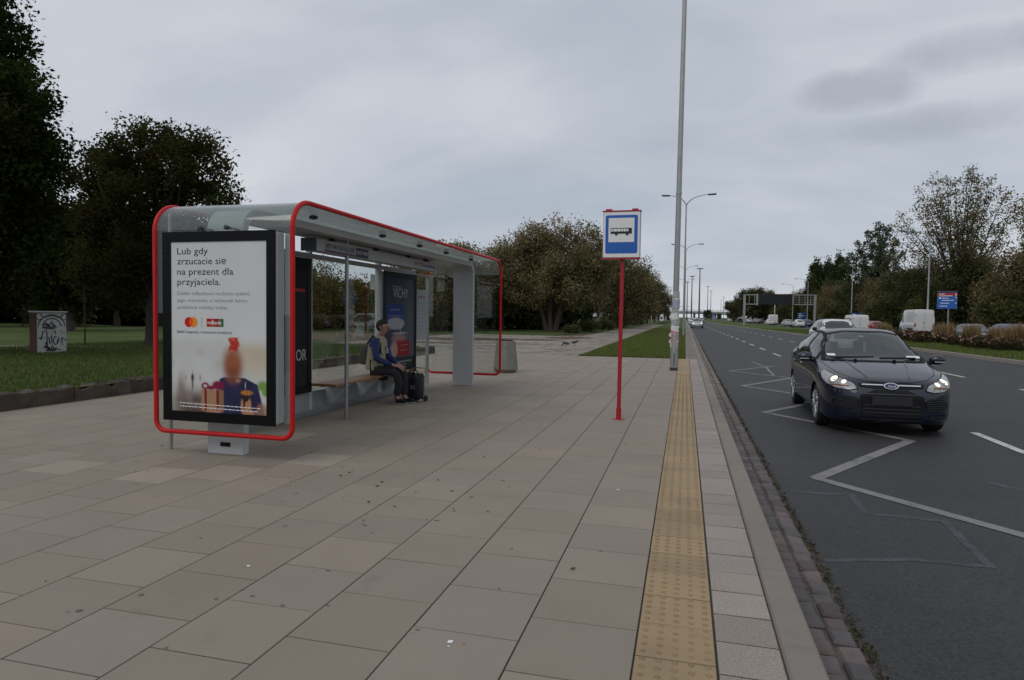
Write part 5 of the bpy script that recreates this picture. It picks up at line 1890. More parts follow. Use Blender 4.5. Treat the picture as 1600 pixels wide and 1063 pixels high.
# ------------------------------------------------------------------ street lamps
def lamp_post(name, label, loc, h, r0, r1, arms, rz, group, mat='zinc', reach=1.7, rise=.9, posters=False, sleeve=False):
    """tapering post; each arm springs from the top and bends out to a flat lamp head; arms = angles about z"""
    t = thing(name, label, 'street lamp', loc, rz, group)
    mb = MB()
    mb.tube([(0, 0, 0), (0, 0, h * .5), (0, 0, h)], [r0, (r0 + r1) / 2, r1], 16)
    mb.cyl((0, 0, h * .46), (0, 0, h * .46 + .05), (r0 + r1) / 2 + .008, n=16)
    mb.build('pole', mat, t, smooth=True, local=True)
    if sleeve:
        mb = MB()
        mb.tube([(0, 0, 0), (0, 0, 1.0), (0, 0, 1.12)], [r0 * 1.22, r0 * 1.2, r0 * 1.0], 16)
        sl = mb.build('pole_sleeve', mat, t, smooth=True, local=True)
        MB().cyl((0, 0, 0), (0, 0, .085), r0 * 1.3, n=16).build('foot_cap', 'dark_steel', sl, smooth=True, local=True)
        MB().box(-.012, .012, -r0 * 1.23, -r0 * 1.19, .12, .48).build('service_slot', 'dark_steel', sl, local=True)
        MB().cyl((-.02, -r0 * 1.0, 2.02), (-.02, -r0 * 1.08, 2.02), .04, n=12).build('pole_tag', 'dark_steel', t, local=True)
    for a, L_ in arms:
        d = Vector((math.cos(a), math.sin(a), 0))
        P = []
        for k in range(11):
            s = k / 10
            P.append(d * (L_ * s ** 1.6 * .93) + Vector((0, 0, h - .05 + rise * math.sin(s * PI / 2) ** .9)))
        arm = MB().tube(P, [r1 * (.95 - .45 * k / 10) for k in range(11)], 10).build('arm', mat, t, smooth=True, local=True)
        e = P[-1]
        side = Vector((-d.y, d.x, 0))
        poly = chaikin([(-.10, -.09), (.28, -.14), (.62, -.11), (.62, .11), (.28, .14), (-.10, .09)], 1)
        mb = MB()
        n = len(poly)
        V = [e + d * (u * .9 - .02) + side * v * sc + Vector((0, 0, z + u * .04)) for z, sc in ((-.055, .8), (-.02, 1), (.035, .85), (.06, .5)) for u, v in poly]
        F = [(i * n + k, i * n + (k + 1) % n, (i + 1) * n + (k + 1) % n, (i + 1) * n + k) for i in range(3) for k in range(n)] + [tuple(range(n)), tuple(range(3 * n, 4 * n))]
        mb.add(V, F)
        mb.build('lamp_head', 'dark_steel', arm, smooth=True, local=True)
    return t


near = lamp_post('street_lamp', 'tall grey street lamp plastered with paper bills beside the yellow tactile strip', (-.275, 18.7, 0), 10.5, .085, .058, [(0, 1.9), (PI, 1.9)], 0, 'lamp posts along the grass verge', sleeve=True)
near.rotation_euler = (0, R(0.4), 0)
q = random.Random(31)
zs_ = [(.62, .78, 'paper_white', .05), (.76, .98, 'paper_pink', .03), (.94, 1.12, 'paper_pink', 0), (1.10, 1.26, 'paper_white', -.04), (1.24, 1.42, 'paper_grey', 0), (1.40, 1.58, 'paper_white', .03), (1.55, 1.72, 'paper_grey', -.02), (1.70, 1.95, 'paper_blue', 0), (1.93, 2.04, 'paper_white', .02), (2.02, 2.2, 'paper_grey', -.03)]
for nme, c in (('paper_white', (.68, .67, .65)), ('paper_pink', (.55, .2, .24)), ('paper_grey', (.38, .38, .38)), ('paper_blue', (.36, .38, .46))):
    pm(nme, c, .85, var=.18, vscale=18, stain=(14, .58, (.15, .14, .14), .6))
for k, (a, b, m_, tw) in enumerate(zs_):
    mb = MB()
    V, F = [], []
    nA = 14
    a0 = q.uniform(-2.9, -2.3)
    span = q.uniform(2.2, 3.6)
    for j in range(5):
        for i in range(nA + 1):
            s = i / nA
            ang = a0 + span * s
            lift = .012 * max(0, abs(s - .5) - .3) / .2 * q.uniform(.2, 2.6) + q.uniform(0, .003)
            r_ = .094 + .002 * (k % 2) + lift
            z = a + (b - a) * j / 4 + tw * s + (q.uniform(-.014, .014) if j in (0, 4) else 0)
            V.append((r_ * math.cos(ang), r_ * math.sin(ang), z))
    for j in range(4):
        F += [(j * (nA + 1) + i, j * (nA + 1) + i + 1, (j + 1) * (nA + 1) + i + 1, (j + 1) * (nA + 1) + i) for i in range(nA)]
    mb.add(V, F)
    mb.build('paper_bill', m_, near, local=True, fix=False)
for k in range(4):                       # loose corners that stand away from the post
    z = (.74, .92, 1.42, 1.62)[k]
    V = [(-.09, -.05, z), (-.15 - .04 * q.random(), -.07, z + .03), (-.14, -.06, z + .11), (-.09, -.06, z + .13)]
    MB().add(V, [(0, 1, 2, 3)]).build('paper_bill', 'paper_white', near, local=True, fix=False)
LG = 'lamp posts along the grass verge'
lampB = lamp_post('street_lamp', 'slender two-armed street lamp on the verge just behind the post with paper bills', (-.12, 55.0, 0), 10.4, .085, .05, [(0, 1.9), (PI, 1.5)], 0, LG, rise=.9)
for y, lab in ((92, 'third street lamp along the verge, its right arm lamp seen above the flyover'), (131, 'fourth street lamp along the verge, its crossarms just beside the papered post'), (176, 'smallest street lamp of the verge row, seen close behind the papered post')):
    dup(lampB, (-.1, y, 0), 0, lab, LG)
RG = 'lamp posts beyond the far carriageway'
lampR = lamp_post('roadside_lamp', 'white one-armed street lamp to the left of the blue direction sign', (24.7, 78.3, 0), 10.1, .10, .06, [(PI, 2.7)], 0, RG, mat='sign_grey', rise=.85)
for x, y, lab, rz in ((28.2, 127, 'white street lamp seen end-on in front of the dark wood behind the cream van', R(75)), (28.0, 169, 'white street lamp in front of the poplars standing right behind the gantry', 0), (28.4, 194, 'white street lamp seen through the gantry lattice right of the dark board', 0), (22.5, 247, 'thin white street lamp seen left of the dark gantry board', R(20))):
    dup(lampR, (x, y, 0), rz, lab, RG)
sp_ = thing('flag_pole', 'short pale post rising from the queue below the dark gantry board', 'post', (19.9, 162, 0))
MB().cyl((19.9, 162, 0), (19.9, 162, 5.4), .09, n=10).build('pole', 'white_car_paint', sp_)
MG = 'tall light masts by the flyover'
mast = thing('light_mast', 'tallest dark light mast on the skyline over the flyover', 'light mast', (5.1, 263, 0), 0, MG)
MB().tube([(0, 0, -.2), (0, 0, 20)], [.34, .16], 10).build('pole', 'dark_steel', mast, local=True)
mb = MB()
mb.cyl((0, 0, 19.9), (0, 0, 20.2), .5, n=12)
for k in range(6):
    a = k * PI / 3
    mb.obox((math.cos(a) * .95, math.sin(a) * .95, 20.05), (.6, .5, .22), Matrix.Rotation(a, 3, 'Z'))
mb.build('lamp_ring', 'dark_steel', mast, local=True)
for px_, D, lab in ((.0086, 312, 'second light mast, left of the tallest one'), (.0022, 365, 'third light mast, close to the right of the verge lamps'), (.0311, 413, 'light mast over the little round tree right of the tallest mast'), (.0355, 487, 'thin light mast right of the one over the little round tree'), (.0498, 730, 'faintest light mast, left of the pair nearest the gantry'), (.0533, 630, 'faint light mast, right of the pair nearest the gantry')):
    dup(mast, (px_ * D, D, 0), .3, lab, MG, swap={'pole': 'zinc', 'lamp_ring': 'zinc'} if D > 400 else None)  # masts past this distance get a paler metal, haze put into the colour

# ------------------------------------------------------------------ gantry with the dark message board
gt = thing('sign_gantry', 'grey lattice gantry with a black message board across the far carriageway', 'gantry', (20.0, 146, 0))
GX0, GX1, GY = 11.95, 25.6, 146
for x in (GX0, GX1):
    MB().box(x - .22, x + .22, GY - .2, GY + .2, -.1, 6.35).build('gantry_leg', 'zinc', gt)
mb = MB()
for z in (4.35, 6.3):
    for y in (GY - .28, GY + .28):
        mb.box(GX0 + .23, GX1 - .23, y - .07, y + .07, z - .09, z + .09)
for x in np.linspace(GX0 + .9, GX1 - .9, 12):
    mb.box(x - .045, x + .045, GY - .3, GY - .26, 4.44, 6.21)
for z in (4.85, 5.3, 5.8):
    mb.box(20.9, GX1 - .3, GY + .26, GY + .3, z - .03, z + .03)
mb.build('lattice_beam', 'zinc', gt)
MB().box(14.6, 21.2, GY - .75, GY - .36, 4.25, 6.45).build('message_board', 'led_board', gt, bevel=.03)
MB().box(14.3, 14.6, GY - .5, GY + .32, 4.1, 6.5).build('board_end', 'zinc', gt)

# ------------------------------------------------------------------ flyover
fo = thing('flyover_bridge', 'long grey road flyover crossing the far end of the avenue', 'bridge', (-10, 470, 0))
mb = MB()
P = [(-150, 470, 5.6), (-40, 470, 5.6), (10, 470, 5.5), (40, 468, 4.9), (75, 460, 3.4), (110, 448, 1.8), (150, 430, .2)]
for a, b in zip(P[:-1], P[1:]):
    V = []
    for x, y, z in (a, b):
        V += [(x, y - 6, z), (x, y + 6, z), (x, y + 6, z - 1.3), (x, y + 2, z - 1.8), (x, y - 2, z - 1.8), (x, y - 6, z - 1.3)]
    mb.add(V, [(k, (k + 1) % 6, (k + 1) % 6 + 6, k + 6) for k in range(6)])
mb.build('bridge_deck', 'bridge_concrete', fo)
mb = MB()
for a, b in zip(P[:-1], P[1:]):
    for dz in (.35, .75, 1.1):
        mb.tube([(a[0], a[1] - 5.9, a[2] + dz), (b[0], b[1] - 5.9, b[2] + dz)], .09, 4)
    for k in range(8):
        s = k / 8
        x, y, z = [a[i] + (b[i] - a[i]) * s for i in range(3)]
        mb.box(x - .08, x + .08, y - 6, y - 5.85, z, z + 1.15)
mb.build('railing', 'zinc', fo)
for x in (-60, -34, -22, -8, 6, 17, 30, 44):
    MB().tube([(x, 470, -.2), (x, 470, 4.2)], .75, 10).build('bridge_pier', 'bridge_concrete', fo)
gs = thing('glass_pavilion', 'pale glazed pavilion with white columns under the left end of the flyover', 'building', (-13, 330, 0))
MB().box(-21, -6, 326, 336, 4.6, 5.1).build('roof', 'white_car_paint', gs)
for k in range(7):
    MB().tube([(-20.5 + k * 2.3, 326.5, 0), (-20.5 + k * 2.3, 326.5, 4.6)], .2, 8).build('column', 'white_car_paint', gs)
MB().box(-20, -6.6, 328, 335, 0, 4.4).build('glazed_wall', 'dark_glass', gs)
ft = thing('pole_frame', 'white goalpost frame standing before the flyover at the end of the footway', 'frame', (-7.2, 215, 0))
mb = MB()
for x in (-8.6, -6.6):
    mb.tube([(x, 215, 0), (x, 215, 4.6)], .11, 8)
mb.tube([(-11.5, 215, 4.6), (1.5, 215, 4.75)], .12, 8)
mb.build('frame_bars', 'white_car_paint', ft)
kb = thing('advert_pillar', 'small lit advert case with a round red and black picture at the end of the footway', 'advert case', (-5.7, 168, 0))
kb.scale = (.62, .62, .72)
MB().box(-6.5, -4.9, 167.7, 168, .5, 3.1).build('case', 'dark_steel', kb)
mb = MB()
mb.box(-6.38, -5.02, 167.66, 167.69, .65, 2.95)
mb.add([(-5.7 + .45 * math.cos(2 * PI * k / 16), 167.64, 1.6 + .45 * math.sin(2 * PI * k / 16)) for k in range(16)], [tuple(range(16))], 1)
mb.build('poster', ['sign_white', 'black_plastic'], kb)

# ------------------------------------------------------------------ direction signs
ds = thing('direction_sign', 'blue direction sign with two red bands on a single grey post behind the rose bed', 'direction sign', (17.0, 50.4, .1))
MB().cyl((17.18, 50.4, -.9), (17.18, 50.4, 2.4), .055, n=12).build('post', 'zinc', ds, smooth=True)
gx = Matrix.Rotation(R(-18), 3, 'Z')
fD = lambda u, v, d=0: tuple(Vector((17.05, 50.4, 2.42)) + gx @ Vector((u, -.09 - d, v)))
mb = MB()
mb.prism([(-.76, 0), (.76, 0), (.76, 1.6), (-.76, 1.6)], lambda u, v, d: fD(u, v, d), -.05, 0)
sgn = mb.build('sign_panel', 'sign_grey', ds)
mb = MB()


def rect(u0, u1, v0, v1, e, mi):
    mb.add([fD(u0, v0, e), fD(u1, v0, e), fD(u1, v1, e), fD(u0, v1, e)], [(0, 1, 2, 3)], mi)


rect(-.75, .75, .01, 1.12, .004, 0)
rect(-.75, .75, 1.13, 1.42, .004, 1)
rect(-.75, .75, 1.43, 1.59, .004, 2)
for u0, u1, v in ((-.6, -.2, 1.33), (-.6, .42, 1.17), (-.38, .1, .96), (-.4, .5, .76), (-.5, .1, .5), (-.55, 0, .24)):
    u = u0
    k = 0
    while u < u1:
        rect(u, u + .07, v - .035, v + .035 + (.02 if k % 3 == 0 else 0), .008, 3)
        u += .085
        k += 1
for u0, v in ((.6, 1.33), (.6, 1.17), (.62, .98), (.6, .52)):
    rect(u0, u0 + .1, v - .04, v + .05, .008, 3)
rect(-.62, -.46, .9, 1.04, .008, 3)
mb.build('sign_face', ['sign_blue', 'sign_red', 'ink_navy', 'sign_white'], sgn, fix=False)
ds.scale = (.74, .74, .74)
ds.location = (17.0, 50.4, .55)
bs = thing('roadside_sign', 'small blue sign on two legs just above the roof of the cream van', 'road sign', (26.9, 118, -.1), 0, 'small blue signs by the far carriageway')
bs.scale = (.62, .62, .8)
MB().box(-1.2, 1.2, -.05, .05, 1.6, 3.3).build('sign_panel', 'sign_blue_shaded', bs, local=True)
mb = MB()
for x, z, w in ((-.9, 2.9, .8), (-.9, 2.4, 1.3), (-.9, 1.95, .6)):
    mb.box(x, x + w, -.06, -.052, z, z + .16)
mb.build('sign_lettering', 'sign_white', bs, local=True)
for x in (-.8, .8):
    MB().cyl((x, .06, 0), (x, .06, 1.62), .06, n=8).build('post', 'zinc', bs, local=True)
for x, y, lab in ((25.4, 160, 'small blue sign beside the lamp post right of the gantry, above the queue'), (17.5, 285, 'blue sign left of the gantry in front of the flyover ramp'), (12.2, 300, 'pale blue sign farther left before the flyover, between the masts and the gantry')):
    dup(bs, (x, y, 0), 0, lab, 'small blue signs by the far carriageway', (.75, .75, .85))

# ------------------------------------------------------------------ painted cabinet in the park
cb_ = thing('utility_cabinet', 'white utility cabinet covered in black graffiti on the park lawn', 'cabinet', (-17.75, 14.95, LZ), R(70))
cb_.scale = (.74, .8, 1.02)
cbx = MB().box(-.5, .5, -.28, .28, 0, 1.12).build('cabinet_body', ['cabinet_white'], cb_, local=True, bevel=.008)
MB().box(-.53, -.502, -.285, .285, .02, 1.1).build('cabinet_side', 'cabinet_rust', cb_, local=True)
MB().box(-.56, .54, -.33, .33, 1.122, 1.165).build('cabinet_lid', 'zinc', cb_, local=True, bevel=.01)
MB().box(-.004, .004, -.284, -.281, .02, 1.1).build('door_seam', 'black_plastic', cbx, local=True)
mb = MB()
fG = lambda u, v: (u, -.285, v)
AR = lambda cx, cz, rx, rz_, a0, a1, n=12: [(cx + rx * math.cos(R(a0 + (a1 - a0) * k / n)), cz + rz_ * math.sin(R(a0 + (a1 - a0) * k / n))) for k in range(n + 1)]
for pts_, w in ((AR(0, .70, .46, .36, 5, 175, 20), .035), (AR(0, .70, .33, .26, 15, 165, 20), .03), (AR(-.42, 1.02, .1, .1, 0, 330), .022), (AR(.42, 1.02, .1, .1, 0, 330), .022),
                ([(-.3, .74), (-.2, .84), (-.1, .76), (0, .86), (.1, .74)], .05), ([(-.33, .70), (.12, .72)], .035), ([(-.2, .80), (-.05, .72)], .05), ([(.24, .78), (.38, .77)], .02),
                ([(-.45, .42), (-.3, .43)], .03), ([(-.37, .36), (-.3, .60), (-.17, .60), (-.16, .2)], .04), ([(-.26, .2), (-.05, .12), (-.2, .08), (.08, .06)], .05),
                ([(-.1, .44), (-.08, .25), (.0, .3), (-.02, .48)], .045), (AR(.12, .34, .07, .11, 60, 380), .035), ([(.2, .26), (.24, .46), (.3, .3), (.34, .42)], .035), ([(.34, .2), (.36, .42), (.48, .34), (.5, .35)], .035), ([(-.3, .15), (.1, .1), (.3, .08)], .03), ([(-.28, .78), (-.22, .7), (-.1, .8), (-.04, .68), (.06, .8), (.16, .7)], .04), ([(-.25, .66), (.1, .68)], .03), ([(-.22, .3), (-.1, .08), (.02, .2), (.1, .05), (.14, .16)], .05), ([(-.4, 1.06), (-.2, .98), (0, 1.05), (.2, .98), (.42, 1.06)], .02), ([(.3, .62), (.36, .55), (.44, .6)], .015)):
    ribbon(mb, pts_, fG, w)
mb.build('graffiti', 'ink_black', cbx, local=True, fix=False)
mb = MB()
ribbon(mb, [(.05, .62), (.14, .52), (.12, .66), (.1, .54)], lambda u, v: (u, -.2845, v), .03)
mb.build('graffiti', 'tail_red', cbx, local=True, fix=False)

# ------------------------------------------------------------------ two crows on the old slabs
def bird(label, loc, rz, peck):
    t = thing('crow', label, 'bird', loc, rz, 'crows on the old slabs')
    prof = [(-.20, .12, .012), (-.12, .135, .04), (-.04, .15, .062), (.05, .165, .06), (.11, .18, .045), (.15, .20, .035)]
    hd = [(.17, .10, .033), (.20, .06, .03), (.235, .035, .012), (.26, .02, .004)] if peck else [(.18, .235, .034), (.215, .25, .03), (.25, .245, .012), (.275, .24, .004)]
    P = prof + hd
    MB().tube([(x, 0, z) for x, z, r_ in P], [r_ for x, z, r_ in P], 10).build('body', 'bird', t, smooth=True, local=True)
    for sg in (-1, 1):
        MB().tube([(0, sg * .025, .12), (.01, sg * .028, .05), (0, sg * .03, .0), (.03, sg * .03, .002)], [.012, .006, .005, .004], 6).build('leg', 'bird', t, local=True)
    return t


bird('black crow standing on the old slabs, beak down, nearer of the two', (-5.42, 30.8, .004), R(170), True)
bird('black crow on the old slabs standing just behind the pecking one', (-5.28, 32.3, .004), R(-25), False)


# ------------------------------------------------------------------ seated person, rucksack, shopping trolley
PY = 9.93
pe = thing('person', 'person in beige vest over a blue shirt sitting on the shelter bench facing the road', 'person', (-4.72, PY, 0))
PO = (-4.72, PY, 0)
hip, kneeX = -4.94, -4.50


def chain(*ks):
    return list(zip(ks[:-1], ks[1:]))


arm = {}
for sg, s in ((-1, 'r'), (1, 'l')):
    arm.update({'sh' + s: (-4.875, PY + sg * .175, 1.02, .055), 'el' + s: (-4.80, PY + sg * .235, .735, .045), 'wr' + s: (-4.575, PY + sg * .10, .635, .028)})
body_n = {'pel': (hip, PY, .55, .12, .15), 'wst': (-4.93, PY, .72, .10, .13), 'chs': (-4.90, PY, .92, .105, .15), 'nk0': (-4.865, PY, 1.075, .06), 'nk1': (-4.835, PY, 1.13, .052), 'hd0': (-4.80, PY, 1.19, .075, .07), 'hd1': (-4.79, PY, 1.255, .10, .082), 'hd2': (-4.80, PY, 1.315, .088, .075)}
body_n.update(arm)
for sg, s in ((-1, 'r'), (1, 'l')):
    body_n.update({'hp' + s: (-4.88, PY + sg * .09, .53, .085), 'kn' + s: (kneeX + .02 * sg, PY + sg * .095, .505, .058), 'cf' + s: (kneeX + .03, PY + sg * .09, .33, .05), 'an' + s: (kneeX + .02 + .03 * sg, PY + sg * .085, .085, .036), 'tw' + s: (kneeX + .17 + .03 * sg, PY + sg * .10, .045, .03)})
    h0 = (-4.535, PY + sg * .06, .618)
    body_n['pm' + s] = (h0[0], h0[1], h0[2], .032, .018)
    body_n['pq' + s] = (h0[0] + .045, h0[1] - sg * .02, h0[2] - .018, .034, .016)
ed = chain('pel', 'wst', 'chs', 'nk0', 'nk1', 'hd0', 'hd1', 'hd2')
for s in 'rl':
    ed += chain('chs', 'sh' + s, 'el' + s, 'wr' + s, 'pm' + s, 'pq' + s) + chain('pel', 'hp' + s, 'kn' + s, 'cf' + s, 'an' + s, 'tw' + s)
# five fingers on each hand, bent round what they hold in the lap
for sg, s in ((-1, 'r'), (1, 'l')):
    bx_, by_, bz_ = body_n['pq' + s][:3]
    for k in range(4):
        o_ = (k - 1.5) * .017
        ln = (.9, 1.05, 1.0, .8)[k]
        a1, a2, a3 = (bx_ + .03, by_ + o_ * .5 - sg * .006, bz_ + o_ - .004), (bx_ + .055 * ln, by_ + o_ * .4 - sg * .012, bz_ + o_ - .022), (bx_ + .052 * ln, by_ + o_ * .3 - sg * .022, bz_ + o_ - .042)
        for q_, a in zip('abc', (a1, a2, a3)):
            body_n[f'f{k}{q_}{s}'] = (*a, .0085)
        ed += chain('pq' + s, f'f{k}a{s}', f'f{k}b{s}', f'f{k}c{s}')
    body_n['ta' + s] = (bx_ - .02, by_ - sg * .025, bz_ + .02, .0105)
    body_n['tb' + s] = (bx_ + .012, by_ - sg * .038, bz_ + .022, .009)
    ed += chain('pm' + s, 'ta' + s, 'tb' + s)
skin('body', body_n, ed, 'pel', 'skin', pe, 2, PO)
# face: nose, brow, ears and eyes on the head that looks towards the road
mb = MB()
mb.tube([(-4.70, PY, 1.275), (-4.685, PY, 1.25), (-4.668, PY, 1.228), (-4.69, PY, 1.218)], [.010, .013, .017, .012], 8)
mb.tube([(-4.705, PY - .028, 1.188), (-4.692, PY, 1.188), (-4.705, PY + .028, 1.188)], [.005, .008, .005], 6)
for sg in (-1, 1):
    mb.tube([(-4.80, PY + sg * .082, 1.275), (-4.812, PY + sg * .092, 1.25), (-4.80, PY + sg * .082, 1.218)], [.012, .02, .010], 8)
mb.build('face_features', 'skin', pe, smooth=True)
for sg in (-1, 1):
    MB().lathe([(.001, -.01), (.009, -.004), (.009, .004), (.001, .01)], 8, (-4.706, PY + sg * .032, 1.262)).build('eye', 'ink_black', pe, smooth=True)
mb = MB()
na, nb = 20, 14
for j in range(nb + 1):
    for i in range(na):
        th_, ph = PI * j / nb, 2 * PI * i / na
        mb.v.append((-4.815 + .112 * math.sin(th_) * math.cos(ph), PY + .098 * math.sin(th_) * math.sin(ph), 1.272 + .108 * math.cos(th_)))
        mb.c.append((1, 1, 1))
for j in range(nb):
    for i in range(na):
        f_ = (j * na + i, j * na + (i + 1) % na, (j + 1) * na + (i + 1) % na, (j + 1) * na + i)
        cx_, cz_ = sum(mb.v[k][0] for k in f_) / 4, sum(mb.v[k][2] for k in f_) / 4
        if (cx_ > -4.795 + .25 * (cz_ - 1.25) and cz_ < 1.31) or cz_ < 1.17:
            continue
        mb.f.append(f_)
        mb.m.append(0)
hro = mb.build('hair', 'hair', pe, smooth=True)
sm_ = hro.modifiers.new('thick', 'SOLIDIFY')
sm_.thickness = .012
sl = {k: (*v[:3], v[3] + .014) for k, v in arm.items()}
sl['cs'] = (-4.895, PY, .94, .115, .155)
sl['ws'] = (-4.925, PY, .72, .11, .14)
sl['nk'] = (-4.862, PY, 1.07, .07)
for s in 'rl':
    sl['wr' + s] = (*arm['wr' + s][:3], .036)
skin('blue_shirt', sl, chain('ws', 'cs', 'nk') + chain('cs', 'shr', 'elr', 'wrr') + chain('cs', 'shl', 'ell', 'wrl'), 'cs', 'blue_shirt', pe, 2, PO)
mb = MB()
rows = [(-4.93, .545, .145, .185), (-4.93, .62, .15, .188), (-4.925, .75, .138, .172), (-4.905, .88, .142, .174), (-4.89, .97, .135, .172), (-4.878, 1.03, .112, .160), (-4.868, 1.075, .082, .105), (-4.858, 1.10, .062, .07)]
nv_ = 28
for cx_, cz_, rx_, ry_ in rows:
    for k in range(nv_):
        a_ = 2 * PI * k / nv_
        g_ = 1 + .012 * math.sin(k * 2.7 + cz_ * 40)
        mb.v.append((cx_ + rx_ * g_ * math.copysign(abs(math.cos(a_)) ** .85, math.cos(a_)), PY + ry_ * g_ * math.copysign(abs(math.sin(a_)) ** .85, math.sin(a_)), cz_))
        mb.c.append((1, 1, 1))
for j in range(len(rows) - 1):
    for k in range(nv_):
        mb.f.append((j * nv_ + k, j * nv_ + (k + 1) % nv_, (j + 1) * nv_ + (k + 1) % nv_, (j + 1) * nv_ + k))
        mb.m.append(0)
vest = mb.build('vest', 'vest', pe, smooth=True)
mb = MB()
for z in (.66, .86):
    for sg in (-1, 1):
        mb.obox((-4.79 + (.0 if z < .8 else .015), PY + sg * .08, z), (.03, .09, .10), Matrix.Rotation(R(-8), 3, 'Y'))
mb.build('vest_pocket', 'vest', vest, bevel=.008)
MB().tube([(-4.83, PY - .05, 1.09), (-4.765, PY - .02, .98), (-4.75, PY, .86), (-4.765, PY + .02, .98), (-4.83, PY + .05, 1.09)], .006, 6).build('lanyard', 'ink_navy', vest)
tr_ = {'pel': (-4.935, PY, .54, .13, .17)}
te = []
for sg, s in ((-1, 'r'), (1, 'l')):
    tr_.update({'hp' + s: (-4.86, PY + sg * .09, .545, .098), 'kn' + s: (kneeX + .02 * sg, PY + sg * .095, .52, .075), 'cf' + s: (kneeX + .03, PY + sg * .09, .33, .070), 'an' + s: (kneeX + .015 + .03 * sg, PY + sg * .085, .12, .062)})
    te += chain('pel', 'hp' + s, 'kn' + s, 'cf' + s, 'an' + s)
skin('trousers', tr_, te, 'pel', 'trousers', pe, 2, PO)
for sg in (-1, 1):
    x0 = kneeX + .03 * sg
    sh = {'h': (x0 - .02, PY + sg * .087, .06, .045, .043), 'm': (x0 + .09, PY + sg * .093, .058, .042, .045), 't': (x0 + .19, PY + sg * .10, .042, .028, .043), 'a': (x0 + .01, PY + sg * .086, .11, .05)}
    so = skin('shoe', sh, chain('h', 'm', 't') + [('h', 'a')], 'h', 'black_plastic', pe, 2, PO)
    pl = [(x0 - .07, -.03), (x0 + .05, -.036), (x0 + .15, -.042), (x0 + .205, -.018), (x0 + .205, .018), (x0 + .15, .042), (x0 + .05, .036), (x0 - .07, .03)]
    MB().prism(chaikin(pl, 1), lambda u, v, d: (u, PY + sg * .095 + v, d), .004, .026).build('shoe_sole', 'shoe_sole', so)
rk = thing('rucksack', 'grey-brown rucksack worn on the back of the seated person', 'rucksack', (-5.08, PY, .6))
rn = {'a': (-5.085, PY, .62, .075, .13), 'b': (-5.10, PY, .78, .085, .145), 'c': (-5.075, PY, .93, .055, .11)}
skin('bag_body', rn, chain('a', 'b', 'c'), 'b', 'backpack_cloth', rk, 2, (-5.08, PY, .6))
for sg in (-1, 1):
    MB().tube([(-5.04, PY + sg * .09, .97), (-4.93, PY + sg * .11, 1.105), (-4.80, PY + sg * .115, 1.0), (-4.785, PY + sg * .13, .85), (-4.88, PY + sg * .165, .72), (-5.02, PY + sg * .12, .64)], .016, 8).build('strap', 'black_plastic', rk, smooth=True)
tl_ = thing('shopping_trolley', 'black shopping bag on a small metal trolley frame standing by the seated person', 'shopping trolley', (-4.37, 10.26, 0), R(-12))
mb = MB()
V = []
for z, w, d in ((.03, .12, .085), (.05, .13, .09), (.2, .135, .1), (.40, .145, .085), (.48, .148, .03)):
    V += [(a * w, b * d, z) for a, b in chaikin([(-1.06, -1), (1.06, -1), (1.06, 1), (-1.06, 1)], 1)]
n = len(V) // 5
mb.add(V, [(i * n + k, i * n + (k + 1) % n, (i + 1) * n + (k + 1) % n, (i + 1) * n + k) for i in range(4) for k in range(n)] + [tuple(range(n)), tuple(range(4 * n, 5 * n))])
bgb = mb.build('bag_body', 'bag_black', tl_, smooth=True, local=True)
mb = MB()
put_text(mb, 'SS', lambda u, v: (u - .01, -.1045, .22 + v), -.02, 0, .085, .1, 0, shear=.2)
mb.build('bag_lettering', 'sign_grey', bgb, local=True, fix=False)
for sg in (-1, 1):
    MB().tube([(sg * .06 - .05, -.05, .45), (sg * .03 - .02, -.06, .53), (sg * .03 + .04, -.06, .53), (sg * .06 + .04, -.05, .45)], .009, 6).build('bag_handle', 'black_plastic', bgb, local=True, smooth=True)
mb = MB()
for x in (-.13, .13):
    mb.tube([(x, .10, .06), (x, .105, .56)], .008, 8)
for z in (.06, .42, .56):
    mb.tube([(-.13, .105, z), (.13, .105, z)], .008, 8)
mb.tube([(-.13, .1, .06), (-.13, -.06, .03), (.13, -.06, .03), (.13, .1, .06)], .008, 8)
mb.build('trolley_frame', 'chrome', tl_, local=True, smooth=True)
for x in (-.15, .15):
    MB().lathe([(.01, -.015), (.05, -.012), (.05, .012), (.01, .015)], 16, (x, .1, .05), axis='x').build('trolley_wheel', 'tyre', tl_, local=True, smooth=True)

# ------------------------------------------------------------------ trees and bushes
LAT, DEP = np.array([.967, -.254, 0]), np.array([.254, .967, 0])


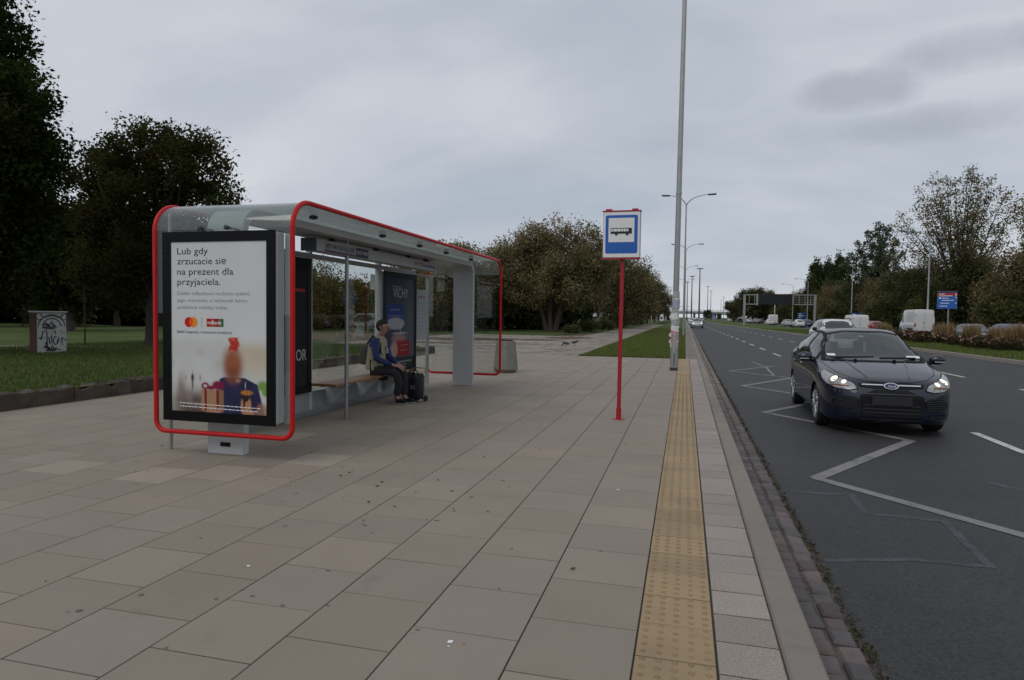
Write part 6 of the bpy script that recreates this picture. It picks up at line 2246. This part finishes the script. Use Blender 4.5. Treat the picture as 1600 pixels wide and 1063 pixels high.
def leaves(centres, sig, n, size, cols, seed, droop=0.0, aspect=.62):
    """n leaf-sized faces scattered round each centre (with its own spread); returns vertices and colours"""
    q = np.random.default_rng(seed)
    K = len(centres)
    C = np.repeat(np.array(centres), n, 0)
    sig = np.array(sig, float)
    sig = np.tile(sig, (K, 1)) if sig.ndim == 1 else sig.reshape(-1, sig.shape[-1]) if sig.ndim == 2 else np.full((K, 1), float(sig))
    Sg = np.repeat(sig * np.ones((K, 3)), n, 0)
    p = C + np.clip(q.normal(0, 1, (K * n, 3)), -1.9, 1.9) * Sg
    m = len(p)
    nrm = q.normal(0, 1, (m, 3)) + np.array([0, 0, .7])
    nrm /= np.linalg.norm(nrm, axis=1, keepdims=True)
    t = np.cross(nrm, q.normal(0, 1, (m, 3)))
    t /= np.linalg.norm(t, axis=1, keepdims=True) + 1e-9
    b = np.cross(nrm, t)
    s = size * (.55 + .8 * q.random((m, 1)))
    V = np.stack([p - t * s * .5, p - b * s * aspect * .5 + t * s * .08 - nrm * s * .08, p + t * s * .5, p + b * s * aspect * .5 + t * s * .08 - nrm * s * .08], 1)
    cols = np.array(cols)
    # clumps share a hue, leaves vary round it
    ck = np.repeat(q.integers(0, len(cols), K), n)
    alt = q.integers(0, len(cols), m)
    ci = np.where(q.random(m) < .7, ck, alt)
    base = cols[ci] * np.repeat(.75 + .5 * q.random((K, 1)), n, 0) * (.6 + .8 * q.random((m, 1)))
    return V, base


def shell_points(lobes, per, q, view=True):
    """clump centres biased towards the skin of the lobes; lobes = (lateral, height, ra, rz)"""
    P = []
    tot = sum(l[2] * l[3] for l in lobes)
    for a, z, ra, rz_ in lobes:
        k = max(2, int(per * ra * rz_ / tot))
        rb = (ra + rz_) * .62
        d = q.normal(0, 1, (k, 3))
        d /= np.linalg.norm(d, axis=1, keepdims=True)
        r_ = q.random((k, 1)) ** .45
        d = d * r_
        P.append(np.outer(a + d[:, 0] * ra, LAT) + np.outer(d[:, 1] * rb, DEP) + np.outer(z + d[:, 2] * rz_, [0, 0, 1]))
    return np.vstack(P)


def tree(name, label, loc, htr, rtr, lobes, nclump, nleaf, size, sig, cols, seed, limbs=14, bark='bark', stems=1, group=None, cat='tree', zmin=0.3):
    q = np.random.default_rng(seed)
    rr = random.Random(seed)
    t = thing(name, label, cat, loc, 0, group)
    P = shell_points(lobes, nclump, q)
    P = P[P[:, 2] > zmin]
    mb = MB()
    if limbs:
        for k in range(stems):
            a = 2 * PI * k / max(stems, 1) + .4
            off = Vector((math.cos(a), math.sin(a), 0)) * (0 if stems == 1 else rtr * 2.0)
            lean = Vector((math.cos(a), math.sin(a), 0)) * (0.15 if stems == 1 else htr * .35)
            pts_ = [off + Vector((0, 0, -.1)), off * 1.05 + Vector((0, 0, .25)), off + lean * .4 + Vector((rr.uniform(-.1, .1), rr.uniform(-.1, .1), htr * .55)), off + lean + Vector((0, 0, htr))]
            mb.tube(pts_, [rtr * 1.5, rtr * 1.05, rtr * .85, rtr * .6], 9)
            nl = max(2, limbs // stems)
            far_ = P[q.permutation(len(P))[:nl]]
            for e in far_:
                s = Vector(pts_[2]).lerp(Vector(pts_[3]), rr.random())
                e = Vector(e)
                m_ = s.lerp(e, .5) + Vector((rr.uniform(-.4, .4), rr.uniform(-.4, .4), rr.uniform(0, .6)))
                mb.tube([s, m_, e], [rtr * .38, rtr * .2, .02], 5)
                for _ in range(2):
                    e2 = Vector(P[rr.randrange(len(P))])
                    if (e2 - m_).length < 3.5:
                        mb.tube([m_, m_.lerp(e2, .5) + Vector((0, 0, .2)), e2], [rtr * .15, rtr * .09, .015], 4)
        mb.build('trunk', bark, t, local=True, smooth=True)
    V, C = leaves(P, sig * (.7 + .6 * q.random((len(P), 1))), nleaf, size, cols, seed + 1)
    quads('crown', V, C, 'leaf', t)
    return t


DARK = [(.022, .036, .010), (.028, .042, .012), (.034, .044, .014), (.03, .032, .013)]
MID = [(.06, .078, .03), (.07, .08, .032), (.08, .078, .034)]
AUT = [(.22, .18, .092), (.2, .18, .09), (.24, .175, .088), (.19, .165, .085), (.17, .17, .08), (.21, .155, .086)]
YEL = [(.17, .135, .045), (.14, .13, .045), (.11, .115, .045), (.19, .13, .05)]
OLV = [(.10, .105, .05), (.115, .11, .052), (.085, .095, .045)]
WDK = [(.062, .078, .034), (.075, .085, .038), (.082, .078, .042)]

LA = [(1.36, 8.7, .85, .85), (1.95, 9.01, .42, .3), (1.7, 7.35, 1.01, .85), (1.7, 6.33, 1.44, 1.01), (2.37, 5.16, .93, .85), (2.04, 3.8, 1.44, 1.18), (2.97, 4.32, .51, .68), (.35, 7.67, 1.86, 1.86), (.35, 4.29, 2.03, 2.03), (2.54, 2.62, 1.18, 1.01), (1.36, 2.1, 1.69, 1.01), (-1.5, 6, 2, 3), (.4, 10.2, 1.7, 1.3), (-.5, 2.6, 1.8, 1.2), (2.6, 6.2, 1.0, .9), (2.0, 8.0, .8, .6), (3.0, 5.0, .7, .8), (2.9, 3.4, .9, .8), (3.3, 5.2, .8, 1.1), (3.1, 3.9, .9, .9), (2.7, 6.3, .7, .7), (3.6, 5.4, .7, 1.2), (3.6, 4.0, .7, .9), (3.4, 6.3, .8, .9), (4.0, 5.2, .6, .9), (2.7, 4.85, .9, 1.5), (2.2, 5.6, 1.2, 1.3)]
tree('maple_tree', 'tall dark maple filling the upper left corner, its trunk out of view', (-18.8, 13.0, LZ), 3.4, .26, LA, 660, 170, .125, .21, DARK, 41, 24)
LB = [(-1.05, 6.3, .9, 1.0), (-2.0, 6.3, .45, .7), (-.37, 6.9, .9, .7), (.76, 7.0, 1.05, .65), (1.7, 6.5, .95, .8), (2.75, 6.75, .55, .55), (3.0, 5.3, .9, .85), (3.75, 4.7, .45, .45), (1.6, 5.1, 1.4, 1.1), (-.03, 5.0, 1.2, 1.2), (-1.5, 4.4, 1.2, 1.3), (.53, 3.4, 1.9, 1.3), (-1.6, 2.6, 1.6, 1.3), (2.3, 3.6, 1.3, .9), (-2.6, 3.6, 1.1, 1.1), (-2.5, 6.0, .7, .8), (-3.0, 5.0, .9, .9), (-3.4, 6.0, .7, 1.0), (-3.6, 4.8, .8, 1.1), (-1.9, 6.9, .6, .5), (-2.9, 6.7, .7, .6)]
tree('maple_tree', 'broad dark maple whose crown rises right behind the bus shelter roof', (-18.2, 19.2, LZ), 2.6, .2, LB, 370, 165, .13, .22, [(.04, .054, .016), (.05, .06, .02), (.056, .056, .02), (.062, .052, .022)], 43, 20)
st_ = thing('young_tree', 'bare staked sapling on the park lawn to the right of the graffiti cabinet', 'tree', (-19.7, 17.9, LZ))
MB().tube([(0, 0, -.05), (.02, 0, .9), (-.03, .02, 2.2)], [.03, .025, .015], 6).build('trunk', 'bark', st_, local=True)
q_ = np.random.default_rng(5)
V, C = leaves(np.array([[0, 0, 2.1], [.2, .1, 2.5], [-.2, 0, 2.4]]), .22, 60, .14, DARK, 6)
quads('crown', V, C, 'leaf', st_)

# woods of the park behind: each its own tree, built once per kind and copied
BRD = [(0, 5.6, 3.2, 2.4), (-1.9, 4.6, 2.0, 1.7), (2.0, 4.7, 2.0, 1.8), (0, 3.0, 2.8, 1.5), (.8, 7.2, 1.7, 1.2), (-1.2, 6.9, 1.4, 1.1)]
PB = tree('park_tree', 'dark tree at the far left edge behind the graffiti cabinet', (-46, 33, 0), 2.4, .25, BRD, 200, 60, .34, .42, DARK, 51, 10, group='dark trees at the back of the park')
for x, y, s, rz, lab in ((-41, 40, 1.0, 1, 'dark tree standing at the back of the park just left of the shelter'), (-52, 42, 1.25, 2, 'larger dark tree farther back between the cabinet and the shelter'), (-37, 47, 1.0, 3, 'dark tree seen through the clear near end of the shelter'), (-60, 38, 1.3, 4, 'dark tree deep in the park at the left edge'), (-34, 30, .85, 5, 'lower dark tree behind the broad maple with the shelter in front'), (-58, 55, 1.3, 6, 'farthest dark tree in the park beyond the pale road')):
    dup(PB, (x, y, 0), rz, lab, 'dark trees at the back of the park', s)
LC = [(-3.48, 6.49, 2.02, 2.31), (-1.75, 8.0, 2.19, 1.5), (.85, 8.3, 2.31, 1.38), (3.33, 7.5, 1.85, 1.9), (-.59, 5.09, 4.04, 2.59), (2.87, 4.56, 2.59, 2.0), (-4.05, 4.47, 2.31, 2.0), (-5.09, 6.5, .81, 1.3), (4.89, 5.74, 1.27, 1.9), (-.02, 3.3, 4.9, .9)]
cT = tree('multi_stem_tree', 'wide many-stemmed tree turning brown on the lawn beyond the litter bin', (-11.7, 58.2, 0), 3.2, .22, LC, 470, 125, .2, .4, AUT, 61, 30, stems=7)
P = np.array([[a, 0, z] for a, z in ((-.8, 9.6), (.6, 9.7), (1.6, 9.5), (2.6, 9.6), (3.6, 9.3), (4.2, 8.8), (-2.4, 9.5), (-3.3, 9.0), (-4.6, 8.0), (5.2, 8.0), (.1, 9.9))])
P = np.outer(P[:, 0], LAT) + np.outer(P[:, 2], [0, 0, 1])
V, C = leaves(P, np.array([.22, .3, .45]), 55, .2, AUT, 66)
quads('top_sprays', V, C, 'leaf', cT)
LD = [(1.4, 5.6, 3.0, 3.2), (-.3, 7.4, 2.2, 2.3), (2.9, 4.0, 2.2, 2.8), (.5, 3.0, 3.0, 2.2)]
dT = tree('verge_tree', 'olive brown tree right of the bus stop sign along the footway', (-8.4, 82, 0), 2.6, .2, LD, 250, 120, .22, .46, AUT[2:] + OLV, 71, 12, group='trees lining the footway')
GT = 'trees lining the footway'
for x, y, s, rz, lab in ((-7.6, 104, 1.0, 2.2, 'second olive brown tree along the footway, just left of the lamp post'), (-7.4, 135, 1.05, 4, 'third tree along the footway, at the tapering end of the row'), (-7.6, 172, 1.1, 1.2, 'last and smallest looking tree of the footway row'), (-12.5, 88, 1.1, 5.2, 'fuller tree behind the row, seen to the left of the sign pole')):
    dup(dT, (x, y, 0), rz, lab, GT, s)
LE = [(0, 5.2, 2.6, 2.2), (-1.6, 4.2, 1.7, 1.5), (1.7, 4.3, 1.8, 1.6), (0, 2.6, 2.4, 1.4), (.4, 6.8, 1.3, .9)]
eT = tree('park_tree', 'brown tinged tree above the far end of the shelter roof', (-19.6, 54.5, 0), 2.2, .18, LE, 230, 110, .2, .4, AUT, 81, 14, group='brown trees behind the shelter')
GE = 'brown trees behind the shelter'
for x, y, s, rz, lab in ((-17.0, 61, 1.05, 2, 'brown tree between the far shelter pillar and the many-stemmed tree'), (-23.6, 58, 1.05, 3.3, 'brown tree seen over the stop name on the shelter board'), (-27, 66, 1.0, 1, 'brown tree behind the wide poster case of the shelter'), (-16.6, 74, 1.2, 5, 'taller brown tree far behind the many-stemmed tree')):
    dup(eT, (x, y, 0), rz, lab, GE, s)
LF = [(0, 2.6, 1.9, 1.3), (-1.2, 2.0, 1.3, 1.1), (1.3, 2.1, 1.3, 1.1), (.2, 1.2, 1.9, .9), (-.4, 3.7, .9, .6)]
fT = tree('park_tree', 'yellowing low tree seen through the shelter glass above the bench', (-26.5, 50.5, 0), 1.2, .13, LF, 160, 90, .18, .34, YEL, 91, 8, group='yellowing trees seen through the shelter')
GF = 'yellowing trees seen through the shelter'
for x, y, s, rz, lab in ((-30, 49.5, 1.0, 2, 'yellow-green low tree seen through the left part of the glass bay'), (-25, 54.5, 1.25, 4, 'taller yellowing tree behind the shelter post beside the poster case'), (-21, 51.5, 1.1, 5, 'low yellow tree seen behind the timetable bay'), (-33, 55, 1.1, 3, 'yellow-green tree farthest left in the glass bay under the route numbers')):
    dup(fT, (x, y, 0), rz, lab, GF, s)
# low bushes along the lawn edge
bushP = shell_points([(0, .5, .9, .55), (.5, .45, .6, .45), (-.6, .4, .6, .4)], 60, np.random.default_rng(3))
V, C = leaves(bushP, .16, 45, .14, OLV + [(.07, .05, .025)], 17)
bu = quads('shrub', V, C, 'leaf')
bu.location = (-8.6, 60, 0)
tag(bu, 'low reddish brown bush at the edge of the footway beyond the crows', 'bush', 'bushes along the park edge')
for x, y, s, lab in ((-8.2, 70, 1.1, 'low bush at the footway edge, directly left of the red sign pole'), (-9.2, 54.5, .7, 'small bush close to the foot of the many-stemmed tree'), (-36, 44.5, 2.2, 'dark bush at the back of the lawn left of the shelter'), (-44, 38, 2.4, 'big dark bush on the park lawn above the graffiti cabinet'), (-31, 42, 1.9, 'bush seen through the near shelter end beside the poster case'), (-15.5, 66, 2.0, 'wide bush behind the stems of the many-stemmed tree'), (-22, 60, 2.2, 'dark bush behind the far pillar of the shelter'), (-50, 34, 2.3, 'dark bush beyond the lawn at the left picture edge'), (-27, 60, 2.2, 'dark bush behind the poster case of the shelter wall'), (-9.5, 92, 1.9, 'bush under the trees of the footway row'), (-9, 115, 2.0, 'bush under the far trees of the footway row')):
    c = bu.copy()
    COL.objects.link(c)
    c.location, c.scale, c.rotation_euler = (x, y, 0), (s, s, s), (0, 0, x)
    tag(c, lab)

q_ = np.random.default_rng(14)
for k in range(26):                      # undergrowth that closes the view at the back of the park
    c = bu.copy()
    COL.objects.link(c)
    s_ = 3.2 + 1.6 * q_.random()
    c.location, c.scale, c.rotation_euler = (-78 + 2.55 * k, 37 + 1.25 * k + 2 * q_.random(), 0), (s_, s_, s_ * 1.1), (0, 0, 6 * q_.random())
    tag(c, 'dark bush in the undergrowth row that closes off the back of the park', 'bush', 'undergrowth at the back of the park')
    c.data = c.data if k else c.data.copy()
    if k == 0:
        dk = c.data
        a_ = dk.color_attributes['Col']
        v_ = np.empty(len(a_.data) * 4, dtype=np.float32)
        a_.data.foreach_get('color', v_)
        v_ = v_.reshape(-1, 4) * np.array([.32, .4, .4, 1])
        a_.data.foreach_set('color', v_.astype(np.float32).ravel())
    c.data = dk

# the wood beyond the far carriageway
GWD = 'trees of the wood beyond the far carriageway'
WD = [(0, 5.4, 3.4, 2.6), (-2.2, 4.2, 2.2, 2.0), (2.3, 4.4, 2.2, 2.0), (0, 2.4, 3.3, 1.6), (-.6, 7.2, 1.8, 1.3), (1.4, 7.0, 1.4, 1.1), (-2.4, 1.6, 1.8, 1.1), (2.4, 1.6, 1.8, 1.1)]
wd = tree('wood_tree', 'dark green tree in the wood behind the blue direction sign', (31.5, 88, 0), 2.0, .22, WD, 240, 120, .24, .48, WDK + MID, 101, 8, group=GWD)
wb = tree('wood_tree', 'brown leaved tree in the wood to the right of the blue direction sign', (32.5, 76, 0), 2.0, .22, WD, 240, 120, .24, .48, AUT + [(.1, .07, .04)], 103, 10, group=GWD)
wy = tree('wood_tree', 'yellowish green bushy tree in the wood above the white van', (28.6, 92, 0), 1.2, .14, LF, 180, 100, .22, .36, OLV + YEL[1:3], 105, 6, group=GWD)
for src, x, y, s, lab in ((wb, 33, 66, .95, 'brown tree in the wood at the right picture edge'), (wd, 38, 82, 1.15, 'dark tree at the right end of the wood behind the brown ones'), (wb, 36, 98, 1.2, 'brown tree under the tall sparse tree'), (wd, 33, 105, 1.1, 'dark tree behind the lamp post left of the direction sign'),
                          (wd, 34, 118, 1.15, 'dark tree over the front of the white van'), (wb, 33, 128, 1.0, 'reddish tree in the wood behind the end-on street lamp'), (wd, 36, 140, 1.25, 'dark tree rising behind the cream van'), (wd, 34, 152, 1.1, 'dark tree right of the poplars behind the cream van'),
                          (wb, 33, 166, 1.05, 'brown tree in the wood right of the gantry'), (wd, 36, 180, 1.3, 'dark tree under the poplars'), (wd, 33, 196, 1.15, 'dark tree behind the right leg of the gantry'), (wb, 33, 215, 1.1, 'brown tree behind the gantry lattice'), (wd, 32, 238, 1.1, 'dark tree under the right half of the message board'), (wd, 29, 262, 1.1, 'dark tree under the left half of the message board'),
                          (wy, 29, 108, 1.2, 'yellow green bush in the wood left of the white van'), (wy, 29, 142, 1.1, 'yellow green bush behind the white off-road car'), (wy, 29.5, 172, 1.3, 'olive bush beside the right leg of the gantry'), (wy, 29, 72, 1.0, 'olive bush in the wood right of the direction sign post'), (wy, 29, 215, 1.3, 'olive bush under the gantry lattice')):
    dup(src, (x, y, 0), (x * 7 + y) % 6.28, lab, GWD, s)
wl = tree('park_tree', 'pale green round tree rising behind the left end of the gantry', (20.5, 236, 0), 4, .3, [(0, 8.2, 3.8, 3.2), (-3, 5.5, 2.2, 2.4), (2.6, 9, 2.6, 2.4), (0, 4, 4, 2.2)], 240, 50, .55, .6, OLV, 111, 14, group='trees standing behind the gantry')
for x, y, s, lab in ((25.0, 244, .95, 'pale green tree behind the middle of the gantry board'), (15.8, 232, .6, 'smaller darker tree at the far left of the gantry'), (30, 262, .85, 'tree topped just above the right half of the gantry board'), (12.0, 395, .5, 'small round tree on the skyline right of the tallest light mast'), (21, 440, .36, 'little tree on the skyline between the masts and the gantry')):
    dup(wl, (x, y, 0), x, lab, 'trees standing behind the gantry', s)
pp = tree('poplar_tree', 'stout columnar poplar left of the other two poplars above the wood', (34.7, 200, 0), 3, .3, [(0, 10, 1.7, 6.5), (.3, 15, 1.2, 3.2), (0, 5, 2.0, 3.5)], 200, 60, .55, .5, WDK[:2] + MID[:1], 121, 0, group='poplars above the wood')
dup(pp, (38.2, 201, 0), 2, 'slim poplar in the middle of the three above the wood', 'poplars above the wood', (.75, .75, 1.02))
dup(pp, (40.2, 193, 0), 4, 'rightmost poplar with a pointed top above the wood', 'poplars above the wood', (.9, .9, 1.06))


def fan_tree(name, label, loc, ends, fork, rtr, cols, seed, size, per, spread, bark='bark', start=.35, step=.8, zs=1.0):
    """open crown: long limbs fan up from a low fork and carry loose leaf sprays"""
    q = np.random.default_rng(seed)
    rr = random.Random(seed)
    t = thing(name, label, 'tree', loc)
    mb = MB()
    mb.tube([(0, 0, -.1), (0, 0, .4), (.1, 0, fork)], [rtr * 1.4, rtr, rtr * .8], 9)
    P, Sg = [], []
    for a, z in ends:
        d = rr.uniform(-1, 1) * spread
        e = Vector(LAT * a + DEP * d) + Vector((0, 0, z))
        s = Vector((.1, 0, fork * rr.uniform(.7, 1)))
        m1 = s.lerp(e, .35) + Vector((rr.uniform(-.3, .3), rr.uniform(-.3, .3), .05 * z))
        m2 = s.lerp(e, .7) + Vector((rr.uniform(-.4, .4), rr.uniform(-.4, .4), .04 * z))
        mb.tube([s, m1, m2, e], [rtr * .5, rtr * .3, rtr * .16, .015], 5)
        L_ = (e - s).length
        k = int(L_ / step)
        for i in range(k):
            f = start + (1 - start) * i / max(1, k - 1)
            c = (s.lerp(m1, f / .35) if f < .35 else m1.lerp(m2, (f - .35) / .35) if f < .7 else m2.lerp(e, (f - .7) / .3))
            for _ in range(2):
                o_ = Vector((rr.gauss(0, .5), rr.gauss(0, .5), rr.gauss(0.2, .4))) * (1.25 - .6 * f)
                if rr.random() < .8:
                    mb.tube([c, c + o_ * .6 + Vector((0, 0, .1)), c + o_], [.03, .018, .008], 4)
                P.append(c + o_)
                Sg.append(.22 + .2 * rr.random())
    mb.build('trunk', bark, t, local=True, smooth=True)
    Sg = np.array(Sg).reshape(-1, 1) * np.array([1, 1, zs])
    V, C = leaves(np.array(P), Sg, per, size, cols, seed + 1)
    quads('crown', V, C, 'leaf', t)
    return t


ENDS = [(-8.2, 15.6), (-7.9, 17.2), (-7.4, 13.6), (-6.2, 19.0), (-5.2, 20.2), (-4.4, 21.6), (-3.0, 21.0), (-2.2, 22.4), (-1.0, 22.0), (0, 22.6), (.9, 23.0), (1.8, 22.4), (2.8, 21.4), (3.8, 20.4), (4.6, 19.2), (5.4, 17.4), (5.9, 16), (-6.6, 11.8), (-3.6, 15), (-1.4, 17), (1, 16.5), (3, 15), (4.4, 12.5), (-5, 17.2), (2, 19), (-2.8, 18.4)]
fan_tree('ash_tree', 'tall sparse tree with upswept branches standing highest over the wood', (31.6, 89.5, 0), [(a * .8, z * .82) for a, z in ENDS], 4.2, .3, AUT + OLV[:2], 131, .25, 25, 4.0, step=1.08)
fan_tree('ash_tree', 'sparse brown tree cut by the right picture edge, branches fanning upward', (30.0, 69.5, 0), [(a * .58 + 4.0, z * .72) for a, z in ENDS], 3.4, .26, AUT, 137, .23, 24, 3.2, step=1.0)
fan_tree('willow_tree', 'light grey green loose-crowned tree above the wood, left of the tall sparse tree', (33.6, 134, 0), [(-4.2, 13.5), (-3, 15.4), (-1.4, 17.4), (.4, 18.6), (1.6, 17.8), (3, 15.8), (4.2, 13.6), (-5.2, 12), (.2, 15), (2.2, 13), (-2.2, 12.5)], 5, .3, [(.11, .135, .085), (.1, .125, .075), (.13, .145, .095)], 141, .42, 34, 3, step=.9)
fan_tree('willow_tree', 'nearly bare spreading tree between the light tree and the tall sparse tree', (33.6, 112, 0), [(-5.2, 9.6), (-4, 11.0), (-2.6, 11.8), (-1.2, 11.6), (.5, 10.8), (2, 10), (-3.8, 8.6)], 4.2, .24, AUT[:3] + OLV[:1], 143, .26, 4, 2.5, step=1.0)
fan_tree('acacia_tree', 'thin sparse tree against the sky in the upper left of the shelter glass', (-31.5, 52.5, 0), [(-2.2, 4.6), (-1.2, 5.6), (0, 6.0), (1, 5.6), (2, 4.8), (.4, 4.6), (-.8, 4.4)], 1.8, .1, AUT[:3] + YEL[:2], 147, .2, 16, 1.2, step=.45)
fan_tree('acacia_tree', 'thin sparse tree rising over the right shoulder of the row by the footway', (-6.6, 98, 0), [(-1.6, 8.2), (-.4, 9.4), (.8, 9.6), (1.8, 8.6), (2.4, 7.4), (1.4, 6.8)], 2.4, .12, AUT[:2] + OLV[:1], 149, .26, 7, 1.2, step=.6)

# flower bed on the median: tufts of dry ornamental grass between low rose bushes
def tuft(seed, n, h, spread, cols):
    q = np.random.default_rng(seed)
    a, r_ = q.random(n) * 2 * PI, spread * np.sqrt(q.random(n)) * .55
    x, y = r_ * np.cos(a), r_ * np.sin(a)
    hh = h * (.55 + .5 * q.random(n))
    b = q.random(n) * 2 * PI
    w = .014
    lx, ly = x * (1.1 + .5 * q.random(n)) + q.normal(0, .07, n), y * (1.1 + .5 * q.random(n)) + q.normal(0, .07, n)
    z0 = np.zeros(n)
    A = np.stack([x - w * np.cos(b), y - w * np.sin(b), z0], 1)
    B = np.stack([x + w * np.cos(b), y + w * np.sin(b), z0], 1)
    D1 = np.stack([(x + lx) / 2 + 1.6 * w * np.cos(b), (y + ly) / 2 + 1.6 * w * np.sin(b), hh * .62], 1)
    D2 = np.stack([lx, ly, hh], 1)
    V = np.stack([A, B, D1, D2], 1)
    C = np.array(cols)[q.integers(0, len(cols), n)] * (.7 + .6 * q.random((n, 1)))
    return V, C


DRY = [(.30, .2, .1), (.26, .18, .09), (.34, .25, .14), (.2, .14, .07)]
V, C = tuft(1, 620, 1.2, .55, DRY)
tf = quads('ornamental_grass', V, C, 'leaf')
GTF = 'dry ornamental grass tufts in the median bed'
spots = [(15.2, 45.0, 1.25, 'broad dry grass tuft in the middle of the bed below the direction sign'), (15.0, 56.5, 1.0, 'dry grass tuft to the left of the white van, beyond the red car'), (15.6, 59.5, 1.0, 'dry grass tuft farthest left, overlapping the small red car'), (16.1, 49.0, 1.0, 'thin dry tuft just right of the rear of the white van'), (16.2, 44.0, 1.05, 'dry grass tuft just right of the direction sign post'), (15.9, 40.0, 1.1, 'wispy dry tuft in front of the grey car'), (16.0, 38.2, 1.1, 'wispy dry tuft between the grey car and the dark blue car'), (15.8, 36.8, 1.1, 'reddish dry tuft in front of the dark blue car'), (15.9, 35.2, 1.05, 'dry grass tuft nearest the right picture edge'), (15.4, 53.5, .6, 'low dry grass tuft in front of the white van')]
for k, (x, y, s, lab) in enumerate(spots):
    o = tf if k == 0 else tf.copy()
    if k:
        COL.objects.link(o)
    o.location, o.scale, o.rotation_euler = (x, y, float(medz(x, y)) - .03), (s, s, s * (.9 + .2 * ((k * 37) % 5) / 5)), (0, 0, k * 1.3)
    tag(o, lab, 'ornamental grass', GTF)
q = np.random.default_rng(9)
P = shell_points([(0, .35, .8, .32), (.5, .3, .5, .28), (-.5, .32, .5, .28)], 70, q)
V, C = leaves(P, .1, 26, .09, [(.045, .055, .02), (.05, .04, .02), (.06, .05, .025)], 19)
P2 = shell_points([(0, .5, .85, .28), (.5, .42, .5, .26), (-.5, .45, .5, .26)], 44, q)
V2, C2 = leaves(P2, .03, 5, .10, [(.34, .17, .16), (.26, .08, .09), (.42, .3, .27), (.22, .1, .08), (.42, .36, .3)], 23, aspect=.9)
ro_ = quads('rose_bush', np.concatenate([V, V2]), np.concatenate([C, C2]), 'leaf')
GRO = 'rose bushes in the median bed'
rs = [(14.3, 54.0, 1.15, 'pink rose bush at the left end of the bed, beside the navy car roof'), (14.4, 50.5, 1.2, 'pink rose bush in front of the white van'), (14.4, 47.6, 1.15, 'rose bush with red blooms below the right door of the white van'), (14.2, 44.6, 1.1, 'pale pink rose bush hanging over the bed edge left of the broad grass tuft'), (14.6, 41.0, 1.0, 'rose bush just right of the broad dry grass tuft'), (14.5, 39.0, 1.05, 'rose bush in front of the grey car'), (14.6, 37.2, 1.0, 'rose bush with pink and white blooms before the dark blue car'), (14.5, 35.4, 1.0, 'rose bush nearest the right picture edge'), (14.5, 57.8, 1.1, 'rose bush partly hidden behind the roof of the navy car')]
for k, (x, y, s, lab) in enumerate(rs):
    o = ro_ if k == 0 else ro_.copy()
    if k:
        COL.objects.link(o)
    o.location, o.scale, o.rotation_euler = (x, y, float(medz(x, y)) - .02), (s, s, s * .88), (0, 0, k * 2.1)
    tag(o, lab, 'rose bush', GRO)
